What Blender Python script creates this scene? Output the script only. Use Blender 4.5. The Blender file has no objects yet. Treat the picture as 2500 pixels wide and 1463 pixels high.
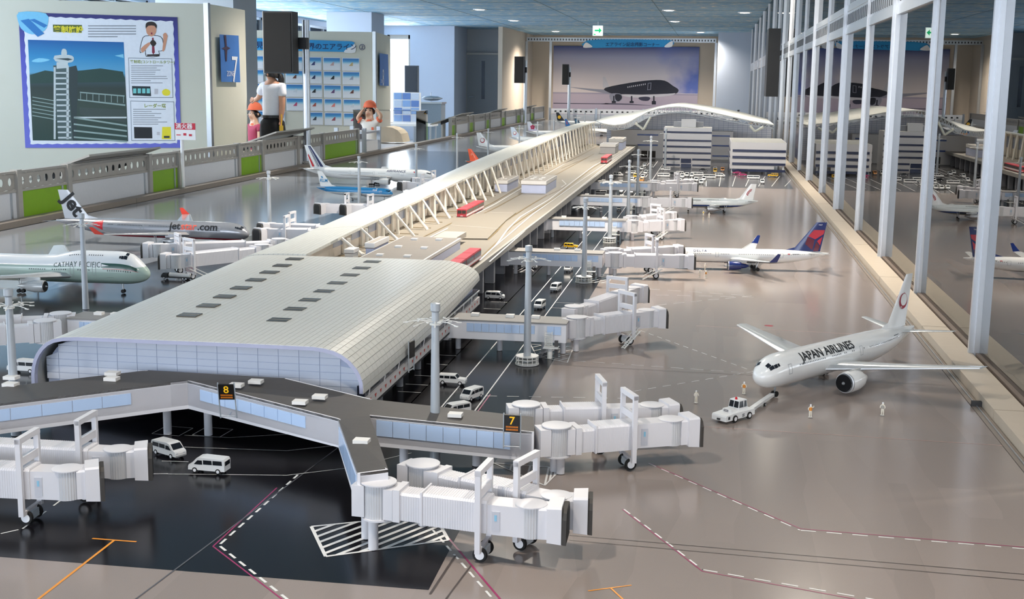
import bpy, bmesh, math, random
from mathutils import Vector, Matrix
R=math.radians; pi=math.pi
random.seed(7)
S=bpy.context.scene; COL=S.collection
# ------------------------------------------------------------------ camera
FPX=3050.; CXP,CYP=1250.,731.5; CAMZ=1.35; Z0=.58
def _n(v): return Vector(v).normalized()
_fw=_n((1747-CXP,CYP-208,FPX))
_up=-_n((-230.,-((1747-CXP)*-230.+FPX*FPX)/(CYP-208),FPX))
_rt=_up.cross(_fw)
if _rt.x<0: _rt=-_rt
_rt.normalize()
AX=(_rt,_fw,_up)                                  # world axes seen in (right, up, forward)
cam=bpy.data.cameras.new('camera'); camo=bpy.data.objects.new('camera',cam); COL.objects.link(camo)
cam.sensor_width=36; cam.sensor_fit='HORIZONTAL'; cam.lens=FPX/2500*36; cam.clip_start=.05; cam.clip_end=200
cr=Vector([a[0] for a in AX]); cu=Vector([a[1] for a in AX]); cf=Vector([a[2] for a in AX])
mw=Matrix(((cr.x,cu.x,-cf.x,0),(cr.y,cu.y,-cf.y,0),(cr.z,cu.z,-cf.z,CAMZ),(0,0,0,1)))
camo.matrix_world=mw; S.camera=camo
def ray(px,py):
    v=Vector((px-CXP,CYP-py,FPX)); return Vector((AX[0].dot(v),AX[1].dot(v),AX[2].dot(v)))
def P(px,py,z=Z0):
    r=ray(px,py); t=(z-CAMZ)/r.z; return Vector((r.x*t,r.y*t,z))
def PY(px,py,y):
    r=ray(px,py); t=y/r.y; return Vector((r.x*t,y,CAMZ+r.z*t))
def PX(px,py,x):
    r=ray(px,py); t=x/r.x; return Vector((x,r.y*t,CAMZ+r.z*t))
# ------------------------------------------------------------------ view
S.view_settings.view_transform='Standard'; S.view_settings.look='None'
S.view_settings.exposure=0.25; S.view_settings.gamma=1.0; S.view_settings.use_curve_mapping=False
# ------------------------------------------------------------------ world: bright overcast sky outside the windows
W=bpy.data.worlds.new('sky'); S.world=W; W.use_nodes=True
bg=W.node_tree.nodes['Background']; bg.inputs[0].default_value=(.80,.90,1,1); bg.inputs[1].default_value=2.2
# ------------------------------------------------------------------ large lights: daylight that comes in through the windows
CEIL=2.6
def area(name,loc,rot,sx,sy,power,col,spread=180):
    l=bpy.data.lights.new(name,'AREA'); l.shape='RECTANGLE'; l.size=sx; l.size_y=sy; l.energy=power; l.color=col; l.spread=R(spread)
    o=bpy.data.objects.new(name,l); COL.objects.link(o); o.location=loc; o.rotation_euler=rot; return o
DAY=(.84,.92,1.0)
for i,y in enumerate((1,5,9,13,17,21,25)):
    area('window_daylight',(-8.3,y,1.75),(0,R(-90),0),1.4,3.4,100,DAY)
area('window_daylight',(-3,-4.7,1.7),(R(90),0,0),9,1.5,165,(.82,.88,1.0))
# ceiling lamps: (x, y, power)
LAMPS=[]
for y,pw in ((-2.3,20),(1.4,13),(5.4,54),(9.5,48),(13.6,50),(17.7,50)): LAMPS+=[(-.85,y,pw),(-4.1,y,pw*.6)]
LAMPS+=[(-4.1,21.9,30),(-4.1,25.7,30),(-.83,21.9,40),(-.85,25.7,40),(-3.9,30.9,110),(-.4,30.9,110),(.45,22.5,20)]
LAMPS+=[(.5,-2.3,14),(.5,1.6,12),(.5,5.6,20),(.5,9.5,18),(.5,13.6,22)]
LAMPS+=[(2.1,3.2,55),(2.1,8.2,55),(2.1,13.2,55)]  # extra unseen lamps, added to brighten the room beyond the glass and the concourse
# ------------------------------------------------------------------ helpers
def lin(c):
    if isinstance(c,str):
        c=c.lstrip('#'); c=[int(c[i:i+2],16)/255 for i in (0,2,4)]
        c=[x/12.92 if x<=.04045 else ((x+.055)/1.055)**2.4 for x in c]
    return (c[0],c[1],c[2],1)
MATS={}
def mat(name,col,rough=.5,metal=0.,spec=.5,noise=.06,scale=30.,bump=0.,emit=0.,coat=0.,alpha=1.):
    if name in MATS: return MATS[name]
    m=bpy.data.materials.new(name); m.use_nodes=True; nt=m.node_tree; N=nt.nodes; L=nt.links
    b=N['Principled BSDF']; b.inputs['Roughness'].default_value=rough; b.inputs['Metallic'].default_value=metal
    b.inputs['Specular IOR Level'].default_value=spec; b.inputs['Coat Weight'].default_value=coat; b.inputs['Coat Roughness'].default_value=.08
    b.inputs['Alpha'].default_value=alpha
    c=lin(col); m.diffuse_color=c
    tc=N.new('ShaderNodeTexCoord'); nz=N.new('ShaderNodeTexNoise'); nz.inputs['Scale'].default_value=scale; nz.inputs['Detail'].default_value=3
    L.new(tc.outputs['Object'],nz.inputs['Vector'])
    mx=N.new('ShaderNodeMix'); mx.data_type='RGBA'
    mx.inputs[6].default_value=tuple(x*(1-noise) for x in c[:3])+(1,); mx.inputs[7].default_value=tuple(min(1,x*(1+noise)) for x in c[:3])+(1,)
    L.new(nz.outputs[0],mx.inputs[0]); L.new(mx.outputs[2],b.inputs['Base Color'])
    if bump:
        bp=N.new('ShaderNodeBump'); bp.inputs['Strength'].default_value=bump; bp.inputs['Distance'].default_value=.002
        L.new(nz.outputs[0],bp.inputs['Height']); L.new(bp.outputs[0],b.inputs['Normal'])
    if emit:
        b.inputs['Emission Color'].default_value=c; b.inputs['Emission Strength'].default_value=emit
    MATS[name]=m; return m
def zramp(name,stops,axis=2,rough=.35,coat=.3,const=True,coord='Object',emit=0):
    """paint scheme by height/length in object space"""
    if name in MATS: return MATS[name]
    m=mat(name,stops[0][1],rough,coat=coat); nt=m.node_tree; N=nt.nodes; L=nt.links; b=N['Principled BSDF']
    tc=N.new('ShaderNodeTexCoord'); sp=N.new('ShaderNodeSeparateXYZ'); L.new(tc.outputs[coord],sp.inputs[0])
    lo=stops[0][0]; hi=stops[-1][0]
    mr=N.new('ShaderNodeMapRange'); mr.inputs[1].default_value=lo; mr.inputs[2].default_value=hi; L.new(sp.outputs[axis],mr.inputs[0])
    cr=N.new('ShaderNodeValToRGB'); cr.color_ramp.interpolation='CONSTANT' if const else 'LINEAR'
    e=cr.color_ramp.elements
    while len(e)<len(stops): e.new(.5)
    for k,(p,c) in enumerate(stops): e[k].position=(p-lo)/(hi-lo); e[k].color=lin(c)
    L.new(mr.outputs[0],cr.inputs[0]); L.new(cr.outputs[0],b.inputs['Base Color'])
    if emit: L.new(cr.outputs[0],b.inputs['Emission Color']); b.inputs['Emission Strength'].default_value=emit
    return m
class MB:
    def __init__(s): s.v=[]; s.f=[]
    def add(s,vs,fs):
        o=len(s.v); s.v+=[tuple(v) for v in vs]; s.f+=[tuple(i+o for i in f) for f in fs]; return s
    def box(s,c,d,rz=0,rot=None):
        x,y,z=[k/2 for k in d]; vs=[Vector((sx*x,sy*y,sz*z)) for sx,sy,sz in ((-1,-1,-1),(1,-1,-1),(1,1,-1),(-1,1,-1),(-1,-1,1),(1,-1,1),(1,1,1),(-1,1,1))]
        m=rot if rot is not None else Matrix.Rotation(rz,3,'Z')
        return s.add([m@v+Vector(c) for v in vs],[(0,3,2,1),(4,5,6,7),(0,1,5,4),(1,2,6,5),(2,3,7,6),(3,0,4,7)])
    def lohi(s,a,b): return s.box([(a[i]+b[i])/2 for i in range(3)],[abs(b[i]-a[i]) for i in range(3)])
    def prism(s,poly,z0,z1):
        n=len(poly); vs=[(p[0],p[1],z0) for p in poly]+[(p[0],p[1],z1) for p in poly]
        return s.add(vs,[tuple(range(n))[::-1],tuple(range(n,2*n))]+[(i,(i+1)%n,n+(i+1)%n,n+i) for i in range(n)])
    def slab(s,poly3,t):
        """polygon in space thickened along its normal"""
        ps=[Vector(p) for p in poly3]; nrm=(ps[1]-ps[0]).cross(ps[2]-ps[0]).normalized()*t; n=len(ps)
        return s.add(ps+[p+nrm for p in ps],[tuple(range(n))[::-1],tuple(range(n,2*n))]+[(i,(i+1)%n,n+(i+1)%n,n+i) for i in range(n)])
    def extr(s,prof,y0,y1):
        """profile in x,z extruded along y"""
        n=len(prof); vs=[(p[0],y0,p[1]) for p in prof]+[(p[0],y1,p[1]) for p in prof]
        return s.add(vs,[tuple(range(n)),tuple(range(n,2*n))[::-1]]+[(i,n+i,n+(i+1)%n,(i+1)%n) for i in range(n)])
    def tube(s,p0,p1,r0,r1=None,n=10,cap=True):
        p0=Vector(p0);p1=Vector(p1); r1=r0 if r1 is None else r1; d=(p1-p0).normalized()
        a=d.orthogonal().normalized(); b=d.cross(a); vs=[]
        for p,r in ((p0,r0),(p1,r1)):
            for i in range(n):
                t=2*pi*i/n; vs.append(p+(a*math.cos(t)+b*math.sin(t))*r)
        fs=[(i,(i+1)%n,n+(i+1)%n,n+i) for i in range(n)]
        if cap: fs+=[tuple(range(n))[::-1],tuple(range(n,2*n))]
        return s.add(vs,fs)
    def loft(s,rings,cap=True,closed=True):
        n=len(rings[0]); vs=[v for r in rings for v in r]; fs=[]
        for k in range(len(rings)-1):
            for i in range(n if closed else n-1):
                j=(i+1)%n; fs.append((k*n+i,k*n+j,(k+1)*n+j,(k+1)*n+i))
        if cap and closed: fs+=[tuple(range(n))[::-1],tuple(range((len(rings)-1)*n,len(rings)*n))]
        return s.add(vs,fs)
    def lathe(s,prof,n=16,c=(0,0,0),axis='z'):
        rings=[]
        for r,h in prof:
            ring=[]
            for i in range(n):
                t=2*pi*i/n; a,b=r*math.cos(t),r*math.sin(t)
                ring.append((c[0]+a,c[1]+b,c[2]+h) if axis=='z' else (c[0]+h,c[1]+a,c[2]+b) if axis=='x' else (c[0]+b,c[1]+h,c[2]+a))
            rings.append(ring)
        return s.loft(rings)
    def mesh(s,name,smooth=False):
        me=bpy.data.meshes.new(name); me.from_pydata(s.v,[],s.f); me.update()
        bm=bmesh.new(); bm.from_mesh(me); bmesh.ops.recalc_face_normals(bm,faces=bm.faces); bm.to_mesh(me); bm.free()
        if smooth:
            me.polygons.foreach_set('use_smooth',[True]*len(me.polygons)); 
            try: me.set_sharp_from_angle(angle=R(38))
            except Exception: pass
        return me
def tag(o,label=None,cat=None,group=None,kind=None):
    if label: o['label']=label
    if cat: o['category']=cat
    if group: o['group']=group
    if kind: o['kind']=kind
    return o
def obj(name,mb,m,parent=None,smooth=False,loc=None,rz=0,label=None):
    me=mb.mesh(name,smooth) if isinstance(mb,MB) else mb
    o=bpy.data.objects.new(name,me); COL.objects.link(o)
    if m is not None and not me.materials: me.materials.append(m)
    if parent: o.parent=parent
    if loc is not None: o.location=loc
    if rz: o.rotation_euler=(0,0,rz)
    if label: o['label']=label
    return o
def thing(name,label,cat,loc=(0,0,0),rz=0,group=None,kind=None):
    o=bpy.data.objects.new(name,None); COL.objects.link(o); o.empty_display_size=.05
    o.location=loc; o.rotation_euler=(0,0,rz); return tag(o,label,cat,group,kind)
def kids(o): return [c for c in bpy.data.objects if c.parent==o]
def dup(root,loc,rz,label=None,group=None,tree=None):
    def cp(o,par):
        c=o.copy(); COL.objects.link(c); c.parent=par
        for ch in o.children: cp(ch,c)
        return c
    r=cp(root,None); r.location=loc; r.rotation_euler=(0,0,rz)
    if label: r['label']=label
    if group: r['group']=group
    return r
_TX={}
def text2d(s,size,bold=0.,shear=0.,sub=0,align='LEFT',space=1.):
    """flat glyph outlines -> (verts 2d, faces)"""
    k=(s,size,bold,shear,sub,align,space)
    if k in _TX: return _TX[k]
    c=bpy.data.curves.new('glyphs','FONT'); c.body=s; c.size=size; c.resolution_u=3; c.offset=bold*size; c.shear=shear; c.align_x=align; c.space_character=space
    o=bpy.data.objects.new('glyphs',c); COL.objects.link(o)
    bpy.context.view_layer.update()
    me=bpy.data.meshes.new_from_object(o.evaluated_get(bpy.context.evaluated_depsgraph_get()))
    bm=bmesh.new(); bm.from_mesh(me); bmesh.ops.remove_doubles(bm,verts=bm.verts,dist=size*1e-4)
    if sub: bmesh.ops.subdivide_edges(bm,edges=[e for e in bm.edges if e.calc_length()>sub],cuts=2); bmesh.ops.triangulate(bm,faces=bm.faces)
    bm.verts.index_update(); r=([(v.co.x,v.co.y) for v in bm.verts],[tuple(v.index for v in f.verts) for f in bm.faces])
    bm.free(); bpy.data.objects.remove(o); bpy.data.curves.remove(c); bpy.data.meshes.remove(me); _TX[k]=r; return r
def flat_text(s,size,o,u,v,**k):
    """MB with text laid in the plane o + a*u + b*v"""
    vs,fs=text2d(s,size,**k); o=Vector(o);u=Vector(u);v=Vector(v)
    return MB().add([o+u*a+v*b for a,b in vs],fs)
# ================================================================== materials shared
WHITE=mat('white paint','#eeeef0',.35,noise=.02); CREAM=mat('cream panel','#d8d6c8',.7,noise=.03,scale=4)
ALU=mat('brushed aluminium','#b9bec4',.32,.85,noise=.05,scale=60); ALU_D=mat('grey anodised aluminium','#a9a6a1',.45,.15,noise=.06)
BLACK=mat('black plastic','#0a0a0c',.42,noise=.1); DARK=mat('dark grey plastic','#2c2c2e',.5); GREEN=mat('lime green panel','#7fae16',.5)
RUBBER=mat('black rubber','#0c0c0c',.7)
def glass(name,ior=1.5,tint=(1,1,1,1),rough=0.):
    if name in MATS: return MATS[name]
    m=bpy.data.materials.new(name); m.use_nodes=True; N=m.node_tree.nodes; L=m.node_tree.links; N.clear()
    o=N.new('ShaderNodeOutputMaterial'); mx=N.new('ShaderNodeMixShader'); f=N.new('ShaderNodeFresnel'); f.inputs[0].default_value=ior
    t=N.new('ShaderNodeBsdfTransparent'); t.inputs[0].default_value=tint; g=N.new('ShaderNodeBsdfGlossy'); g.inputs['Roughness'].default_value=rough
    L.new(f.outputs[0],mx.inputs[0]); L.new(t.outputs[0],mx.inputs[1]); L.new(g.outputs[0],mx.inputs[2]); L.new(mx.outputs[0],o.inputs[0])
    MATS[name]=m; return m
GLASS=glass('clear glass',1.5); PARTGLASS=glass('partition glass',9.0,(.88,.85,.83,1))
def struct(name,mb,m,parent=None,label=None):
    o=obj(name,mb,m,parent)
    if not parent: tag(o,label,None,None,'structure')
    return o
# ================================================================== room shell
X0,X1,Y0,Y1=-8.5,3.4,-5.,33.6
struct('floor',MB().lohi((X0-.2,Y0-.2,-.1),(X1+.2,Y1+.2,0)),mat('grey carpet','#8d8f90',.95,noise=.2,scale=200,bump=.4),label='grey carpet floor of the exhibition hall')
cm=mat('cloud print ceiling','#5f8ea0',.8)
nt=cm.node_tree; N=nt.nodes; L=nt.links; b=N['Principled BSDF']
tc=N.new('ShaderNodeTexCoord'); mp=N.new('ShaderNodeMapping'); mp.inputs['Scale'].default_value=(2.6,1.3,1); L.new(tc.outputs['Object'],mp.inputs[0])
n1=N.new('ShaderNodeTexNoise'); n1.inputs['Scale'].default_value=2.6; n1.inputs['Detail'].default_value=6; n1.inputs['Roughness'].default_value=.66; L.new(mp.outputs[0],n1.inputs[0])
r1=N.new('ShaderNodeValToRGB'); e=r1.color_ramp.elements; e[0].position=.36; e[0].color=lin('#6f9cc0'); e[1].position=.70; e[1].color=lin('#d6cec8')
k=e.new(.50); k.color=lin('#82a9c2'); k=e.new(.60); k.color=lin('#9fb4be')
L.new(n1.outputs[0],r1.inputs[0]); L.new(r1.outputs[0],b.inputs['Base Color'])
ce=struct('ceiling',MB().lohi((X0-.2,Y0-.2,CEIL),(X1+.2,Y1+.2,CEIL+.1)),cm,label='blue ceiling printed with pale clouds')
seam=mat('ceiling seam','#52707c',.7)
for y in range(-4,34,2): obj('ceiling_seam',MB().lohi((X0,y-.006,CEIL-.003),(X1,y+.006,CEIL)),seam,ce)
for x in (-6.4,-4.6,-2.8,-1.0,.8): obj('ceiling_seam',MB().lohi((x-.005,Y0,CEIL-.003),(x+.005,Y1,CEIL)),seam,ce)
WALLB=mat('pale blue painted wall','#b9c4d6',.8,noise=.03,scale=3); WALLG=mat('grey painted wall','#a9adb2',.8,noise=.03,scale=3); BEIGE=mat('beige wall','#bfb3a4',.8,noise=.04,scale=3)
# left wall with a band of windows
wl=MB().lohi((X0-.15,Y0,0),(X0,28.5,.85)).lohi((X0-.15,Y0,2.5),(X0,28.5,CEIL))
wy=[-3.6+2.45*i for i in range(14)]
for i,y in enumerate(wy): wl.lohi((X0-.15,y-.16,.85),(X0,y+.16,2.5))
wl.lohi((X0-.15,Y0,.85),(X0,-3.7,2.5))
struct('wall_left',wl,WALLB,label='pale wall with a long band of windows at the far left')
BL=mat('white blind slats','#e8ecf2',.6)
for i in range(13):
    y0,y1=wy[i]+.16,wy[i+1]-.16
    w=struct('window_%d'%(i+1),MB().lohi((X0-.10,y0,.85),(X0-.04,y0+.05,2.5)).lohi((X0-.10,y1-.05,.85),(X0-.04,y1,2.5)).lohi((X0-.10,y0,.85),(X0-.04,y1,.9)).lohi((X0-.10,y0,2.45),(X0-.04,y1,2.5)).lohi((X0-.10,(y0+y1)/2-.02,.9),(X0-.04,(y0+y1)/2+.02,2.45)),ALU,label='aluminium framed window in the left wall')
    obj('pane',MB().lohi((X0-.075,y0+.05,.9),(X0-.068,y1-.05,2.45)),GLASS,w)
    if i in (6,7,8,9):
        bl=MB()
        for q in range(10): bl.box((X0-.015,(y0+y1)/2,2.46-.045*q),(.024,y1-y0-.06,.003),rot=Matrix.Rotation(R(35),3,'Y'))
        tag(obj('blind',bl,BL,w),'white horizontal blind slats, half raised',kind='stuff')
# back wall, left part with tall window
YB=28.5
wx0,wx1=PY(945,100,YB).x,PY(1001,100,YB).x; wz1=PY(970,85,YB).z
wb=MB().lohi((X0,YB,0),(wx0,YB+.15,CEIL)).lohi((wx1,YB,0),(-5.92,YB+.15,CEIL)).lohi((wx0,YB,wz1),(wx1,YB+.15,CEIL)).lohi((wx0,YB,0),(wx1,YB+.15,.35))
wb.lohi((-6.0,YB+.15,0),(-5.92,29.99,CEIL))
struct('wall_back',wb,WALLB,label='pale blue wall at the back left beside the tall window')
w=struct('window_14',MB().lohi((wx0,YB+.05,.35),(wx0+.05,YB+.1,wz1)).lohi((wx1-.05,YB+.05,.35),(wx1,YB+.1,wz1)).lohi((wx0,YB+.05,wz1-.09),(wx1,YB+.1,wz1)).lohi((wx0,YB+.05,.35),(wx1,YB+.1,.4)),ALU_D,label='tall narrow bright window in the back wall')
obj('pane',MB().lohi((wx0+.05,YB+.07,.4),(wx1-.05,YB+.078,wz1-.09)),GLASS,w)
area('window_daylight',((wx0+wx1)/2,YB-.05,1.45),(R(-90),0,0),wx1-wx0-.1,2.0,60,DAY)
struct('wall_recess',MB().lohi((-6.0,30,0),(-4.88,30.12,CEIL)),WALLG,label='grey recessed wall around the door')
d0,d1,dz=PY(1140,200,29.95).x,PY(1220,200,29.95).x,PY(1180,134,29.95).z
d=struct('door_1',MB().lohi((d0,29.93,0),(d1,29.99,dz)),mat('grey steel door','#8b9095',.5),label='grey steel door with a narrow window')
obj('window',MB().lohi((d0+.36,29.922,.95),(d0+.44,29.932,1.85)),mat('dark glass','#20262c',.1),d)
obj('door_handle',MB().tube((d0+.09,29.92,1.0),(d0+.09,29.86,1.0),.012).tube((d0+.09,29.86,1.0),(d0+.2,29.86,1.0),.012),ALU,d)
obj('door_frame',MB().lohi((d0-.05,29.92,0),(d0,29.99,dz+.05)).lohi((d1,29.92,0),(d1+.05,29.99,dz+.05)).lohi((d0,29.92,dz),(d1,29.99,dz+.05)),ALU_D,d)
wr=struct('wall_niche',MB().lohi((-4.94,YB+.2,0),(-4.84,Y1-.05,CEIL)).lohi((-4.9,Y1-.05,0),(.2,Y1+.05,CEIL)),BEIGE,label='beige wall of the photo corner')
struct('wall_end',MB().lohi((.02,31.1,0),(.14,Y1-.06,CEIL)).lohi((.02,31,0),(X1,31.1,CEIL)),WALLB,label='pale blue end wall right of the mural')
struct('wall_right',MB().lohi((X1,Y0,0),(X1+.15,31,CEIL)),mat('taupe wall','#a8998d',.8,noise=.05,scale=2),label='taupe wall of the room beyond the glass')
struct('wall_front',MB().lohi((X0,Y0-.15,0),(X1,Y0,.8)).lohi((X0,Y0-.15,2.5),(X1,Y0,CEIL)).lohi((X0,Y0-.15,.8),(-7.6,Y0,2.5)).lohi((1.6,Y0-.15,.8),(X1,Y0,2.5)),WALLG,label='grey wall with a wide window opposite')
for nm,a,b in (('pillar',(380,570),17.),('pillar',(797,907),23.)):
    xa,xb=PY(a[0],40,b).x,PY(a[1],40,b).x
    tag(obj('concrete_pillar',MB().lohi((xa,b,0),(xb,b+.9,CEIL)),WALLG if b<20 else WALLB),'broad grey pillar rising behind the control tower poster board' if b<20 else 'broad white pillar rising behind the airline photo board','pillar')
# mural, banner, frame of the photo corner
YM=Y1-.06
ma,mb_=PY(1352,112,YM),PY(1708,112,YM); zt=ma.z; zb=.45; xa,xb=ma.x,mb_.x
mm=mat('mural sky print','#9aa3c0',.55)
nt=mm.node_tree; N=nt.nodes; L=nt.links; b=N['Principled BSDF']
tc=N.new('ShaderNodeTexCoord'); sp=N.new('ShaderNodeSeparateXYZ'); L.new(tc.outputs['Object'],sp.inputs[0])
mr=N.new('ShaderNodeMapRange'); mr.inputs[1].default_value=zb; mr.inputs[2].default_value=zt; L.new(sp.outputs[2],mr.inputs[0])
rz=N.new('ShaderNodeValToRGB'); e=rz.color_ramp.elements; e[0].position=0; e[0].color=lin('#8f87a0'); e[1].position=1; e[1].color=lin('#3f4f86')
for p,c in ((.20,'#a79cae'),(.33,'#b6aab8'),(.345,'#8f8ba6'),(.36,'#d8cdcd'),(.6,'#d4ccd2'),(.85,'#a6a7c2')): q=e.new(p); q.color=lin(c)
L.new(mr.outputs[0],rz.inputs[0])
nz=N.new('ShaderNodeTexNoise'); nz.inputs['Scale'].default_value=.9; nz.inputs['Detail'].default_value=5; L.new(tc.outputs['Object'],nz.inputs[0])
mrx=N.new('ShaderNodeMapRange'); mrx.inputs[1].default_value=xa+1.3; mrx.inputs[2].default_value=xb+.4; L.new(sp.outputs[0],mrx.inputs[0])
mu=N.new('ShaderNodeMath'); mu.operation='MULTIPLY'; L.new(nz.outputs[0],mu.inputs[0]); L.new(mrx.outputs[0],mu.inputs[1])
rb=N.new('ShaderNodeValToRGB'); rb.color_ramp.elements[0].position=.25; rb.color_ramp.elements[1].position=.5; L.new(mu.outputs[0],rb.inputs[0])
gt=N.new('ShaderNodeMath'); gt.operation='GREATER_THAN'; gt.inputs[1].default_value=.36; L.new(mr.outputs[0],gt.inputs[0])
mu2=N.new('ShaderNodeMath'); mu2.operation='MULTIPLY'; L.new(rb.outputs[0],mu2.inputs[0]); L.new(gt.outputs[0],mu2.inputs[1])
mx=N.new('ShaderNodeMix'); mx.data_type='RGBA'; mx.inputs[7].default_value=lin('#5f74c0'); L.new(mu2.outputs[0],mx.inputs[0]); L.new(rz.outputs[0],mx.inputs[6]); L.new(mx.outputs[2],b.inputs['Base Color'])
mu_=thing('photo_mural','large wall mural of a black airliner parked on an apron under clouds','mural')
obj('print',MB().lohi((xa,YM-.02,zb),(xb,YM,zt)),mm,mu_)
def onm(pts,name,m,off=.022,y=YM):
    vs=[PY(px,py,y-off) for px,py in pts]; return obj(name,MB().add(vs,[tuple(range(len(vs)))]),m,mu_)
def smooth_poly(pts,n=3):
    out=[];m=len(pts)
    for i in range(m):
        p0,p1,p2,p3=pts[i-1],pts[i],pts[(i+1)%m],pts[(i+2)%m]
        for k in range(n):
            t=k/n; out.append(tuple(.5*((2*p1[j])+(-p0[j]+p2[j])*t+(2*p0[j]-5*p1[j]+4*p2[j]-p3[j])*t*t+(-p0[j]+3*p1[j]-3*p2[j]+p3[j])*t**3) for j in (0,1)))
    return out
MBLK=mat('printed black','#1c1f30',.5); MGRY=mat('printed grey','#8e90a0',.5); MLIT=mat('printed pale grey','#c9c7cf',.5); MDK=mat('printed dark grey','#34344a',.5)
cr_=lambda x,y:(1100+x*.3349,y*.3349)
onm([cr_(*p) for p in ((1110,560),(1128,560),(1160,640),(1110,640))],'tail_print',MLIT,.021)
onm([cr_(*p) for p in ((840,632),(1060,650),(1250,660),(1240,690),(1150,685),(1060,668))],'wing_print',MGRY,.0225)
onm(smooth_poly([cr_(*p) for p in ((1130,640),(1300,605),(1460,585),(1560,588),(1620,625),(1662,655),(1640,685),(1560,700),(1400,708),(1230,695),(1140,668)) ]),'fuselage_print',MBLK,.023)
onm(smooth_poly([cr_(*p) for p in ((1240,688),(1400,690),(1580,684),(1640,680),(1600,697),(1440,712),(1300,708))]),'belly_print',MLIT,.024)
onm(smooth_poly([cr_(*p) for p in ((1160,690),(1200,680),(1245,688),(1250,725),(1215,745),(1170,735))]),'engine_print',MGRY,.0245)
onm(smooth_poly([cr_(*p) for p in ((1200,690),(1235,688),(1250,712),(1228,738),(1204,728))]),'intake_print',MBLK,.025)
onm(smooth_poly([cr_(*p) for p in ((1370,712),(1420,705),(1455,712),(1440,735),(1390,732))]),'engine_print',MDK,.0245)
for gx in (1320,1482,1190): onm([cr_(*p) for p in ((gx-5,700),(gx+5,700),(gx+5,735),(gx+15,738),(gx+15,762 if gx>1400 else 752),(gx-15,762 if gx>1400 else 752),(gx-15,738),(gx-5,735))],'gear_print',MBLK,.0246)
onm([cr_(*p) for p in ((1130,752),(1300,757),(1500,772),(1300,764),(1100,760))],'shadow_print',MDK,.0215)
onm([cr_(*p) for p in ((750,750),(1150,755),(1150,760),(750,756))],'ground_line_print',MDK,.0215)
for i in range(10): 
    gx=1290+i*14; onm([cr_(*p) for p in ((gx,630-i*2.4),(gx+6,629-i*2.4),(gx+6,640-i*2.4),(gx,641-i*2.4))],'window_print',MLIT,.0246)
onm([cr_(*p) for p in ((1438,606),(1464,602),(1460,655),(1434,657))],'door_print',MGRY,.0243); onm([cr_(*p) for p in ((1442,609),(1460,606),(1456,652),(1438,653))],'door_print',MBLK,.0247)
fr=thing('truss_frame','silver perforated truss frame around the mural photo corner','frame')
YF=32.2
zf1,zf0=PY(1300,91,YF).z,PY(1300,101,YF).z; fx0,fx1=PY(1286,95,YF).x,PY(1749,95,YF).x
obj('beam',MB().lohi((fx0,YF,zf0),(fx1,YF+.05,zf1)),ALU,fr)
hb=MB()
for i in range(64):
    x=fx0+.05+(fx1-fx0-.1)*i/63; hb.lohi((x-.014,YF-.003,zf0+.03),(x+.014,YF,zf1-.03))
tag(obj('perforation',hb,DARK,fr),kind='stuff')
for x in (fx0,fx0+.62,fx1): obj('post',MB().lohi((x-.03,YF,0),(x+.03,YF+.06,zf0)),ALU,fr)
bn=thing('corner_banner','blue banner with white cloud ends reading a photo corner title','banner')
YN=YF-.04
obj('board',MB().slab([PY(*p,YN) for p in smooth_poly([(1425,116),(1433,99),(1500,96),(1600,97),(1642,99),(1640,113),(1600,115),(1500,116)],2)],.01),mat('banner blue','#2f9bd8',.5),bn)
c0=PY(1478,112,YN-.02); obj('title',flat_text('エアライン記念撮影コーナー',.105,c0,(1,0,0),(0,0,1),bold=.008),mat('banner navy ink','#22305e',.5),bn)
obj('cloud',MB().slab([PY(*p,YN-.012) for p in smooth_poly([(1424,116),(1430,104),(1440,108),(1446,115)],3)],.003),WHITE,bn)
obj('cloud',MB().slab([PY(*p,YN-.012) for p in smooth_poly([(1622,115),(1630,106),(1642,100),(1640,114)],3)],.003),WHITE,bn)
# exit sign
ys=26.; ex=thing('exit_sign','green and white emergency exit sign with arrow hanging from the ceiling','sign')
a,c=PY(1447,62,ys),PY(1472,88,ys)
obj('housing',MB().lohi((a.x,ys,c.z),(c.x,ys+.05,a.z)),WHITE,ex)
obj('light_panel',MB().lohi((a.x+.008,ys-.004,c.z+.008),(c.x-.008,ys,a.z-.008)),mat('lit white sign','#e9fff0',.4,emit=1.3),ex)
GRN=mat('lit green sign','#12b36a',.4,emit=1.)
def sg(*p): return [(a.x+(c.x-a.x)*u,ys-.006,c.z+(a.z-c.z)*v) for u,v in p]
obj('arrow',MB().add(sg((.2,.44),(.6,.44),(.6,.25),(.88,.52),(.6,.8),(.6,.6),(.2,.6)),[tuple(range(7))]),GRN,ex)
obj('pictogram',MB().add(sg((.1,.1),(.3,.1),(.3,.2),(.1,.2)),[(0,1,2,3)]),GRN,ex)
obj('rod',MB().tube(((a.x+c.x)/2,ys+.02,a.z-.005),((a.x+c.x)/2,ys+.02,CEIL),.008,n=6),ALU,ex)
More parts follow.
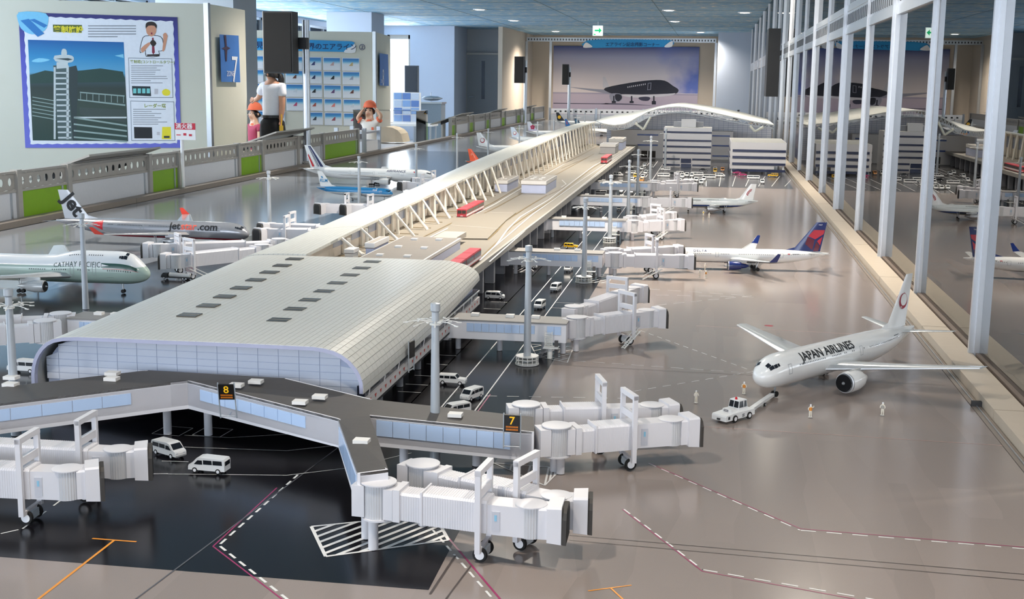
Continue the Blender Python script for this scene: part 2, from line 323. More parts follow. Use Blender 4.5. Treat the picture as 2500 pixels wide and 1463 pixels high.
# ceiling downlights
LENS=mat('glowing lamp lens','#fff4e0',.4,emit=14.)
ring=MB().lathe([(.085,0),(.12,0),(.12,-.012),(.085,-.012)],20).mesh('trim_ring'); ring.materials.append(WHITE)
lens=MB().lathe([(.001,-.016),(.06,-.016),(.084,-.012),(.084,-.002),(.001,-.002)],20).mesh('lens'); lens.materials.append(LENS)
names={(-4.1,21.9):'in the left row nearest the camera in view',(-4.1,25.7):'second in the left row',(-3.9,30.9):'farthest in the left row, near the mural',(-.83,21.9):'in the middle row nearest the camera in view',(-.85,25.7):'second in the middle row',(-.4,30.9):'farthest in the middle row, near the mural',(.45,22.5):'small one at the far right above the glass partition'}
for x,y,pw in LAMPS:
    nm=names.get((x,y)); 
    t=thing('ceiling_downlight','round recessed ceiling downlight '+(nm or 'outside the picture, continuing a row or added beyond the glass'),'ceiling light',(x,y,CEIL),group='recessed ceiling downlights')
    obj('trim_ring',ring,None,t); obj('lens',lens,None,t)
    l=bpy.data.lights.new('downlight','SPOT'); l.energy=pw*6; l.spot_size=R(150); l.spot_blend=.9; l.shadow_soft_size=.06; l.color=(1,.90,.78)
    lo=bpy.data.objects.new('downlight_lamp',l); COL.objects.link(lo); lo.parent=t; lo.location=(0,0,-.03)
# ================================================================== exhibit boards at the left
def on_board(E,ang):
    u=Vector((math.cos(ang),math.sin(ang),0)); nr=Vector((math.sin(ang),-math.cos(ang),0))   # nr faces the camera
    def q(px,py,off=0):
        r=ray(px,py); o=Vector((0,0,CAMZ)); t=(Vector(E)+nr*off-o).dot(nr)/r.dot(nr); return o+r*t
    return u,nr,q
BT=2.1
E1=Vector((PY(508,200,12.4).x,12.4,0)); a1=R(20); u1,n1_,q1=on_board(E1,a1)
pb=thing('poster_board','cream exhibit board carrying the large control tower poster','board',tuple(E1))
def loc(v): return Vector(v)-E1
def board(par,base,A,B,th,z0,z1,m,name):
    A=Vector(A);B=Vector(B); d=(B-A).normalized(); n=Vector((-d.y,d.x,0))*th
    return obj(name,MB().prism([A.xy-base.xy,B.xy-base.xy,(B+n).xy-base.xy,(A+n).xy-base.xy],z0,z1),m,par)
board(pb,E1,E1-u1*3.4,E1,.06,0,BT,CREAM,'board')
obj('edge_profile',MB().lohi((-.025,-.01,0),(.025,.05,BT+.01)),ALU,pb)
sb=board(pb,E1,E1+Vector((.02,.03,0)),Vector((PY(602,200,13.5).x,13.5,0)),.05,0,BT,CREAM,'side_board')
# poster, built from printed layers
po=thing('control_tower_poster','poster about the control tower with purple wavy border and cartoon presenter','poster')
def lay(pts,m,off,name,smooth=0):
    if smooth: pts=smooth_poly(pts,smooth)
    vs=[q1(px,py,off) for px,py in pts]; return obj(name,MB().add(vs,[tuple(range(len(vs)))]),m,po)
def bars(rects,m,off,name):
    mb=MB()
    for x0,y0,x1,y1 in rects: mb.add([q1(x0,y1,off),q1(x1,y1,off),q1(x1,y0,off),q1(x0,y0,off)],[(0,1,2,3)])
    return obj(name,mb,m,po)
PUR=mat('printed violet','#5b5fc0',.5); PW=mat('printed white','#eceff8',.5); PK=mat('printed ink','#30363c',.5)
g=[(45,30),(433,42),(443,361),(62,361)]
mbp=MB().slab([q1(*p,.004) for p in g][::-1],.004); obj('sheet',mbp,zramp('violet border print',[(.75,'#6d72d2'),(1.5,'#565ac2'),(2.1,'#231c4e')],2,.5,0,False),po)
wav=[]
def edge(a,b,n,amp):
    for i in range(n):
        t=i/n; x=a[0]+(b[0]-a[0])*t; y=a[1]+(b[1]-a[1])*t; nx,ny=-(b[1]-a[1]),(b[0]-a[0]); l=math.hypot(nx,ny); s=amp*math.sin(i*pi*.5)
        wav.append((x+nx/l*s,y+ny/l*s))
c4=[(57,39),(423,52),(432,350),(74,352)]
for i in range(4): edge(c4[i],c4[(i+1)%4],60 if i%2==0 else 48,1.0)
lay(wav,PW,.0095,'paper')
lay([(46,30),(112,33),(116,62),(104,78),(78,84),(56,74),(46,58)],mat('printed sky blue','#7cc8ee',.5),.0115,'globe_print',3)
for pts in (((50,50),(70,46),(108,82),(92,90)),((72,48),(84,46),(116,62),(108,68))): lay(pts,mat('printed blue','#2a7cc4',.5),.0125,'runway_print')
lay([(129,60),(200,61),(199,80),(130,78)],mat('printed dark olive','#5c6a2a',.5),.0110,'title_band',0)
tv=q1(131,78,.012); obj('title',flat_text('管制施設',.071,tv,u1,(0,0,1),bold=.03),mat('printed yellow','#f2e230',.5),po)
bars([(215,62+i*6.6,332-(i==4)*45,64.4+i*6.6) for i in range(5)],mat('printed fine text','#8f939c',.5),.011,'paragraph')
# tower photograph
ph=zramp('tower photo print',[(q1(180,340).z,'#24403a'),(q1(180,260).z,'#35473f'),(q1(180,215).z,'#2c3b38'),(q1(180,188).z,'#3c5660'),(q1(180,178).z,'#5fa8d0'),(q1(180,140).z,'#2c8fc8'),(q1(180,98).z,'#0e5fa8')],2,.5,0,False)
lay([(68,97),(302,103),(313,345),(80,343)],ph,.0105,'photograph')
lay([(73,183),(110,172),(140,176),(200,172),(245,167),(300,175),(306,200),(74,204)],mat('printed hills','#24453f',.5),.0112,'hills_print',0)
lay([(77,150),(95,142),(122,146),(100,152)],mat('printed cloud','#86cfee',.5),.0112,'cloud_print',3); lay([(280,136),(301,132),(302,142)],mat('printed cloud','#86cfee',.5),.0112,'cloud_print')
TW=mat('printed concrete','#c9d2d4',.5); TD=mat('printed shade','#2e3d3f',.5)
lay([(164,165),(186,160),(190,175),(186,343),(178,343),(172,240)],TD,.0114,'tower_shade')
lay([(130,160),(164,158),(178,343),(142,343),(136,250)],mat('printed tower front','#4d5f60',.5),.0116,'tower_front')
lay([(138,152),(166,151),(166,166),(138,168)],TW,.0118,'tower_neck'); lay([(133,136),(168,134),(180,140),(178,150),(166,153),(136,150)],TW,.0119,'tower_cab',2); lay([(135,143),(166,142),(178,145),(166,148)],TD,.0121,'cab_glass'); lay([(150,136),(151,122),(156,119),(162,122),(163,135)],TW,.0122,'radome',2)
rl=[]
for i in range(13): y=176+i*13.2; x=135+i*.55; rl.append((x,y,x+31+i*.15,y+4))
rl+=[(131,164,136,340),(162,160,168,340)]
bars(rl,TW,.0121,'tower_frame')
rl=[]
for i in range(4): rl.append((181,284+i*18,310,287.5+i*17))
bars([(181,285,309,289)],TW,.0121,'roof_rail')
mbx=MB()
for i in range(4):
    y0,y1=285+i*16,305+i*13; mbx.add([q1(180,y0+4,.0121),q1(310,y1+4,.0121),q1(310,y1,.0121),q1(180,y0,.0121)],[(0,1,2,3)])
for i in range(8): x=196+i*15; mbx.add([q1(x,228+i,.0121),q1(x+1.5,228+i,.0121),q1(x+1.5,246+i*.8,.0121),q1(x,246+i*.8,.0121)],[(0,1,2,3)])
for i in range(6):
    mbx.add([q1(79,238+i*9,.0119),q1(137,248+i*9,.0119),q1(137,246+i*9,.0119),q1(79,236+i*9,.0119)],[(0,1,2,3)])
mbx.add([q1(190,245,.0121),q1(306,259,.0121),q1(306,255,.0121),q1(190,242,.0121)],[(0,1,2,3)])
mbx.add([q1(195,227,.0121),q1(304,236,.0121),q1(304,233,.0121),q1(195,224,.0121)],[(0,1,2,3)])
obj('railing_print',mbx,mat('printed rail','#93a9a6',.5),po)
lay([(193,262),(306,268),(308,300),(196,280)],mat('printed roof','#3d4b48',.5),.0114,'roof_print')
# presenter
SK=mat('printed skin','#d99a7c',.5); HR=mat('printed hair','#2a1f1c',.5); TI=mat('printed tie','#8c1f3c',.5)
lay([(350,92),(362,88),(385,88),(396,96),(398,122),(386,124),(388,136),(358,137),(356,122),(344,128),(343,118)],PW,.0115,'shirt_print',2)
lay([(348.5,91),(362,86.5),(385,86.5),(397.5,95),(399.8,123),(387.8,125),(389.5,137.5),(356.5,138.5),(354.5,124),(342.5,130),(341.5,118)],PK,.0112,'outline_print',2)
lay([(357,62),(368,58),(380,62),(381,78),(374,88),(366,88),(358,80)],SK,.012,'face_print',3)
lay([(356,70),(356,58),(364,53),(376,54),(383,62),(381,70),(377,63),(362,63)],HR,.0123,'hair_print',2)
lay([(398,84),(405,80),(409,88),(408,94),(402,122),(396,124),(399,100)],SK,.012,'arm_print',2); lay([(344,118),(362,104),(368,106),(360,116),(348,129)],SK,.0121,'arm_print',2)
lay([(371,92),(375,92),(378,128),(374,133),(371,128)],TI,.0122,'tie_print'); lay([(366,104),(374,97),(382,106),(374,114)],HR,.0124,'microphone_print',2); lay([(359,133),(388,132),(388,137),(359,137)],HR,.0123,'belt_print'); lay([(368,80),(372,79),(372,84),(369,84)],TI,.0124,'mouth_print')
for (x0,y0,x1,y1) in ((313,141,420,239),(318,246,425,344)):
    lay([(x0,y0),(x1,y0+2),(x1+3,y1),(x0+3,y1)],mat('printed frame grey','#7d8794',.5),.0104,'frame_print'); lay([(x0+1.5,y0+1.5),(x1-1.5,y0+3.5),(x1+1.5,y1-1.5),(x0+4.5,y1-1.5)],PW,.0110,'card_print')
obj('heading',flat_text('管制塔(コントロールタワー)',.0345,q1(318,153.5,.0118),u1,(0,0,1),bold=.02),mat('printed olive','#8c9a28',.5),po)
obj('heading',flat_text('レーダー塔',.044,q1(351,262,.0118),u1,(0,0,1),bold=.025),mat('printed olive','#8c9a28',.5),po)
random.seed(3)
bars([(320,160+i*5.2,410-random.random()*50,161.6+i*5.2) for i in range(9)]+[(325,266+i*5.2,415-random.random()*45,267.6+i*5.2) for i in range(8)],mat('printed fine text','#8f939c',.5),.0116,'paragraph')
lay([(322,210),(367,211),(369,235),(324,233)],mat('printed console','#182a30',.5),.0118,'photograph'); bars([(325+i*11,216,333+i*11,228) for i in range(4)],mat('printed cyan','#79cfd0',.5),.0121,'screen_print')
lay([(396,222),(405,217),(415,222),(414,232),(404,234),(397,230)],mat('printed yellow','#f2e230',.5),.0118,'badge_print',2); lay([(327,310),(371,311),(372,338),(328,338)],mat('printed night','#171c22',.5),.0118,'photograph'); lay([(396,310),(417,310),(418,340),(395,340)],mat('printed yellow','#f2e230',.5),.0118,'badge_print'); bars([(400,332,414,337)],PK,.012,'badge_text')
bars([(377,217,386,230),(383,322,390,330)],mat('printed pale grey','#c9c7cf',.5),.0118,'stamp_print')
# zone number sheets on the narrow side boards
def zone(par_name,digit,label,E,ang,quad,A):
    u,n,q=on_board(E,ang); z=thing(par_name,label,'sign')
    obj('sheet',MB().slab([q(*p,.004) for p in quad][::-1],.003),mat('zone blue print','#3f78c4',.5),z)
    w=mat('printed white','#eceff8',.5); H=A[3]
    obj('number',flat_text(digit,H,q(A[0],A[1],.012),u,(0,0,1),bold=.0),w,z)
    obj('caption',flat_text('ZONE',H*.2,q(quad[3][0]+A[4],A[2],.012),u,(0,0,1)),w,z)
    return z,q
zb1,qz=zone('zone_sheet','7','blue sheet with a big white 7 and a plane silhouette',Vector((E1.x+.055,12.44,0)),math.atan2(13.5-12.43,PY(602,200,13.5).x-E1.x-.02),[(536,84),(582,87),(586,201),(540,200)],(566,201,186,.40,14))
obj('plane_print',MB().add([qz(*p,.012) for p in ((541,118),(550,114),(547,86),(552,86),(554,113),(563,118),(555,122),(554,150),(551,150),(549,122))],[tuple(range(10))]),mat('printed maroon','#3a2440',.5),zb1)
E2=Vector((PY(914,200,19.4).x,19.4,0)); a2=R(14); u2,n2_,q2=on_board(E2,a2)
ab=thing('airline_board','cream exhibit board with rows of airline photo cards behind the fence','board',tuple(E2))
board(ab,E2,E2-u2*3.0,E2,.06,0,BT,CREAM,'board')
obj('edge_profile',MB().lohi((-.025,-.01,0),(.025,.05,BT+.01)),ALU,ab)
board(ab,E2,E2+Vector((.02,.03,0)),Vector((PY(953,200,21.2).x,21.2,0)),.05,0,BT,CREAM,'side_board')
zb2,qz2=zone('zone_sheet','8','blue sheet with a big white 8, partly in shade',Vector((E2.x+.05,19.45,0)),math.atan2(1.77,PY(953,200,21.2).x-E2.x-.02),[(927,130),(947,133),(949,210),(927,209)],(934,209,202,.38,3))
bn2=thing('airline_banner','blue banner with Japanese title above the airline photo cards','banner')
obj('board',MB().slab([q2(*p,.01) for p in ((560,91),(858,101),(866,104),(862,112),(846,127),(560,121))][::-1],.006),mat('banner blue','#2f9bd8',.5),bn2)
NAV=mat('printed white','#eceff8',.5)
obj('title',flat_text('で見るこ',.118,q2(606,116.5,.02),u2,(0,0,1),bold=.012),mat('banner navy ink','#22305e',.5),bn2)
obj('title',flat_text('世界のエアライン ②',.108,q2(735,119,.02),u2,(0,0,1),bold=.012),mat('banner navy ink','#22305e',.5),bn2)
obj('cloud',MB().slab([q2(*p,.018) for p in smooth_poly([(840,128),(848,118),(857,115),(866,108),(867,128)],3)][::-1],.002),WHITE,bn2)
card=zramp('photo card print',[(-.09,'#e6e9ee'),(.0,'#dde2ea'),(0.02,'#a8d4e4'),(.045,'#4a9ad0'),(.1,'#2f68b0')],2,.4,0,False)
cols=['#26305a','#20242c','#b0564a','#3c4450','#c8a6a6','#1e2428','#6a4a78','#e08078','#a05060','#c8b080','#9aa4b8','#6a4038','#d0d8e0','#c05070','#404878']
cm_=None; k=0
for c in range(6):
    for r in range(5):
        px=625+c*46.3+r*.9 -(c<1)*3; py=152+r*33.6+c*1.05
        if c==2 and r==4: continue
        t=thing('photo_card','small framed photo of an airliner tail, %s row, %s column'%(('top','second','middle','fourth','bottom')[r],('leftmost','second','third','fourth','fifth','rightmost')[c]),'photo',tuple(q2(px,py,.012)),a2,'airline photo cards on the cream board')
        if cm_ is None:
            cm_=MB().lohi((-.125,-.006,-.09),(.125,.006,.09)).mesh('card'); cm_.materials.append(card)
            cf_=MB().lohi((-.135,0,-.1),(.135,.008,.1)).mesh('mount'); cf_.materials.append(PW)
        obj('card',cm_,None,t); obj('mount',cf_,None,t)
        obj('tail_print',MB().add([(-.03,-.008,-.025),(.03,-.008,-.025),(.035,-.008,.03),(.018,-.008,.03)],[(0,1,2,3)]),mat('tail tint %d'%(k%15),cols[k%15],.5),t); k+=1
# ================================================================== fence between hall and model
XF=-3.645; FZ=.855
fe=thing('barrier_fence','grey metal barrier fence with perforated rail and lime green panels along the left','fence',(XF,0,0))
FROST=mat('frosted panel','#d3d7de',.55,noise=.04,scale=80)
posts=[4.4,5.2,6.14,6.67,7.72,8.18,9.29,9.81,10.7,11.44,12.62]; kinds='FFGFGFGFFG'
posts2=[17.3,17.62,18.6,19.0,20.0,20.4,21.5,21.95,23.2,23.7,25,25.5,27]; kinds2='GFGFGFGFGFGF'
def plate_holes(y0,y1,z0,z1,n,r):
    mb=MB(); cw=(y1-y0)/n; zc=(z0+z1)/2
    for side in (-.0012,.0012):
        for i in range(n):
            a=y0+i*cw; b=a+cw; cy=(a+b)/2; vs=[]; 
            for k in range(16):
                t=2*pi*k/16; vs.append((side,cy+r*math.cos(t),zc+r*math.sin(t)*1.25))
            out=[]
            for k in range(16):
                t=2*pi*k/16; c,s=math.cos(t),math.sin(t); m=max(abs(c)/(cw/2),abs(s)/((z1-z0)/2)); out.append((side,cy+c/m,zc+s/m))
            mb.add(vs+out,[(k,(k+1)%16,16+(k+1)%16,16+k) for k in range(16)])
    mb.lohi((-.012,y0,z1),(.012,y1,z1+.012)); mb.lohi((-.012,y0,z0-.012),(.012,y1,z0))
    return mb
pm=MB().lohi((-.022,-.022,0),(.022,.022,FZ+.006)).mesh('post'); pm.materials.append(ALU_D)
def fence_run(par,ps,ks):
    for y in ps: obj('post',pm,None,par,loc=(0,y,0))
    for i,kk in enumerate(ks):
        y0,y1=ps[i]+.022,ps[i+1]-.022
        obj('perforated_rail',plate_holes(y0,y1,.755,.843,max(3,round((y1-y0)/.085)),.017),ALU_D,par)
        obj('panel',MB().lohi((-.008,y0,.12),(.008,y1,.742)),GREEN if kk=='G' else FROST,par,label='lime green panel' if kk=='G' else 'frosted translucent panel')
        obj('strip',MB().lohi((-.012,y1-.06,.12),(.014,y1-.045,.742)),ALU,par)
fence_run(fe,posts,kinds); fence_run(fe,posts2,kinds2)
ff=thing('end_fence','white perforated rail fence closing the far end of the model','fence',(0,27,0))
for x in (-3.5,-2.5,-1.5,-.5,.5): obj('post',MB().lohi((x-.02,-.02,0),(x+.02,.02,.83)),ALU,ff)
for i in range(4): obj('rail',MB().lohi((-3.48+i,-.01,.70),(-2.52+i,.01,.81)),WHITE,ff); tag(obj('perforation',(lambda m:[m.lohi((-3.4+i+q*.11,-.013,.74),(-3.36+i+q*.11,-.01,.77)) for q in range(8)] and m)(MB()),DARK,ff),kind='stuff')
for i in range(4): obj('panel',MB().lohi((-3.48+i,-.006,.15),(-2.52+i,.006,.69)),FROST,ff)
# slanted information lecterns hung on the fence
def lectern(y0,y1,zl,label,hgt=.14,dep=.42):
    t=thing('information_lectern',label,'lectern',(XF-.06,(y0+y1)/2,0)); h=(y1-y0)/2
    obj('slanted_panel',MB().slab([(-.3,-h,zl-.11),(-.3,h,zl-.11),(.16,h*1.0,zl+.05),(.16,-h*1.0,zl+.05)],.012),ALU_D,t)
    for s in (-1,1): obj('bracket',MB().slab([(-.16,s*h*.8,zl-.12),(.0,s*h*.8,zl-.06),(.0,s*h*.8,zl-.005),(-.16,s*h*.8,zl-.06)],.02),BLACK,t)
    obj('leg',MB().tube((-.2,0,0),(-.2,0,zl-.07),.03),ALU_D,t)
    obj('foot_plate',MB().lathe([(.16,0),(.16,.012),(.001,.012)],16,(-.2,0,0)),ALU_D,t)
lectern(6.75,7.7,.86,'large slanted grey information lectern nearest the camera, below the tower poster')
lectern(9.9,10.9,.88,'slanted grey information lectern beside the tall speaker pole')
lectern(17.6,18.5,.86,'slanted grey information lectern above the airliner with a red crane tail')
lectern(20.6,21.6,.86,'slanted grey information lectern left of the second speaker pole')
lectern(24.2,25.2,.86,'farthest slanted grey information lectern, near the flower tail airliner')
# white cabinet in the fence gap
cb=thing('white_cabinet','white box cabinet with silver corner posts in the fence gap','cabinet',(-3.75,13.05,0))
obj('body',MB().lohi((-.15,-.3,0),(.15,.22,.72)),WHITE,cb); obj('shelf',MB().lohi((-.16,-.3,.80),(.16,.24,.82)),ALU,cb)
for a,b_ in ((-.15,-.32),(.15,-.32),(-.15,.26),(.15,.26)): obj('corner_post',MB().lohi((a-.02,b_-.02,0),(a+.02,b_+.02,.86)),ALU,cb)
# fire extinguisher sign on a pole
fs=thing('extinguisher_sign','red and white fire extinguisher sign on a thin pole at the fence','sign',(XF+.06,8.13,.612))
obj('pole',MB().tube((0,0,0),(0,0,.358),.012),WHITE,fs)
ca,cb2=PY(430,300,8.13),PY(481,342,8.13)
ca.z-=.612; cb2.z-=.612
obj('plate',MB().lohi((ca.x-XF-.06,-.022,cb2.z),(cb2.x-XF-.06,-.014,ca.z)),WHITE,fs)
zm=PY(450,316,8.13).z-.612
obj('red_band',MB().lohi((ca.x-XF-.06,-.026,zm),(cb2.x-XF-.06,-.022,ca.z)),mat('sign red','#cc1f3a',.5),fs)
obj('lettering',flat_text('消火器',.040,(ca.x-XF-.052,-.028,zm+.008),(1,0,0),(0,0,1),bold=.02),WHITE,fs)
obj('pictogram',MB().lohi((ca.x-XF-.05,-.025,cb2.z+.03),(ca.x-XF-.02,-.0225,cb2.z+.036)).lohi((ca.x-XF-.0,-.025,cb2.z+.03),(ca.x-XF+.02,-.0225,cb2.z+.046)).lohi((ca.x-XF+.04,-.025,cb2.z+.026),(ca.x-XF+.06,-.0225,cb2.z+.04)),mat('sign red','#cc1f3a',.5),fs)
# loudspeakers on poles
def speaker(x,y,z0,z1,w,label,pole=True,ceil=False,col=BLACK,face=0,dx=.0,dep=.24,base=0.):
    z0-=base; z1-=base; t=thing('loudspeaker',label,'speaker',(x,y,base),face); br_=.2 if base==0 else .045
    h=[(-w/2,-dep/2),(w/2,-dep/2),(w/2,dep*.15),(w*.28,dep/2),(-w*.28,dep/2),(-w/2,dep*.15)]
    obj('cabinet',MB().prism(h,z0,z1),col,t)
    obj('grille',MB().lohi((-w/2+.012,-dep/2-.008,z0+.015),(w/2-.012,-dep/2,z1-.015)),mat('speaker grille','#060607',.75) if col is BLACK else mat('grey grille','#4a4e54',.8),t)
    obj('side_trim',MB().lohi((-w/2-.006,-dep/2,z0),(-w/2,-dep/2+.05,z1)),ALU_D if col is BLACK else col,t)
    if pole:
        obj('pole',MB().tube((dx,dep/2+.05,0),(dx,dep/2+.05,CEIL-base if ceil else z1-.06),.032,n=14),ALU,t,True)
        obj('bracket',MB().lohi((min(dx,0)-.03,dep/2-.03,(z0+z1)/2-.05),(max(dx,0)+.03,dep/2+.06,(z0+z1)/2+.05)),DARK,t); obj('base_plate',MB().lathe([(br_,0),(br_,.012),(.032,.018)],18,(dx,dep/2+.05,0)),ALU_D,t)
    return t
yy=10.75; a,c=PY(658,30,yy),PY(733,180,yy)
speaker((a.x+c.x)/2,yy-.06,c.z,a.z,c.x-a.x-.01,'large black loudspeaker on a silver pole behind the striped tail',dx=.155,face=0,base=.612)
yy=23.3; a,c=PY(1259,138,yy),PY(1280,203,yy); speaker((a.x+c.x)/2,yy,c.z,a.z,.17,'black loudspeaker on a pole in front of the beige wall',dx=.08,base=Z0)
yy=26.7; a,c=PY(1374,157,yy),PY(1389,207,yy); speaker((a.x+c.x)/2,yy,c.z,a.z,.13,'small black loudspeaker on a pole in front of the mural',dx=.06,dep=.2,base=Z0)
yy=25.; a,c=PY(992,160,yy),PY(1022,226,yy); speaker((a.x+c.x)/2,yy,c.z,a.z,c.x-a.x,'grey loudspeaker standing before the bright window',col=mat('grey plastic','#70767e',.6))
yy=15.2; a,c=PY(1868,70,yy),PY(1900,236,yy)
sp_=thing('display_screen','tall black screen seen edge on, fixed to the glass partition','screen',(.655,yy,0))
obj('housing',MB().lohi((-.07,-.1,c.z),(.07,.5,a.z)),BLACK,sp_); obj('arm',MB().lohi((.0,.1,(a.z+c.z)/2-.04),(.02,.16,(a.z+c.z)/2+.04)),DARK,sp_)
# photo rack, model stand and showcase
yy=22.5; a,c=PY(958,228,yy),PY(1028,300,yy)
rk=thing('photo_rack','white tilted rack of aircraft and staff photos by the bright window','rack',((a.x+c.x)/2,yy,0))
obj('back_board',MB().lohi((-.26,0,c.z-.02),(.26,.03,a.z+.02)),WHITE,rk)
for i in range(3):
    for j in range(4):
        m=mat('rack photo %d'%((i+j)%3),('#7fa4d8','#5b7fc0','#b8c8e0')[(i+j)%3],.35); obj('photo',MB().lohi((-.235+i*.16,-.008,c.z+.02+j*.133),(-.09+i*.16,0,c.z+.135+j*.133)),m,rk)
obj('table',MB().lohi((-.32,-.12,c.z-.06),(.5,.4,c.z-.02)),WHITE,rk)
for sx in (-.28,.46):
    for sy in (-.08,.36): obj('leg',MB().tube((sx,sy,0),(sx,sy,c.z-.06),.018),ALU,rk)
yy=24.5; a=PY(1040,240,yy)
st=thing('model_stand','grey metal stand with rods holding a small model by the back wall','stand',(a.x+.1,yy,0))
obj('cabinet',MB().lohi((-.25,-.2,0),(.25,.2,a.z-.1)),mat('grey glass cabinet','#8fa0b0',.3),st); obj('top',MB().lohi((-.27,-.22,a.z-.1),(.27,.22,a.z-.07)),ALU,st)
obj('model',MB().lathe([(.001,-.2),(.04,-.12),(.05,0),(.04,.14),(.005,.24)],12,(0,0,a.z),'x').slab([(-.05,-.2,a.z),(.08,-.2,a.z),(.08,.2,a.z),(-.05,.2,a.z)],.01),ALU,st,True)
obj('rod',MB().tube((0,0,a.z-.07),(0,0,a.z+.12),.008),ALU,st)
yy=17.0; sc_=thing('glass_showcase','glass showcase holding a cut model of an arched terminal hall','showcase',(-4.42,yy,0))
obj('plinth',MB().lohi((-.45,-.35,0),(.45,.35,.50)),WHITE,sc_)
arch=[(-.22+.0,.52)]+[(-.02+.25*math.cos(pi-t*pi/8*1.0)*(.9),.58+.15*math.sin(t*pi/8)) for t in range(9)]+[(.22,.52)]
obj('model_hall',MB().extr(arch,-.2,.2),mat('cream card','#ded2bc',.7),sc_)
for sx in (-.44,.44): obj('glass_pane',MB().lohi((sx-.003,-.34,.5),(sx+.003,.34,.95)),GLASS,sc_)
for sy in (-.34,.34): obj('glass_pane',MB().lohi((-.44,sy-.003,.5),(.44,sy+.003,.95)),GLASS,sc_)
obj('glass_top',MB().lohi((-.45,-.35,.95),(.45,.35,.956)),GLASS,sc_)
# ================================================================== glass partition at the right
XG=.775
gp=thing('glass_partition','tall glass partition with silver posts and slotted top rail along the right','partition',(XG,0,0))
yps=[1.35+1.09*i-.0 for i in range(0,1)]+[2.55,3.66,4.72,5.72,6.75,7.9,9.1,10.3,11.5,12.7,13.9,15.1,16.5,18,20,22,24,26.5,29]
PT=mat('partition aluminium','#c9ccd0',.3,.6,noise=.04)
for i,y in enumerate(yps):
    w=.025 if i%2==0 else .015
    obj('post',MB().lohi((-w*.8,y-w,.585),(w*.8,y+w,CEIL-.01)).lohi((-w*.8-.012,y-.008,.585),(-w*.8,y+.008,CEIL-.01)),PT,gp)
random.seed(11)
SLOT=mat('slot shadow','#4b4f55',.6)
for i in range(len(yps)-1):
    y0,y1=yps[i]+.026,yps[i+1]-.026; h=(y1-y0)/2; tl=R(random.uniform(-.35,.35))
    g=obj('glass_pane',MB().lohi((-.003,-h,.61),(.003,h,1.66)),PARTGLASS,gp,loc=(0,(y0+y1)/2,0)); g.rotation_euler=(0,0,tl)
    g=obj('glass_pane',MB().lohi((-.003,-h,1.83),(.003,h,CEIL-.01)),PARTGLASS,gp,loc=(0,(y0+y1)/2,0)); g.rotation_euler=(0,0,R(random.uniform(-.3,.3)))
    obj('top_rail',MB().lohi((-.016,y0-.004,1.66),(.016,y1+.004,1.70)).lohi((-.016,y0-.004,1.79),(.016,y1+.004,1.83)).lohi((-.010,y0,1.70),(.010,y1,1.79)),PT,gp)
    n=max(6,int((y1-y0)/.075))
    if y0<16: 
        m=MB()
        for q in range(n): yq=y0+(y1-y0)*(q+.5)/n; m.lohi((-.0125,yq-.012,1.715),(-.010,yq+.012,1.775))
        tag(obj('slot',m,SLOT,gp),kind='stuff')
    obj('sill',MB().lohi((-.016,y0,.585),(.016,y1,.61)),mat('brown sill','#6b5c50',.6),gp)
# things beyond the glass
rd=thing('red_drum_stand','red round exhibit stand with white band beyond the glass','stand',(2.0,10.9,0))
obj('drum',MB().lathe([(.001,0),(.13,0),(.13,.9),(.001,.9)],28),mat('glossy red','#a81f22',.3),rd,True); obj('band',MB().lathe([(.131,.62),(.136,.62),(.136,.75),(.131,.75)],28),WHITE,rd,True); obj('top',MB().lathe([(.001,.9),(.17,.9),(.19,.96),(.001,.98)],28),mat('dark green','#3c4a3e',.4),rd,True)
bs=thing('projection_screen','bright white projection screen beyond the glass','screen',(3.0,27.,0)); obj('screen',MB().lohi((-.4,0,1.1),(.4,.02,1.85)),mat('lit projection screen','#dfe8ff',.5,emit=.9),bs); obj('picture',MB().lohi((-.1,-.004,1.35),(.14,0,1.55)),MGRY,bs)
for s in (-.3,.3): obj('leg',MB().tube((s,.03,0),(s,.03,1.15),.015),ALU,bs)
for k,(x,y) in enumerate(((2.5,9.),(2.6,5.2))): tag(obj('square_column',MB().lohi((x-.22,y-.22,0),(x+.22,y+.22,CEIL)),mat('sand column','#b59a7c',.8)),('sand coloured square column beyond the glass, near the red drum stand','sand coloured square column beyond the glass, nearest the camera')[k],'column')
# ================================================================== model table and printed apron
TB=mat('table side panel','#5a5148',.6,noise=.1,scale=8)
am=mat('printed apron','#97918b',.2)
def apron_mat():
    m=am; nt=m.node_tree; N=nt.nodes; L=nt.links; b=N['Principled BSDF']; b.inputs['Roughness'].default_value=.17; b.inputs['Specular IOR Level'].default_value=.5
    tc=N.new('ShaderNodeTexCoord'); sp=N.new('ShaderNodeSeparateXYZ'); L.new(tc.outputs['Object'],sp.inputs[0])
    # concrete slabs with slightly different tone, running lengthwise
    mp=N.new('ShaderNodeMapping'); mp.inputs['Scale'].default_value=(7,1.1,1); L.new(tc.outputs['Object'],mp.inputs[0])
    vo=N.new('ShaderNodeTexVoronoi'); vo.inputs['Scale'].default_value=1.3; vo.distance='CHEBYCHEV'; L.new(mp.outputs[0],vo.inputs['Vector'])
    rp=N.new('ShaderNodeValToRGB'); e=rp.color_ramp.elements; e[0].color=lin('#8b8079'); e[1].color=lin('#978b84'); L.new(vo.outputs['Color'],rp.inputs[0])
    nz=N.new('ShaderNodeTexNoise'); nz.inputs['Scale'].default_value=900; L.new(tc.outputs['Object'],nz.inputs[0])
    mx=N.new('ShaderNodeMix'); mx.data_type='RGBA'; mx.blend_type='OVERLAY'; mx.inputs[0].default_value=.12; L.new(rp.outputs[0],mx.inputs[6]); L.new(nz.outputs[0],mx.inputs[7])
    L.new(mx.outputs[2],b.inputs['Base Color'])
apron_mat()
ap=thing('model_apron','glossy tabletop printed as an airport apron under all the model aircraft','tabletop',(0,0,0))
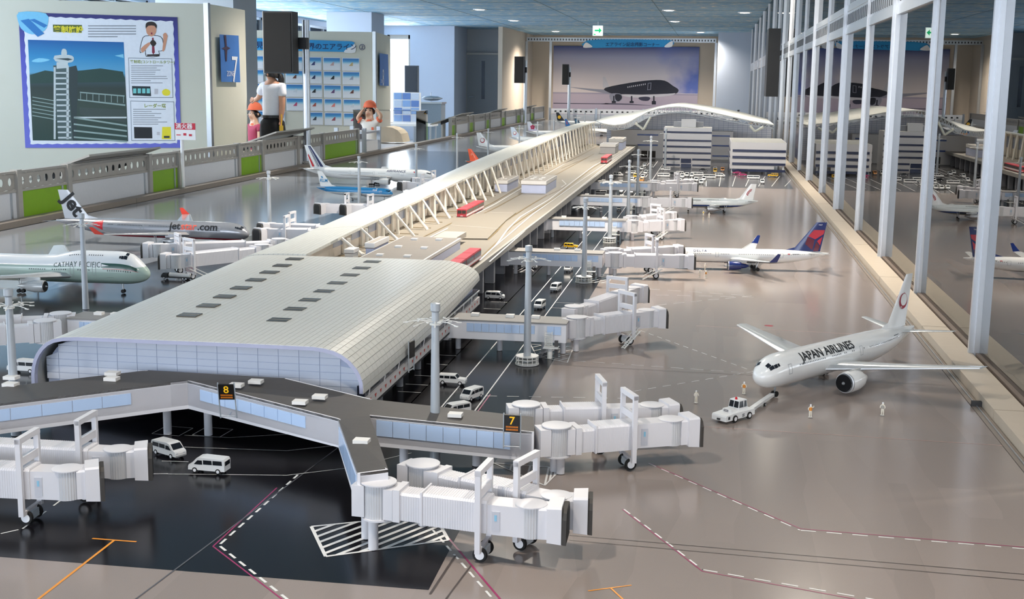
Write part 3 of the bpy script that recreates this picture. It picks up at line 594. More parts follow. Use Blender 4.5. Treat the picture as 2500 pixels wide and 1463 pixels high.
TX0,TX1,TY0,TY1=-3.56,.665,.9,26.6
obj('table_body',MB().lohi((TX0,TY0,.0),(TX1+.09,TY1,.5695)),TB,ap)
obj('apron_surface',MB().lohi((TX0,TY0,.5695),(TX1-.013,TY1,Z0-.0012)),am,ap)
ASPH=mat('printed dark asphalt','#141317',.2,spec=.25,noise=.12,scale=300); ASPH2=mat('printed grey asphalt','#4b4a4a',.18,noise=.1,scale=200); BLUEG=mat('blue grey asphalt with window sheen','#8d9299',.13,noise=.1,scale=3)  # left apron's blue grey is lightened to paint in the windows' sheen
lay_n=[0]
def decal(poly,m,name,z=None):
    lay_n[0]+=1; zz=Z0-.0011+.00001*lay_n[0] if z is None else z-.00125
    return obj(name,MB().add([(p[0],p[1],zz) for p in poly],[tuple(range(len(poly)))]),m,ap)
decal([(-1.60,1.775),(-.405,1.775),(-.42,2.6),(-.43,9.7),(-1.6,9.7)],ASPH,'asphalt_area',Z0+.0002)
decal([(TX0,9.72),(.62,9.72),(.62,13.8),(TX0,13.8)],ASPH2,'asphalt_area',Z0+.00015)
decal([(-2.55,1.775),(-1.6,1.775),(-1.6,9.72),(-2.0,9.72)],mat('printed asphalt','#2b2a2d',.16,noise=.1,scale=200),'asphalt_area',Z0+.00012)
decal([(TX0,4.2),(-2.1,4.2),(-2.0,26),(TX0,26)],BLUEG,'asphalt_area',Z0+.0001)
LW=mat('white line paint','#e4e3e0',.35); LM=mat('magenta line paint','#9a2a5e',.35); LO=mat('orange line paint','#e8962e',.35); LB=mat('dark line paint','#4d4540',.35); LP=mat('pink line paint','#d8a598',.35); LG=mat('grey line paint','#55555a',.35)
def line(pts,w,m,name='line_marking',dash=None,off=0,px=True):
    ps=[P(*p).to_2d() if px else Vector(p) for p in pts]; mb=MB(); lay_n[0]+=1; z=Z0-.0011+.00001*lay_n[0]
    pos=0.
    for a,b in zip(ps[:-1],ps[1:]):
        d=(b-a); l=d.length; d.normalize(); n=Vector((-d.y,d.x)); a2=a+n*off; b2=b+n*off
        segs=[(0,l)] if not dash else [(t,min(t+dash[0],l)) for t in [k*(dash[0]+dash[1]) for k in range(int(l/(dash[0]+dash[1]))+1)] if t<l]
        for s0,s1 in segs:
            p,q=a2+d*s0,a2+d*s1; h=n*w/2
            if dash and name=='dash': obj('dash',MB().add([(*(p-h),z),(*(q-h),z),(*(q+h),z),(*(p+h),z)],[(0,1,2,3)]),m,ap); continue
            mb.add([(*(p-h),z),(*(q-h),z),(*(q+h),z),(*(p+h),z)],[(0,1,2,3)])
    if mb.v:
        o=obj(name,mb,m,ap)
        if dash: tag(o,kind='stuff')
for x in (-.70,-.62,-.535): line([(x,2.58),(x,9.6)],.0035,LW,px=False)
for y in (2.70,2.98,3.06,3.16,3.30,3.42,4.18,4.32): line([(-.76,y),(-.70,y)],.003,LW,px=False)
for y in (4.25,4.36): line([(-.535,y),(-.44,y)],.0025,LW,px=False)
line([(-.527,2.83),(-.527,3.0)],.003,LM,px=False)
# red and white stand lines
D=(.024,.016)
line([(676,1190),(520,1333),(690,1463)],.0028,LM); line([(720,1158),(528,1328)],.0045,LW,'dash',D,.006); line([(536,1333),(735,1490)],.0045,LW,'dash',D,.001)
line([(1094,1312),(1235,1478)],.0035,LM); line([(1030,1256),(1225,1478)],.004,LW,'dash',D,-.004)
line([(1520,1243),(1715,1394),(2200,1482)],.0022,LM); line([(1520,1243),(1712,1391),(2200,1476)],.0032,LW,'dash',(.026,.017),.003)
line([(1585,1130),(1955,1290),(2560,1340)],.0022,LM); line([(1585,1130),(1955,1293),(2560,1343)],.0032,LW,'dash',(.026,.018),-.002)
line([(2,1302),(55,1290),(230,1160)],.0035,LW,'dash',(.03,.03))
line([(1130,965),(1520,972)],.003,LW,'dash',(.03,.025)); line([(1545,955),(1850,905)],.0025,LW,'dash',(.028,.022)); line([(1545,800),(1850,910)],.0025,LW,'dash',(.028,.022)); line([(1400,880),(1850,912)],.0025,LW,'dash',(.035,.02))
line([(1600,720),(1840,725)],.0025,LW,'dash',(.05,.03)); line([(1600,745),(1835,722)],.0025,LW,'dash',(.05,.03)); line([(1580,705),(1835,722)],.0025,LW,'dash',(.05,.03))
line([(1390,1306),(2520,1403)],.0022,LB); line([(1390,1318),(2520,1418)],.0022,LB); line([(1400,893),(2300,940)],.0018,LB); line([(1700,1040),(2475,1089)],.0014,LP); line([(1700,795),(2080,815)],.0015,LP)
line([(225,1314),(333,1322)],.0045,LO); line([(278,1319),(70,1480)],.0045,LO); line([(1436,1442),(1542,1428)],.003,LO); line([(1490,1434),(1540,1480)],.003,LO)
line([(835,1085),(330,1463)],.003,LG); line([(1112,1356),(1050,1450)],.004,LB); line([(1150,1380),(1075,1480)],.003,LB)
line([(450,1091),(560,1095),(700,1100),(840,1085)],.0022,LW); line([(282,1155),(700,1160),(850,1142),(1005,1105)],.0026,LW); line([(450,1062),(560,1068),(830,1052)],.0018,LW); line([(395,1125),(460,1127)],.003,LW); line([(280,1158),(410,1156)],.003,LW)
# hatched boxes
def hatch(quad,n,name='hatched_box',w=.0045):
    q=[P(*p).to_2d() for p in quad]; 
    for i in range(4): line([q[i],q[(i+1)%4]],w*.8,LW,px=False)
    for i in range(1,n):
        t=i/n; a=q[0].lerp(q[1],t) if t<=1 else 0; 
        p0=q[0].lerp(q[3],min(1,2*t)) if 2*t<=1 else q[3].lerp(q[2],2*t-1)
        p1=q[0].lerp(q[1],min(1,2*t)) if 2*t<=1 else q[1].lerp(q[2],2*t-1)
        line([p0,p1],w,LW,'hatch_stripe',px=False)
hatch([(760,1285),(1060,1255),(1095,1318),(795,1358)],11,w=.0075)
hatch([(1205,1130),(1340,1140),(1365,1150),(1330,1185)],6,w=.004); hatch([(1295,840),(1400,848),(1385,885),(1310,870)],7,w=.004); hatch([(1430,668),(1495,672),(1485,692),(1425,688)],7,w=.004)
for q in (((1253,655),(1290,652),(1303,662),(1262,665)),): hatch(q,5,w=.003)
for p in ((400,1048,450,1052),(485,1055,545,1055)):
    pass
for cx,cy in ((-1.157,2.525),(-1.067,2.534)): line([(cx-.035,cy-.03),(cx+.03,cy-.035),(cx+.035,cy+.03),(cx-.03,cy+.035),(cx-.035,cy-.03)],.0015,LW,px=False)
for i in range(9): line([P(1660+i*32,455).to_2d(),P(1652+i*36,430).to_2d()],.006,LW,px=False)
for x in (-.62,-.55,-.48): line([(x,9.9),(x,12.9)],.006,LW,px=False)
# table rims
tr=thing('table_rim','brown grey raised rim along the left edge of the model table','rim',(TX0,0,0)); tag(tr,kind=None)
RIM=mat('rim profile','#7d746b',.45,noise=.08)
for i in range(8): obj('rim_segment',MB().lohi((-.045,TY0+i*3.2,.5805),(.03,TY0+i*3.2+3.195,.612)),RIM,tr)
kr=thing('kerb_rail','beige kerb rail with dark groove under the glass partition','kerb',(TX1,0,0))
KB=mat('beige kerb','#b7aa98',.5,noise=.05,scale=30)
for i in range(24): obj('kerb_block',MB().lohi((.012,TY0+i*1.05,.5705),(.088,TY0+i*1.05+1.044,.606)),KB,kr)
obj('groove',MB().lohi((-.012,TY0,.572),(.010,TY1,.5802)),mat('groove rubber','#7a7067',.6),kr)
obj('guide_wire',MB().lohi((-.002,TY0,.5812),(.001,TY1,.583)),ALU,kr)
for y in (1.75,3.13): obj('clip',MB().lohi((-.012,y-.007,.575),(.012,y+.007,.592)),DARK,kr)
# ================================================================== terminal: near pier head
PRO=[(-.7262,.682),(-.7268,.706),(-.732,.722),(-.739,.735),(-.755,.753),(-.772,.765),(-.79,.773),(-.812,.778),(-.837,.7805),(-.92,.7805),(-1.0,.7805),(-1.1,.780),(-1.19,.779),(-1.30,.7785),(-1.385,.7775),(-1.42,.775),(-1.443,.770),(-1.459,.762),(-1.472,.751),(-1.483,.737),(-1.491,.722),(-1.4965,.704),(-1.499,.687),(-1.5,.62)]
def prof_z(x):
    for (x0,z0),(x1,z1) in zip(PRO[:-1],PRO[1:]):
        if x1<=x<=x0: return z0+(z1-z0)*(x0-x)/max(1e-6,x0-x1)
    return .6
YA,YZ=2.545,3.91
tm=thing('pier_head','white curved roof pier head of the model terminal with blue glass end wall','building',(-1.11,2.56,Z0))
O=Vector((-1.11,2.56,Z0))
def L3(x,y,z):
    if x<-1.0: x-=.07*max(0,(y-2.56)/1.35)*(-1.0-x)/.5      # the hall widens towards the rear
    return (x-O.x,y-O.y,z-O.z)
ROOFW=mat('pearl roof sheet','#d9d8d0',.32,.0,noise=.02); ROOFG=mat('roof joint grey','#b0b2b0',.5)
def off_prof(d):
    out=[]
    for i,(x,z) in enumerate(PRO):
        a=PRO[max(0,i-1)]; b=PRO[min(len(PRO)-1,i+1)]; tx,tz=b[0]-a[0],b[1]-a[1]; l=math.hypot(tx,tz); out.append((x-tz/l*d*-1*-1,z+tx/l*d*-1*-1)) if False else out.append((x+tz/l*d,z-tx/l*d))
    return out
inner=off_prof(-.007)
# roof shell (joint colour) with overhang, rear right corner swept up
def lift(x,y,z):
    # the lower right edge rises towards the rear
    if x>-.80 and y>2.75:
        t=(y-2.75)/(YZ-2.75); k=max(0,(.775-z)/.095); return z+ .040*t*t*k
    return z
ys_=[YA,2.75,2.95,3.15,3.35,3.55,3.75,YZ]
mb=MB(); rings=[]
for y in ys_:
    rings.append([L3(x,y,lift(x,y,z-.0012)) for x,z in PRO]+[L3(x,y,lift(x,y,z)) for x,z in inner[::-1]])
mb.loft(rings); obj('roof_shell',mb,ROOFG,tm,True)
# roof sheets: courses along the profile, bays along the length
arc=[0]
for a,b in zip(PRO[:-1],PRO[1:]): arc.append(arc[-1]+math.hypot(b[0]-a[0],b[1]-a[1]))
def at_arc(s):
    for i in range(len(PRO)-1):
        if s<=arc[i+1] or i==len(PRO)-2:
            t=(s-arc[i])/(arc[i+1]-arc[i]); a,b=PRO[i],PRO[i+1]; return a[0]+(b[0]-a[0])*t,a[1]+(b[1]-a[1])*t
NC,NB=64,44; S0=arc[-1]*.985
bw=(YZ-YA)/NB
sheets=MB()
def sheet_quad(c,b,loc_=True):
    s0,s1=S0*c/NC+.0004,S0*(c+1)/NC-.0004; y0,y1=YA+b*bw+.0004,YA+(b+1)*bw-.0004
    (xa,za),(xb,zb)=at_arc(s0),at_arc(s1)
    tx,tz=xb-xa,zb-za; l=math.hypot(tx,tz); nx,nz=-tz/l*-1*-1,tx/l*-1
    nx,nz=(-tz/l,tx/l) if (-tz/l)*(xa+1.11)+(tx/l)*(za-.6)>0 else (tz/l,-tx/l)
    e=.0011
    lo=[(xa,y0,lift(xa,y0,za)),(xa,y1,lift(xa,y1,za)),(xb,y1,lift(xb,y1,zb)),(xb,y0,lift(xb,y0,zb))]
    hi=[(p[0]+nx*e,p[1],p[2]+nz*e) for p in lo]
    return lo,hi
near=set()
for c in range(0,25):
    for b in range(0,12): near.add((c,b))
for c in range(NC):
    for b in range(NB):
        lo,hi=sheet_quad(c,b)
        if (c,b) in near:
            m=MB().add([L3(*p) for p in lo+hi],[(4,5,6,7),(0,1,5,4),(1,2,6,5),(2,3,7,6),(3,0,4,7)]); obj('roof_sheet',m,ROOFW,tm)
        else: sheets.add([L3(*p) for p in lo+hi],[(4,5,6,7),(0,1,5,4),(1,2,6,5),(2,3,7,6),(3,0,4,7)])
tag(obj('roof_sheets',sheets,ROOFW,tm),kind='stuff')
EDGE=mat('lavender edge band','#b3b6cf',.4)
e2=off_prof(-.008); rings=[]
for y in (YA-.002,YA+.012): rings.append([L3(x,y,z) for x,z in PRO]+[L3(x,y,z) for x,z in e2[::-1]])
obj('roof_edge_band',MB().loft(rings),EDGE,tm)
# end wall and panes
blk=[p for p in off_prof(-.016)]; blk=[p for p in blk if p[1]>.6]
body=MB(); ring=[(x,z) for x,z in blk]; ring=[(ring[0][0],.655)]+ring+[(ring[-1][0],.60),(-1.45,.60),(-1.1,.655)]
body.extr([(x-O.x,z-O.z) for x,z in ring],2.59-O.y,3.88-O.y); obj('hall_body',body,mat('pane joint','#b2bbd2',.5),tm)
PANE=mat('blue tinted pane','#dde2ee',.18,.0,noise=.05,scale=6,coat=.3)
pw,phh=.0475,.0158
for i in range(17):
    x1=-.742-i*pw; x0=x1-pw
    for j in range(8):
        z0=.652+j*phh; z1=z0+phh
        zt=min(z1-.0006,prof_z(x0+.001)-.014,prof_z(x1-.001)-.014)
        if x0<-1.485: x0=-1.485
        if zt-z0>.003 and x1-x0>.01:
            zl=min(z1-.0006,prof_z(x0+.001)-.016); zr=min(z1-.0006,prof_z(x1-.001)-.016)
            obj('wall_pane',MB().add([L3(x0+.0006,2.5885,z0+.0005),L3(x1-.0006,2.5885,z0+.0005),L3(x1-.0006,2.5885,max(zr,z0+.002)),L3(x0+.0006,2.5885,max(zl,z0+.002)),L3(x0+.0006,2.5905,z0),L3(x1-.0006,2.5905,z0),L3(x1-.0006,2.5905,max(zr,z0+.002)),L3(x0+.0006,2.5905,max(zl,z0+.002))],[(0,1,2,3),(0,4,5,1),(1,5,6,2),(2,6,7,3),(3,7,4,0)]),PANE,tm)
# skylights
SKY=mat('skylight dark','#4b463d',.25)
sky_px=[[(469,770),(518.5,747),(561,725),(604,704),(643,684.5),(679.5,666),(713,649.5),(746,633.5)],[(682,782),(721.5,755.5),(757.5,733.5),(793,712),(826,692),(858,672.5),(887,655.5),(914,640)]]
for row in sky_px:
    for p in row:
        c=P(*p,.781); s=thing('x','x','x') if False else None
        z=.7825
        sk=obj('skylight',MB().lohi((-.0245,-.022,-.003),(.0245,.022,.0004)),SKY,tm,loc=L3(c.x,c.y,z))
        obj('glazing_bar',MB().lohi((-.0245,-.0012,.0003),(.0245,.0012,.0010)),mat('skylight bar','#8d887c',.4),sk)
# right side below the roof: fascia with red pennants, glazing strip, ground floor wall and pillars
CON=mat('model concrete','#9a9ba0',.6,noise=.06); FAS=mat('pale fascia','#d6d3d2',.5); DKW=mat('dark glazing','#2a2e3c',.15); REDP=mat('pennant red','#c8483e',.5)
obj('fascia',MB().lohi(L3(-.752,2.575,.640),L3(-.728,3.93,.664)),FAS,tm)
obj('glazing_strip',MB().lohi(L3(-.75,2.58,.664),L3(-.733,3.92,.690)),DKW,tm)
obj('handrail',MB().lohi(L3(-.730,2.58,.684),L3(-.727,3.92,.687)),WHITE,tm)
for i in range(30):
    y=2.60+i*.044; obj('pennant',MB().add([L3(-.7272,y,.657),L3(-.7272,y+.016,.657),L3(-.7272,y+.008,.6475)],[(0,1,2)]),REDP,tm)
    if i%3==0: obj('bracket',MB().tube(L3(-.7295,y,.664),L3(-.7275,y+.012,.688),.0012,n=5),WHITE,tm)
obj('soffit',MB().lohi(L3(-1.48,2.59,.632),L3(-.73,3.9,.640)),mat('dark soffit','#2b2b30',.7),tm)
obj('ground_wall',MB().lohi(L3(-1.44,2.85,.58),L3(-.80,3.9,.632)),CON,tm)
for i in range(6):
    y=2.9+i*.18; obj('dark_doorway',MB().lohi(L3(-.802,y,.581),L3(-.797,y+.07,.622)),mat('doorway dark','#15161a',.6),tm)
for i in range(7): obj('pillar',MB().tube(L3(-.768,2.63+i*.2,.58),L3(-.768,2.63+i*.2,.634),.009,n=12),CON,tm,True)
# ================================================================== long concourse roof and deck
cc=thing('concourse','long white concourse wing with leaning struts and an upper deck','building',(-1.1,4,Z0)); O2=Vector((-1.1,4,Z0))
def K3(x,y,z): return (x-O2.x,y-O2.y,z-O2.z)
CS=[(3.9,.7755,-1.31,.783),(4.43,.780,-1.30,.803),(5.23,.797,-1.285,.826),(6.3,.812,-1.27,.852),(7.0,.832,-1.26,.870),(7.8,.852,-1.25,.890),(8.6,.868,-1.245,.905),(9.6,.882,-1.24,.925),(10.7,.894,-1.237,.942),(12.0,.905,-1.232,.953),(13.5,.91,-1.23,.958)]
def cs(y):
    for a,b in zip(CS[:-1],CS[1:]):
        if y<=b[0]: t=(y-a[0])/(b[0]-a[0]); return [a[k]+(b[k]-a[k])*t for k in (1,2,3)]
    return list(CS[-1][1:])
def csec(y,d=0):
    zl,xr,zr=cs(y); out=[(-1.572,.60),(-1.57,.66),(-1.564,zl-.06),(-1.548,zl-.03),(-1.526,zl-.010)]
    for k in range(9):
        t=k/8; x=-1.5+(xr+1.5)*t; out.append((x,zl+(zr-zl)*t+(.003+.011*min(1,max(0,(y-4.2)/2)))*math.sin(pi*t)))
    return [(x+(d*.8 if i<4 else 0),z-d*(0 if i<3 else 1)) for i,(x,z) in enumerate(out)]
rm=mat('concourse roof sheet','#d9d8cf',.35,.0,noise=.02)
nt=rm.node_tree; N=nt.nodes; L=nt.links; b=N['Principled BSDF']; tc=N.new('ShaderNodeTexCoord')
br=N.new('ShaderNodeTexBrick'); br.inputs['Scale'].default_value=1; br.offset=0; br.inputs['Color1'].default_value=lin('#dcdbd2'); br.inputs['Color2'].default_value=lin('#d6d5cc'); br.inputs['Mortar'].default_value=lin('#b2b2ac'); br.inputs['Mortar Size'].default_value=.0008; br.inputs['Brick Width'].default_value=.031; br.inputs['Row Height'].default_value=.017
mp=N.new('ShaderNodeMapping'); mp.inputs['Rotation'].default_value=(0,0,R(90)); L.new(tc.outputs['Object'],mp.inputs[0]); L.new(mp.outputs[0],br.inputs[0]); L.new(br.outputs[0],b.inputs['Base Color'])
seams=[3.92,4.55,5.35,6.35,7.6,9.0,10.6,12.0,13.25]
for a,b_ in zip(seams[:-1],seams[1:]):
    rings=[]; n=5
    for k in range(n+1):
        y=a+.002+(b_-a-.004)*k/n; o_=csec(y); i_=csec(y,.010); rings.append([K3(x,y,z) for x,z in o_]+[K3(x,y,z) for x,z in i_[::-1]])
    obj('roof_section',MB().loft(rings),rm,cc,True)
DECK=mat('cream deck','#8f887c',.5,noise=.03,scale=12); TRK=mat('track groove','#7d6c4a',.6); DSIDE=mat('deck side','#aaa79f',.5)
DX=-.79; DZ=.72
obj('deck',MB().lohi(K3(-1.40,3.93,.707),K3(DX,13.28,DZ)),DECK,cc)
obj('deck_edge',MB().lohi(K3(DX-.004,3.93,.695),K3(DX+.006,13.28,DZ+.004)),DSIDE,cc)
obj('inner_wall',MB().lohi(K3(-1.50,3.93,.60),K3(-1.335,13.25,.775)),mat('cream inner wall','#ece2d4',.6,noise=.04,scale=6),cc)
def wz(y): z=cs(y); return z[2]-.02
rings=[]
for a in [3.95+i*.6 for i in range(16)]: rings.append([K3(-1.40,a,.74),K3(-1.336,a,.74),K3(-1.336,a,wz(a)),K3(-1.40,a,wz(a))])
obj('upper_wall',MB().loft(rings),mat('cream inner wall','#ece2d4',.6,noise=.04,scale=6),cc)
STRT=mat('ivory strut','#f4efe4',.4); WPANE=mat('hall window','#aab6d0',.15)
def decal2(x0,y0,x1,y1,m,name,dz=.0015):
    return obj(name,MB().lohi(K3(x0,y0,DZ),K3(x1,y1,DZ+dz)),m,cc)
y=4.28; i=0
while y<13.15:
    zl,xr,zr=cs(y); foot=Vector((-1.20,y,DZ)); top=Vector((xr+.004,y+.01,zr-.004))
    obj('strut',MB().tube(K3(*foot),K3(*top),.0062,.005,n=8),STRT,cc,True)
    if i%2==0: obj('strut',MB().tube(K3(-1.205,y+.035,DZ),K3(xr-.01,y+.03,zr-.006),.0052,.0042,n=8),STRT,cc,True)
    obj('pillar',MB().tube(K3(-1.285,y+.06,DZ),K3(-1.288,y+.06,zr-.01),.008,.006,n=8),STRT,cc,True)
    obj('rib_pillar',MB().tube(K3(-1.325,y+.13,DZ),K3(-1.326,y+.13,zr-.014),.008,.006,n=6),STRT,cc,True)
    obj('hall_window',MB().lohi(K3(-1.3358,y+.02,.80 if y>6 else .755),K3(-1.3335,y+.17,max(.79,zr-.05))),WPANE,cc)
    obj('foot_strip',MB().lohi(K3(-1.33,y+.07,DZ),K3(-1.2,y+.076,DZ+.002)),TRK,cc)
    y+=.235; i+=1
# tracks, lanes on the deck
def dpath(pts,w,m,name,z=.0012):
    ps=[P(px,py,DZ).to_2d() for px,py in pts]; mb=MB()
    for a,b in zip(ps[:-1],ps[1:]):
        d=(b-a).normalized(); n=Vector((-d.y,d.x))*w/2; e=d*w*.3
        a2,b2=a-e,b+e; mb.add([K3(*(a2-n),DZ+z),K3(*(b2-n),DZ+z),K3(*(b2+n),DZ+z),K3(*(a2+n),DZ+z)],[(0,1,2,3)])
    obj(name,mb,m,cc)
dpath([(1020,586),(1200,497),(1290,445),(1420,378),(1470,352)],.007,TRK,'track'); dpath([(1085,570),(1215,505),(1330,442),(1450,376)],.007,TRK,'track')
dpath([(1050,580),(1210,498),(1290,450),(1400,388)],.008,LW,'lane_line')
dpath([(1170,638),(1210,600),(1240,560),(1270,530),(1340,488),(1450,405),(1540,357)],.007,LW,'lane_line',.0014)
dpath([(1195,640),(1300,548),(1400,470),(1500,390),(1556,354)],.006,LW,'lane_line',.0016)
dpath([(1190,586),(1212,566),(1234,540),(1280,510),(1335,477)],.008,TRK,'track',.0013); dpath([(1175,628),(1215,590),(1250,552),(1290,525),(1350,487),(1440,415),(1530,360)],.007,TRK,'track',.0013)
dpath([(1372,440),(1382,450),(1370,458)],.006,LW,'lane_line',.0014); dpath([(1362,446),(1382,452),(1372,461),(1340,476)],.004,TRK,'track',.0013)
dpath([(1190,618),(1300,524),(1420,440),(1530,365)],.006,LW,'lane_line',.0013); dpath([(1440,396),(1470,386),(1510,372)],.004,TRK,'track',.0015); dpath([(1370,412),(1410,395),(1432,388)],.003,TRK,'track',.0015)
pl=[P(*p,DZ) for p in ((1075,585),(1190,586),(1236,540),(1260,522),(1120,525))]
obj('platform',MB().prism([(p.x-O2.x,p.y-O2.y) for p in pl],DZ-O2.z,DZ+.006-O2.z),DECK,cc)
dpath([(1100,553),(1218,562)],.004,LW,'platform_joint',.0068); dpath([(1140,520),(1252,523)],.004,LW,'platform_joint',.0068)
# kiosks on the deck
KW=mat('kiosk wall','#c3cbe6',.4); KR=mat('kiosk roof','#b3aca3',.6); KP=mat('kiosk parapet','#e9e6e2',.5); KB_=mat('kiosk band','#857f80',.5)
def kiosk(bl,br,rr,h,label,boxes=2,wall=KW,roof=KR):
    a,b,c=[P(*p,DZ) for p in (bl,br,rr)]; w=max(.03,b.x-a.x); d=max(.05,c.y-b.y)
    t=thing('deck_kiosk',label,'kiosk',(a.x,a.y,DZ))
    obj('wall',MB().lohi((0,0,0),(w,d,h*.66)),wall,t); obj('band',MB().lohi((-.001,-.001,h*.66),(w+.001,d+.001,h*.72)),KB_,t)
    obj('parapet',MB().lohi((-.003,-.003,h*.72),(w+.003,d+.003,h)),KP,t); obj('roof',MB().lohi((.004,.004,h),(w-.004,d-.004,h+.0006)),roof,t)
    for k in range(boxes): obj('roof_box',MB().lohi((w*.25+(k%2)*w*.35,d*(.2+.5*(k//2)/max(1,(boxes+1)//2)),h),(w*.25+(k%2)*w*.35+w*.16,d*(.2+.5*(k//2)/max(1,(boxes+1)//2))+d*.1,h+.005)),KP,t)
    n=max(3,int(w/.018))
    if wall is KW:
        for k in range(n): obj('pane',MB().lohi((w*k/n+.0006,-.0012,.002),(w*(k+1)/n-.0006,0,h*.64)),KW,t)
    return t
kiosk((1272.8,471.6),(1332.5,473),(1359.6,456.6),.072,'blue white kiosk in the middle of the cream deck',4)
kiosk((1208,468),(1241.5,467),(1258.5,453),.066,'small blue white kiosk half behind the leaning struts')
kiosk((1464.6,375),(1501.5,375.7),(1511,370),.085,'plain grey box kiosk near the far end of the deck',0,mat('grey card','#b9b7b8',.6),mat('grey card','#b9b7b8',.6))
kiosk((1486,366),(1520,366),(1536,360),.105,'pale kiosk behind the plain grey box at the far end of the deck',2)
kiosk((893,634),(912,630),(934,612),.060,'small kiosk just behind the pier head roof by the first struts',0)
kiosk((842,640),(858,636),(870,630),.045,'low white hut squeezed behind the pier head roof',0,KP,KP)
t=thing('deck_kiosk','broad low kiosk with grey roof and six white roof boxes','kiosk',(-1.16,3.935,DZ))
a,b_=P(990,577,.762),P(1126,580,.762)
wx=b_.x+1.16; dy=a.y-3.935
obj('wall',MB().lohi((0,0,0),(wx,dy,.03)),KW,t); obj('band',MB().lohi((-.001,0,.028),(wx+.001,dy+.001,.032)),KB_,t); obj('parapet',MB().lohi((-.002,0,.032),(wx+.003,dy+.003,.042)),KP,t); obj('roof',MB().lohi((.003,.003,.042),(wx-.004,dy-.004,.0426)),mat('kiosk grey roof','#8d867e',.6),t)
for px,py in ((1012,584),(1072,585),(973,602),(1036,605),(928,622),(995,625)):
    c=P(px,py,.766); obj('roof_box',MB().lohi((c.x+1.16-.012,c.y-3.935-.012,.0426),(c.x+1.16+.012,c.y-3.935+.012,.049)),KP,t)
a=P(1105,565,.762); obj('canopy',MB().lohi((wx-.11,dy,.02),(wx-.02,dy+.22,.04)),KR,t)
# wing shuttle trains
TRED=mat('train red','#c23b46',.35); TWIN=mat('train window','#3b3532',.2)
def train(x,y,l,w,h,label,cars=2):
    t=thing('shuttle_train',label,'train',(x,y,DZ+.0016)); cl=l/cars
    for k in range(cars):
        y0,y1=k*cl+.0015,(k+1)*cl-.0015
        c=obj('car_body',MB().lohi((-w/2,y0,.006),(w/2,y1,h*.94)),TRED,t)
        obj('roof',MB().lohi((-w/2+.001,y0+.001,h*.94),(w/2-.001,y1-.001,h)),mat('train roof red','#d24d57',.4),c)
        for s in (-1,1): obj('side_window',MB().lohi((s*(w/2),y0+.003,h*.48),(s*(w/2+.0006),y1-.003,h*.86)),TWIN,c); obj('white_stripe',MB().lohi((s*(w/2),y0,h*.24),(s*(w/2+.0006),y1,h*.42)),WHITE,c)
        obj('bogie',MB().lohi((-w*.4,y0+.01,0),(w*.4,y1-.01,.006)),DARK,c)
        if k==0: obj('windscreen',MB().lohi((-w/2+.003,y0-.0007,h*.5),(-.001,y0,h*.86)),TWIN,c); obj('windscreen',MB().lohi((.001,y0-.0007,h*.5),(w/2-.003,y0,h*.86)),TWIN,c); obj('bumper',MB().lohi((-w/2-.002,y0-.002,.001),(w/2+.002,y0+.002,.007)),DARK,c); obj('headlamp',MB().lohi((-.006,y0-.0008,h*.22),(.006,y0,h*.28)),WHITE,c)
a,b_,c=P(1116.5,533,DZ),P(1137.5,535,DZ),P(1184,512,DZ)
train((a.x+b_.x)/2,(a.y+b_.y)/2,c.y-b_.y,b_.x-a.x,.043,'red shuttle train on the cream deck beside the leaning struts',3)
c=P(1174,636,DZ); train(c.x-.02,3.95,c.y-3.95,.042,.043,'red shuttle train just behind the curved pier head roof',3)
a,b_,c=P(1467,400,DZ),P(1481,401,DZ),P(1491,392,DZ); train((a.x+b_.x)/2,a.y,c.y-b_.y,b_.x-a.x,.05,'small red shuttle train near the far end of the deck',1)
# wall and pillars under the deck
WLD=mat('dark service wall','#6d7078',.6,noise=.08,scale=10)
obj('service_wall',MB().lohi(K3(-1.45,3.93,.58),K3(-.86,13.25,.695)),WLD,cc)
yy=4.0; i=0
while yy<13.2:
    obj('service_pillar',MB().lohi(K3(-.855,yy,.58),K3(-.82,yy+.03,.695)),CON,cc)
    obj('service_panel',MB().lohi(K3(-.859,yy+.06,.60),K3(-.850,yy+.17,.685)),CON,cc)
    if i%2: obj('service_door',MB().lohi(K3(-.8505,yy+.08,.581),K3(-.848,yy+.13,.63)),mat('doorway dark','#15161a',.6),cc)
    yy+=.24; i+=1
# ================================================================== main terminal at the far end
mt=thing('main_terminal','far main terminal with wave shaped white roof on lattice truss','building',(0,13,Z0)); O3=Vector((0,13,Z0))
def T3(v): v=Vector(v); return tuple(v-O3)
fpx=[(1471,300.6),(1485,303.5),(1500,305),(1524,302),(1540,295),(1552,288),(1580,273),(1606,264.5),(1636,260.5),(1660,260),(1680,262),(1720,269.5),(1780,283),(1840,296),(1890,304)]
rpx=[(1455,294),(1475,287),(1506,279),(1545,274),(1572,268),(1590,264),(1606,260),(1620,257),(1640,253.5),(1656,251.5),(1672,251),(1705,254.5),(1760,263),(1820,276),(1872,290)]
F=[PY(*p,13.0) for p in fpx]; Rr=[PY(*p,15.5) for p in rpx]
mid=[(f.lerp(r,.5)) for f,r in zip(F,Rr)]
WROOF=mat('wave roof white','#e3e2da',.35,noise=.02)
def shell(rows,t):
    rings=[]
    for row in rows: rings.append([T3(p) for p in row]+[T3(p-Vector((0,0,t))) for p in row[::-1]])
    return MB().loft(rings)
obj('wave_roof',shell([F,mid,Rr],.012),WROOF,mt,True)
TRS=mat('truss white','#dfe2e4',.4)
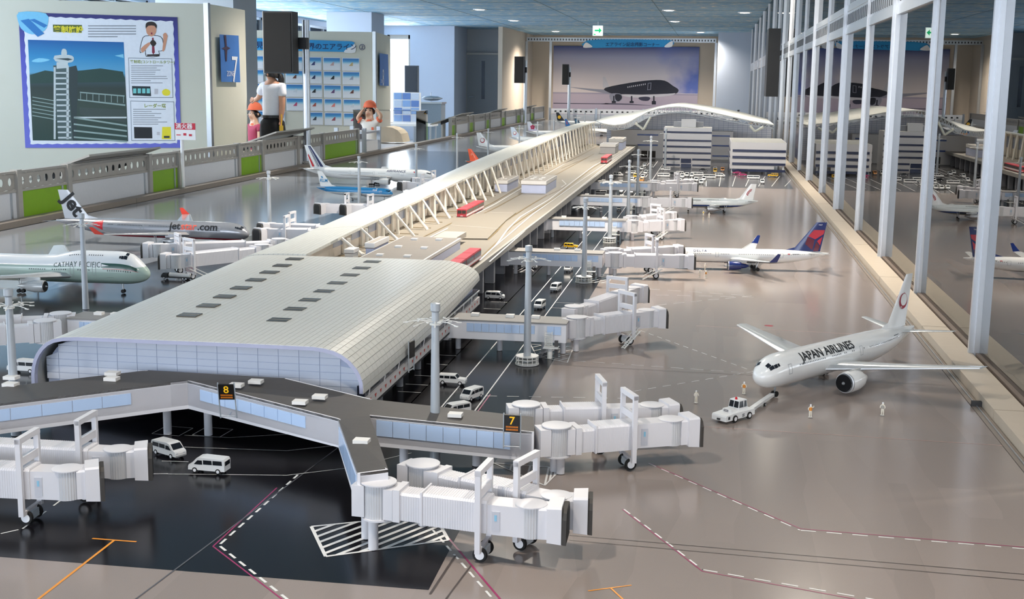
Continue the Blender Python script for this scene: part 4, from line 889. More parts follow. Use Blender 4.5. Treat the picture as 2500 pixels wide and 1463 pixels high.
# lattice truss under the front edge
low=[]
for i,f in enumerate(F): 
    t=i/(len(F)-1); low.append(f-Vector((0,-.01,.045+.02*math.sin(pi*t))))
ch=MB()
for a,b in zip(low[:-1],low[1:]): ch.tube(T3(a),T3(b),.005,n=6)
obj('truss_chord',ch,TRS,mt)
def samp(lst,t):
    s=t*(len(lst)-1); i=min(int(s),len(lst)-2); return lst[i].lerp(lst[i+1],s-i)
n=44
for i in range(n):
    a=samp(F,i/n)-Vector((0,-.01,.012)); b=samp(low,(i+.5)/n); c=samp(F,(i+1)/n)-Vector((0,-.01,.012))
    obj('truss_web',MB().tube(T3(a),T3(b),.0035,n=5).tube(T3(b),T3(c),.0035,n=5),TRS,mt)
# glazed gable wall below the roof
gw=mat('gable glazing','#c3c8dc',.35)
nt=gw.node_tree; N=nt.nodes; L=nt.links; b=N['Principled BSDF']; tc=N.new('ShaderNodeTexCoord'); mp=N.new('ShaderNodeMapping'); mp.inputs['Rotation'].default_value=(R(90),0,0); L.new(tc.outputs['Object'],mp.inputs[0])
br=N.new('ShaderNodeTexBrick'); br.inputs['Scale'].default_value=1; br.offset=0; br.inputs['Color1'].default_value=lin('#eceef6'); br.inputs['Color2'].default_value=lin('#e2e5f0'); br.inputs['Mortar'].default_value=lin('#aab2ca'); br.inputs['Mortar Size'].default_value=.0016; br.inputs['Brick Width'].default_value=.05; br.inputs['Row Height'].default_value=.022
L.new(mp.outputs[0],br.inputs[0]); L.new(br.outputs[0],b.inputs['Base Color'])
pts=[samp(low,t/20) for t in range(21)]
wl_=[(p.x,13.55,p.z-.0) for p in pts]; g_=MB().add([T3(p) for p in wl_]+[T3((p[0],13.55,.58)) for p in wl_[::-1]],[tuple(range(42))]); obj('gable_wall',g_,gw,mt)
for (v0,v1,v2) in (((1551,301),(1571,316),(1588,286)),((1831,308),(1843,321),(1864,310))):
    a,b_,c=[PY(*p,12.98) for p in (v0,v1,v2)]; obj('v_strut',MB().tube(T3(a),T3(b_),.012,n=8).tube(T3(b_),T3(c),.012,n=8),mat('bright ivory strut','#fff8e6',.4),mt)
# low long wing
a,b_=PY(1492,316,13.3),PY(1622,318,13.3); c=PY(1790,320,13.3)
WW=mat('model white wall','#d7d4d4',.5,noise=.03,scale=8); BLU=mat('blue window strip','#2d4a8e',.25); NVY=mat('dark blue window band','#1b2347',.18); RFG=mat('pale flat roof','#c9c6bd',.6)
wg=thing('terminal_wing','long low white wing with blue window strips below the wave roof','building',(0,13.3,Z0))
obj('block',MB().lohi((a.x,0,0),(c.x,.2,a.z-Z0)),WW,wg)
for (x0,y0,x1,y1) in ((1556,327,1607,331.5),(1556,352,1606,356.5)): 
    p,q=PY(x0,y0,13.3),PY(x1,y1,13.3); obj('window_strip',MB().lohi((p.x,-.006,q.z-Z0),(q.x,0,p.z-Z0)),BLU,wg)
for (x0,y0,x1,y1) in ((1739,330,1782,334),(1739,354,1781,358),(1739,379,1781,383)):
    p,q=PY(x0,y0,13.3),PY(x1,y1,13.3); obj('window_strip',MB().lohi((p.x,-.006,q.z-Z0),(q.x,0,p.z-Z0)),BLU,wg)
p,q=PY(1566,368,13.3),PY(1600,385,13.3); obj('loading_bay',MB().lohi((p.x,-.006,q.z-Z0),(q.x,0,p.z-Z0)),mat('bay dark brown','#1c130c',.6),wg); obj('bay_post',MB().lohi(((p.x+q.x)/2-.012,-.008,q.z-Z0),((p.x+q.x)/2+.0,0,p.z-Z0)),WW,wg)
# office block
YO=11.95
a,b_,bt=PY(1621,311,YO),PY(1738.5,312,YO),P(1680,409)
ob=thing('office_block','white six storey office block with dark blue window bands','building',(0,YO,Z0)); H=a.z-Z0
obj('block',MB().lohi((a.x,0,0),(b_.x,.35,H)),WW,ob); obj('roof',MB().lohi((a.x+.006,.006,H),(b_.x-.006,.344,H+.001)),RFG,ob)
for k,(y0,y1) in enumerate(((320,326.5),(340,346.5),(355,361.5),(370,376.5),(385.5,392),(400,406.5))):
    p,q=PY(1620,y0,YO),PY(1737,y1,YO)
    if k<4: obj('window_band',MB().lohi((a.x,-.007,q.z-Z0),(b_.x-.002,0,p.z-Z0)),NVY,ob)
    else:
        m1,m2=PY(1660,y0,YO).x,PY(1690,y0,YO).x
        obj('window_band',MB().lohi((a.x,-.007,q.z-Z0),(m1,0,p.z-Z0)),NVY,ob); obj('window_band',MB().lohi((m2,-.007,q.z-Z0),(b_.x-.002,0,p.z-Z0)),NVY,ob)
p,q=PY(1662.5,387,YO),PY(1687,398,YO); obj('entrance_glass',MB().lohi((p.x,-.006,q.z-Z0),(q.x,0,p.z-Z0)),NVY,ob); p,q=PY(1662.5,400,YO),PY(1687,414,YO); obj('entrance_glass',MB().lohi((p.x,-.006,0),(q.x,0,p.z-Z0)),NVY,ob)
for (x0,x1,y0,y1,d,m) in ((1645,1663,297,307,.16,CON),(1664,1699,291.5,309,.12,WW),(1698,1717,298,309,.16,CON)):
    p,q=PY(x0,y0,YO+d),PY(x1,y1,YO+d); obj('roof_plant',MB().lohi((p.x,d,H),(q.x,d+.08,p.z-Z0)),m,ob)
# right block on stilts
YR=11.35
a,b_=PY(1784,347,YR),PY(1921,350,YR); zb_=PY(1850,405,YR).z-Z0
rbk=thing('stilt_block','white four storey block on stilts with dark window bands beside the glass','building',(0,YR,Z0)); H=a.z-Z0; xr=min(b_.x,.655)
obj('block',MB().lohi((a.x,0,zb_),(xr,.95,H)),WW,rbk); obj('roof',MB().lohi((a.x+.01,.01,H),(xr-.01,.94,H+.001)),RFG,rbk)
for k in range(4):
    z1=H-(.062+.0575*k)*H/.27*1.0; obj('window_band',MB().lohi((a.x+.02,-.007,z1-.021),(xr-.004,0,z1)),NVY,rbk); obj('window_band',MB().lohi((a.x-.006,.03,z1-.016),(a.x,.9,z1)),NVY,rbk)
obj('lower_fascia',MB().lohi((a.x,.0,zb_-.03),(xr-.1,.3,zb_)),WW,rbk)
for k in range(4):
    x=a.x+.02+k*(xr-a.x-.04)/3
    for yq in (.02,.85): obj('stilt',MB().tube((x,yq,0),(x,yq,zb_),.009,n=8),WHITE,rbk)
# ================================================================== link corridors in front of the pier head
CW=mat('corridor wall white','#e9e8ec',.45,noise=.03,scale=20); CRF=mat('corridor roof dark','#4b4743',.55,noise=.12,scale=60); CPN=mat('corridor pane blue','#bdd4f3',.2,noise=.04,scale=10); CBOX=mat('roof box white','#ece9e4',.5)
def quad_wall(par,O,A,B,za,zb,h,t=.004,m=CW,name='wall',hb=None):
    A=Vector(A);B=Vector(B); d=(B-A).normalized(); n=Vector((d.y,-d.x))*t; hb=h if hb is None else hb
    pts=[(A,za-h),(B,zb-hb),(B,zb),(A,za)]
    vs=[(p.x-O.x,p.y-O.y,z-O.z) for p,z in pts]+[(p.x-n.x-O.x,p.y-n.y-O.y,z-O.z) for p,z in pts]
    return obj(name,MB().add(vs,[(0,1,2,3),(7,6,5,4),(0,4,5,1),(1,5,6,2),(2,6,7,3),(3,7,4,0)]),m,par)
def pane_row(par,O,A,B,za,zb,t0,t1,n,top,bot,m=CPN):
    A=Vector(A);B=Vector(B); d=(B-A).normalized(); nn=Vector((d.y,-d.x))
    for i in range(n):
        u0=t0+(t1-t0)*i/n; u1=t0+(t1-t0)*(i+1)/n; l=(B-A).length; g=.0006/l
        vs=[]
        for off in (.0015,-.001):
            for u,k in ((u0+g,bot),(u1-g,bot),(u1-g,top),(u0+g,top)):
                p=A.lerp(B,u)+nn*off; z=za+(zb-za)*u-k; vs.append((p.x-O.x,p.y-O.y,z-O.z))
        obj('pane',MB().add(vs,[(0,1,2,3),(0,4,5,1),(1,5,6,2),(2,6,7,3),(3,7,4,0)]),m,par)
def roof_quads(par,O,quads,t=.005):
    for q in quads:
        n=len(q); vs=[(p[0]-O.x,p[1]-O.y,p[2]-O.z) for p in q]+[(p[0]-O.x,p[1]-O.y,p[2]-t-O.z) for p in q]
        obj('roof_panel',MB().add(vs,[tuple(range(n)),tuple(range(n,2*n))[::-1]]+[(i,(i+1)%n,n+(i+1)%n,n+i) for i in range(n)]),CRF,par)
O=Vector((-1.1,2.4,Z0))
lk=thing('link_corridor','branching white link corridor with blue panes and dark roof before the pier head','corridor',tuple(O))
a=(-1.75,1.875);b=(-1.122,2.447);c=(-1.094,2.47);d=(-.702,2.282);e=(-.558,1.92);f=(-.513,1.945);g=(-.652,2.33);h=(-.325,2.350);i_=(-.342,2.462);j=(-.68,2.455);k=(-.90,2.545);l=(-1.22,2.545);m_=(-1.84,1.985)
zz={a:.708,b:.71,c:.71,d:.698,e:.71,f:.712,g:.695,h:.674,i_:.674,j:.695,k:.708,l:.71,m_:.708}
def v(p): return (*p,zz[p])
roof_quads(lk,O,[[v(a),v(b),v(l),v(m_)],[v(b),v(c),v(k),v(l)],[v(c),v(d),v(j),v(k)],[v(d),v(g),v(j)],[v(d),v(e),v(f),v(g)],[v(g),v(h),v(i_),v(j)]])
H=.062
for p,q,hp,hq in ((a,b,H,H),(b,c,H,H),(c,d,H,.058),(d,e,.058,.068),(e,f,.068,.068),(f,g,.068,.062),(g,h,.062,.060),(h,i_,.060,.060),(i_,j,.060,.062),(j,k,.062,H),(l,m_,H,H)):
    quad_wall(lk,O,p,q,zz[p],zz[q],hp,hb=hq)
for q in ([a,b,l,m_],[b,c,k,l],[c,d,j,k],[d,g,j],[d,e,f,g],[g,h,i_,j]):
    n=len(q); vs=[(p[0]-O.x,p[1]-O.y,zz[p]-.054-O.z) for p in q]+[(p[0]-O.x,p[1]-O.y,zz[p]-.006-O.z) for p in q]
    obj('underside',MB().add(vs,[tuple(range(n))[::-1],tuple(range(n,2*n))]+[(i,(i+1)%n,n+(i+1)%n,n+i) for i in range(n)]),CW,lk)
pane_row(lk,O,a,b,zz[a],zz[b],.05,.90,12,.012,.036); pane_row(lk,O,c,d,zz[c],zz[d],.09,.80,8,.012,.036); pane_row(lk,O,d,e,zz[d],zz[e],.06,.94,5,.010,.050); pane_row(lk,O,g,h,zz[g],zz[h],.04,.86,8,.008,.040)
for px,py,z in ((28,921,.712),(26,938,.712),(275,911,.714),(273,924,.714),(577,940,.714),(625,931,.714),(733,981,.708),(781,968,.708),(1112,1012,.69),(883,1076,.708)):
    p=P(px,py,z); obj('roof_box',MB().lohi((-.014,-.011,-.004),(.014,.011,.003)),CBOX,lk,loc=(p.x-O.x,p.y-O.y,z-O.z))
for x,y,z in ((-1.157,2.50,.66),(-1.067,2.51,.655),(-.60,2.40,.645),(-.45,2.41,.63),(-1.45,2.24,.65),(-.30+.01,2.405,.62)):
    obj('column',MB().tube((x-O.x,y-O.y,0),(x-O.x,y-O.y,z-O.z),.009,n=12),CW,lk,True)
# gate corridors on the right side
LADM=mat('stair white','#efeee9',.4); LADD=mat('stair dark','#4a4848',.5)
def stair(par,A,B,w,n,name='stair_flight',m=LADM):
    """flight from A (low) to B (high), local coordinates; steps across y"""
    A=Vector(A);B=Vector(B); mb=MB(); up=Vector((0,0,.003)); s=Vector((0,w/2,0))
    for q in (-1,1): mb.tube(A+s*q,B+s*q,.0018,n=5); mb.tube(A+s*q+Vector((0,0,.014)),B+s*q+Vector((0,0,.014)),.0009,n=4)
    for i in range(n): p=A.lerp(B,(i+.5)/n); mb.lohi((p.x-.0028,p.y-w/2,p.z-.0006),(p.x+.0028,p.y+w/2,p.z+.0008))
    return obj(name,mb,m,par)
def gate_corridor(y,x0,x1,zt,label,near=True,side=1):
    w=.10; t=thing('gate_corridor',label,'corridor',(x0,y,Z0)); Lc=(x1-x0); O=Vector((x0,y,Z0)); H=.057; s=1 if Lc>0 else -1
    A=(x0,y);B=(x1,y)
    obj('body',MB().lohi((0,.0015,zt-H-Z0),(Lc,w,zt-.004-Z0)),CW,t); obj('roof_panel',MB().lohi((-.002*s,-.002,zt-.004-Z0),(Lc+.002*s,w+.002,zt-Z0)),mat('gate corridor roof','#8d8a86',.5),t)
    A2,B2=(A,B) if s>0 else (B,A)
    pane_row(t,O,A2,B2,zt,zt,.16,.74,9,.010,.034); pane_row(t,O,A2,B2,zt,zt,.84,.96,2,.010,.034)
    for u in (.06,.42,.80,.96) : obj('column',MB().tube((Lc*u,w*.5,0),(Lc*u,w*.5,zt-H-Z0),.008,n=10),CW,t,True)
    for u in (.2,.5,.72): obj('roof_box',MB().lohi((Lc*u-.012,w*.55,zt-Z0),(Lc*u+.012,w*.75,zt+.008-Z0)),CBOX,t)
    obj('mouth',MB().lohi((-.03*s,-.012,zt-H-.004-Z0),(.002*s,w+.012,zt+.004-Z0)),CW,t)
    if near:
        xs=Lc*.86
        obj('stair_landing',MB().lohi((xs-.012,-.04,.030),(xs+.030,-.006,.0325)),LADM,t); obj('stair_column',MB().tube((xs+.006,-.023,0),(xs+.006,-.023,.030),.0075,n=10),LADM,t,True)
        mb=MB(); 
        for q in range(9): mb.lohi((xs-.010,-.012-.0005*q,.036+.0042*q),(xs+.010,-.008-.0005*q,.0375+.0042*q))
        for q in (-1,1): mb.tube((xs+q*.0105,-.010,.032),(xs+q*.0105,-.015,.075),.0013,n=5)
        obj('stair_ladder',mb,LADM,t)
        mb=MB()
        for q in range(8): mb.lohi((xs-.030+.002*q,-.034,.002+.0034*q),(xs-.018+.002*q,-.014,.0034+.0034*q))
        obj('stair_flight',mb,mat('stair grey','#8b8c90',.5),t); obj('stair_back',MB().lohi((xs+.018,-.02,.002),(xs+.028,-.012,.05)),LADD,t)
    return t
GY=[(3.465,-.735,-.392,.677,'behind the lamp mast with the white ring'),(4.945,-.80,-.42,.68,'to the blue and red tail airliner'),(6.20,-.81,-.415,.68,'third from the pier head'),(7.53,-.83,-.42,.68,'leading to the airliner with the red phoenix tail'),(8.68,-.83,-.42,.68,'farthest one before the car park')]
for n,(y,x0,x1,zt,s) in enumerate(GY): gate_corridor(y,x0,x1,zt,'grey white gate corridor with blue panes '+s,True)
for n,(y,x0,x1,zt,s) in enumerate(((3.22,-1.55,-1.78,.68,'left of the pier head roof'),(4.72,-1.58,-1.74,.675,'behind the green and white airliner nose'),(6.55,-1.58,-1.72,.675,'by the sky blue airliner'))): gate_corridor(y,x0,x1,zt,'left side gate corridor '+s,False)
# ================================================================== passenger boarding bridges
JW=mat('bridge white','#dddbde',.38,noise=.02); JR=mat('bridge ribbed grey','#c9c9cb',.4,noise=.04); JD=mat('canopy charcoal','#3a3632',.6); JB=mat('canopy opening','#0a0a0a',.8); JL=mat('door plate','#c4c5cc',.4); JC=mat('door window','#8fc3dc',.2); CHR=mat('hub silver','#c9ced2',.25,.7)
def ribbed_ring(r,n=72,d=.0007): return [((r-(d if i%2 else 0))*math.cos(2*pi*i/n),(r-(d if i%2 else 0))*math.sin(2*pi*i/n)) for i in range(n)]
def ribbox(x0,x1,w,h,z0,z1,pitch=.0042,d=.0005):
    """box tunnel whose skin steps in and out as corrugation; z0/z1 floor heights at the ends"""
    n=max(2,int((x1-x0)/pitch)); rings=[]
    def sec(x,k):
        z=z0+(z1-z0)*(x-x0)/(x1-x0); a=w/2-k; c=.004; return [(x,-a,z),(x,-a,z+h-c-k),(x,-a+c,z+h-k),(x,a-c,z+h-k),(x,a,z+h-c-k),(x,a,z)]
    for i in range(n):
        a=x0+(x1-x0)*i/n; b=x0+(x1-x0)*(i+.55)/n; c=x0+(x1-x0)*(i+1)/n
        rings+=[sec(a,0),sec(b,0),sec(b,d),sec(c,d)]
    return MB().loft(rings)
wheel_m=None
def jet_bridge(R0,rz,Ln,xw,label,zb=.050,zc=.044,ca=0.,cols=((0,0),),stairs=0,det=True,frame=True):
    global wheel_m
    t=thing('boarding_bridge',label,'boarding bridge',(R0[0],R0[1],Z0),R(rz)); h=.056; ca=R(ca)
    fl=lambda x: zb+(zc-zb)*x/Ln
    rr=ribbed_ring(.026); ro=obj('rotunda',MB().prism(rr,zb-.002,zb+h),JR,t)
    obj('rotunda_cap',MB().lathe([(.001,zb+h+.003),(.030,zb+h+.002),(.030,zb+h),(.001,zb+h-.001)],28),JW,ro,True); obj('rotunda_base',MB().lathe([(.001,zb-.002),(.029,zb-.002),(.029,zb-.005),(.001,zb-.006)],28),JW,ro,True)
    obj('hinge_box',MB().lohi((-.04,-.022,zb),(-.018,.022,zb+h-.002)),JW,t)
    for cx,cy in cols: obj('column',MB().tube((cx,cy,0),(cx,cy,zb-.005),.0085,n=14),JW,t,True)
    obj('collar',MB().loft([[(x,-.023,fl(x)),(x,-.023,fl(x)+h-.004),(x,.023,fl(x)+h-.004),(x,.023,fl(x))] for x in (.016,.032)]),JW,t); obj('collar',MB().loft([[(x,-.0245,fl(x)-.001),(x,-.0245,fl(x)+h-.002),(x,.0245,fl(x)+h-.002),(x,.0245,fl(x)-.001)] for x in (.033,.045)]),JW,t)
    xa=.045; xb=xa+(xw-xa)*.28
    obj('inner_tunnel',ribbox(xa,xb,.043,.047,fl(xa)+.002,fl(xb)+.002),JW,t)
    ot=obj('outer_tunnel',ribbox(xb,xw+.012,.050,.054,fl(xb),fl(xw)),JW,t)
    obj('end_ring',MB().lohi((xb-.0015,-.0265,fl(xb)-.001),(xb+.0015,.0265,fl(xb)+.056)),JW,ot)
    cc_=obj('cab_corridor',MB().lohi((xw+.012,-.022,zc),(Ln-.006,.022,zc+.050)),JW,t)
    for s in (-1,1):
        dp=obj('door',MB().lohi((xw+.020,s*.022,zc+.006),(xw+.034,s*.0232,zc+.040)),JL,cc_); obj('door_window',MB().lohi((xw+.025,s*.0232,zc+.024),(xw+.029,s*.0238,zc+.034)),JC,dp)
    cr=obj('cab_rotunda',MB().prism([(Ln+x,y) for x,y in ribbed_ring(.0235,64,.0007)],zc-.001,zc+.051),JR,t); obj('rotunda_cap',MB().lathe([(.001,zc+.054),(.017,zc+.0535),(.026,zc+.052),(.026,zc+.0505)],28,(Ln,0,0)),JW,cr,True)
    hd=obj('cab_head',MB().loft([[(x,-w,zc-o),(x,-w,zc+hh),(x,-w+.004,zc+hh+.003),(x,w-.004,zc+hh+.003),(x,w,zc+hh),(x,w,zc-o)] for x,w,hh,o in ((.014,.022,.048,0),(.028,.022,.048,0),(.0285,.028,.053,.003),(.052,.029,.054,.005))]),JW,t,loc=(Ln,0,0),rz=ca)
    # dark bellows with rounded top corners and black opening
    def arch(w,h,z): return [(-w,z),(-w,z+h*.72),(-w*.86,z+h*.9),(-w*.6,z+h),(w*.6,z+h),(w*.86,z+h*.9),(w,z+h*.72),(w,z)]
    cn=obj('canopy',MB().loft([[(x,p[0],p[1]) for p in arch(w,hh,zc+z)] for x,w,hh,z in ((.050,.0275,.056,-.004),(.055,.030,.0585,-.005),(.060,.0305,.058,-.005))]),JD,hd,loc=(0,0,0)); obj('opening',MB().add([(.0605,p[0],p[1]) for p in arch(.024,.05,zc-.002)],[tuple(range(8))]),JB,cn)
    if frame:
        fr=obj('lift_frame',MB().lohi((xw-.004,-.038,.020),(xw+.005,-.030,.158)).lohi((xw-.004,.030,.020),(xw+.005,.038,.158)).lohi((xw-.0045,-.038,.150),(xw+.0055,.038,.160)).lohi((xw-.003,-.032,zc+.062),(xw+.004,.032,zc+.076)).lohi((xw-.003,-.032,.020),(xw+.004,.032,.027)),JW,t)
        bg_=obj('bogie',MB().lohi((xw-.008,-.012,.008),(xw+.009,.012,.022)),mat('bogie grey','#cfd6da',.4),t); obj('axle',MB().tube((xw,-.016,.0125),(xw,.016,.0125),.004,n=8),CHR,bg_)
        if wheel_m is None:
            wheel_m=(MB().lathe([(.007,-.0035),(.0115,-.0035),(.0125,-.0015),(.0125,.0015),(.0115,.0035),(.007,.0035)],20,(0,0,0),'y').mesh('wheel',True),MB().lathe([(.001,-.0036),(.0078,-.0036),(.0078,.0036),(.001,.0036)],16,(0,0,0),'y').mesh('hub'))
            wheel_m[0].materials.append(RUBBER); wheel_m[1].materials.append(WHITE)
        for s in (-1,1):
            w_=obj('wheel',wheel_m[0],None,t,loc=(xw,s*.0185,.0125)); obj('hub',wheel_m[1],None,w_)
    if stairs:
        s=stairs; o=stair(t,(xw-.055,s*.052,.002),(xw+.024,s*.030,zc-.004),.012,11,'service_stair')
    return t
JBR=[((-.527,1.937),-6,.262,.182,'nearest white boarding bridge, over the hatched box',.056,.050,7,((-.005,-.014),(-.035,.03)),0),
((-.478,2.050),-20,.262,.205,'white boarding bridge right behind the nearest one',.056,.050,25,((0,0),),0),
((-.285,2.392),25,.245,.152,'near one of the two white boarding bridges beside the number 7 sign',.042,.046,2,((.008,-.004),),0),
((-.365,2.515),17,.270,.158,'far one of the two white boarding bridges beside the number 7 sign',.050,.048,10,((0,0),),0),
((-1.47,1.915),4,.385,.315,'near white boarding bridge at the bottom left corner',.050,.048,24,((0,0),),0),
((-1.47,2.055),2,.415,.355,'far white boarding bridge at the bottom left, behind the corner one',.050,.048,22,((0,0),),1),
((-.372,3.555),44,.268,.19,'white boarding bridge with two service stairs by the ringed lamp mast',.044,.046,-14,((0,0),),-1),
((-.395,3.70),68,.40,.29,'white boarding bridge behind the ringed lamp mast, pointing away',.050,.060,-10,((0,0),),0),
((-.372,4.99),6,.262,.165,'white boarding bridge touching the nose of the airliner with blue and red tail',.044,.046,0,((0,0),),-1),
((-.395,5.08),28,.262,.17,'white boarding bridge just beyond the nose of the airliner with blue and red tail',.050,.055,0,((0,0),),0),
((-.380,6.22),30,.225,.155,'white boarding bridge in the third row from the pier head, empty stand',.044,.046,0,((0,0),),-1),
((-.395,6.36),50,.26,.18,'higher white boarding bridge behind the empty stand bridge',.052,.058,0,((0,0),),0),
((-.392,7.56),3,.225,.150,'white boarding bridge at the nose of the airliner with the phoenix tail',.044,.046,0,((0,0),),-1),
((-.395,8.72),8,.245,.160,'farthest white boarding bridge of the right side, beside the car park',.044,.046,0,((0,0),),-1),
((-.40,8.82),30,.255,.180,'farthest far side white boarding bridge, in front of the parked vans',.05,.055,0,((0,0),),0),
((-1.80,4.83),-124,.40,.34,'left side boarding bridge at the green and white airliner nose',.05,.05,-56,((0,0),),1),
((-1.77,4.95),-141,.50,.42,'left side boarding bridge beyond the green and white airliner nose',.06,.07,-39,((0,0),),0),
((-1.72,5.46),183,.285,.19,'left side boarding bridge with dark mouth facing the silver airliner',.05,.046,55,((0,0),),0),
((-1.72,5.60),176,.330,.22,'left side boarding bridge behind the dark mouth one by the silver airliner',.05,.05,50,((0,0),),0),
((-1.72,6.65),180,.385,.26,'left side boarding bridge with open dark mouth before the sky blue airliner',.05,.046,55,((0,0),),0),
((-1.70,6.60),172,.255,.14,'short left side boarding bridge beside the open dark mouth one',.05,.046,60,((0,0),),0),
((-1.72,8.2),178,.31,.2,'left side boarding bridge under the engine of the striped tail airliner',.05,.05,50,((0,0),),0),
((-1.72,8.5),170,.30,.2,'left side boarding bridge in front of the striped tail airliner wing',.05,.05,0,((0,0),),0),
((-1.815,3.25),205,.36,.26,'left side boarding bridge under the tall lamp mast',.05,.05,0,((0,0),),0),
((-1.80,3.14),214,.36,.26,'left side boarding bridge nearest the left lamp mast with spread arms',.05,.05,0,((0,0),),0)]
for r0,rz,ln,xw,lb,zb,zc,ca,cols,stt in JBR: jet_bridge(r0,rz,ln,xw,lb,zb,zc,ca,cols,stt)
# ================================================================== lamp masts
MST=mat('mast grey blue','#aeb4ba',.35,.2,noise=.03); MSW=mat('mast arm white','#dcdcd8',.5)
mast0=None
pole_m=MB().lathe([(.011,0),(.0105,.02),(.0075,.29),(.0072,.305),(.0098,.308),(.0098,.322),(.001,.324)],16).mesh('mast_pole',True); pole_m.materials.append(MST)
am_=MB()
arm_ms=[]
for q in range(8):
    t=2*pi*q/8+.2; cx,cy=math.cos(t),math.sin(t); ln=.046+.012*((q*5)%3)/2
    m=MB().tube((0,0,.286),(cx*ln*.55,cy*ln*.55,.2885),.0011,n=5).tube((cx*ln*.55,cy*ln*.55,.2885),(cx*ln,cy*ln,.285),.0010,n=5)
    m.box((cx*ln,cy*ln,.2845),(.010,.0035,.0018),rz=t); m.box((cx*ln*.55-cy*.008,cy*ln*.55+cx*.008,.2885),(.008,.003,.0016),rz=t+1.2)
    mm_=m.mesh('lamp_arm'); mm_.materials.append(MSW); arm_ms.append(mm_)
col_m=MB().lathe([(.0115,.28),(.0115,.283),(.0075,.283)],16).mesh('arm_collar'); col_m.materials.append(MSW)
ring_m=MB()
for z in (.004,.014,.022):
    ring_m.lathe([(.029,z),(.031,z),(.031,z+.0022),(.029,z+.0022)],28)
ring_m.lathe([(.012,0),(.032,0),(.032,.003),(.012,.003)],28)
for q in range(14): t=2*pi*q/14; ring_m.lohi((.03*math.cos(t)-.001,.03*math.sin(t)-.001,.0),(.03*math.cos(t)+.001,.03*math.sin(t)+.001,.024))
ring_m=ring_m.mesh('guard_ring'); ring_m.materials.append(MSW)
def mast(x,y,label,s=1.,ring=False,rot=0):
    t=thing('lamp_mast',label,'lamp post',(x,y,Z0),rot,'apron lamp masts'); t.scale=(s,s,s)
    obj('mast_pole',pole_m,None,t); obj('arm_collar',col_m,None,t)
    for m in arm_ms: obj('lamp_arm',m,None,t)
    if ring: obj('guard_ring',ring_m,None,t)
mast(-.537,2.411,'tall grey lamp mast nearest the camera, between link corridor and boarding bridges',1.03)
mast(-.486,3.352,'grey lamp mast with white guard ring at its foot beside hatched paint',1.03,True,.4)
mast(-.48,4.83,'grey lamp mast before the blue and red tail airliner gate',1.03,True,.9)
mast(-.484,6.1,'grey lamp mast at the third gate corridor',1.03,True,1.3)
mast(-.478,7.35,'slim grey lamp mast at the phoenix tail airliner gate',1.03,False,.3)
mast(-.50,8.6,'grey lamp mast at the farthest gate corridor',1.03,False,.7)
mast(-.50,10.3,'lamp mast standing in the far car park near the cream deck',1.1,False,.1); mast(-.43,11.6,'farthest lamp mast of the car park, before the office block',1.15,False,.5)
mast(-1.473,2.427,'thick grey lamp mast at the left edge of the picture',1.0,False,.2); mast(-2.063,3.86,'pale lamp mast in front of the green and white airliner',1.0,False,.6)
for n,(px,y,s) in enumerate(((654,5.95,'by the dark bridge mouth'),(876,7.3,'crossing the sky blue airliner'),(1016,8.9,'crossing the lettering of the striped tail airliner'),(1116,10.9,'left of the orange tail'),(1192,12.2,'right of the orange tail'),(1268,13.3,'between the two red crane tails'),(1312,14.6,'under the flower tail'),(1352,16.5,'right of the flower tail'),(1408,18,'right of the black and yellow tail'),(1427,19.5,'under the patterned blue and orange tail'),(1465,21,'farthest one of the left side'))):
    x=PY(px,340,y).x; mast(x,y,'thin lamp mast of the left apron '+s,1.0,False,n*.3)
# ================================================================== gate number signs
SB=mat('sign black','#14100c',.4); SY=mat('sign yellow','#f0b81e',.4,emit=.25); SO=mat('sign orange','#c87018',.4,emit=.15)
def gate_sign(loc_,rz,tilt,num,label,w=.031,h=.034,leg=.05):
    t=thing('gate_sign',label,'sign',loc_,rz); Rm=Matrix.Rotation(tilt,3,'X'); z0=leg
    def q(x,y,z): vv=Rm@Vector((x,y,z)); return (vv.x,vv.y,vv.z)
    bd=MB(); bd.add([q(x,y,z) for y in (-.002,.002) for x,z in ((-w/2,z0),(w/2,z0),(w/2,z0+h),(-w/2,z0+h))],[(0,1,2,3),(7,6,5,4),(0,4,5,1),(1,5,6,2),(2,6,7,3),(3,7,4,0)]); obj('board',bd,SB,t)
    for s in (-1,1): obj('frame_post',MB().tube(q(s*(w/2+.001),.001,0),q(s*(w/2+.001),.001,z0+h+.003),.0016,n=6),MST,t)
    obj('brace',MB().tube(q(-w/2,.001,.004),q(w/2,.001,.004),.0013,n=6).tube(q(0,.001,.004),q(0,.03,-.002),.0013,n=6),MST,t)
    if num:
        vs,fs=text2d(num,h*.66,bold=.012,align='CENTER'); obj('number',MB().add([q(a_,-.0026,z0+h*.46+b_) for a_,b_ in vs],fs),SY,t)
        for r in range(2):
            m=MB()
            for k2 in range(9): x=-w*.38+k2*w*.088; m.add([q(x,-.0026,z0+h*(.10+.16*r)),q(x+w*.065,-.0026,z0+h*(.10+.16*r)),q(x+w*.065,-.0026,z0+h*(.20+.16*r)),q(x,-.0026,z0+h*(.20+.16*r))],[(0,1,2,3)])
            tag(obj('text_row',m,SO,t),kind='stuff')
p=PY(1250,1055,2.325); gate_sign((p.x,2.325,p.z-.034),0,0,'7','black gate sign with a yellow 7 on the link corridor',leg=.034)
p=PY(532,969,2.36); gate_sign((p.x+.022,2.36,p.z-.044),R(10),R(14),'8','black gate sign with a yellow 8 leaning before the link corridor',leg=.044)
p=PY(993,905,2.95); gate_sign((-.712,2.93,.645),R(80),0,'','narrow black gate sign seen edge on beside the pier head roof',w=.03,h=.04,leg=.035)
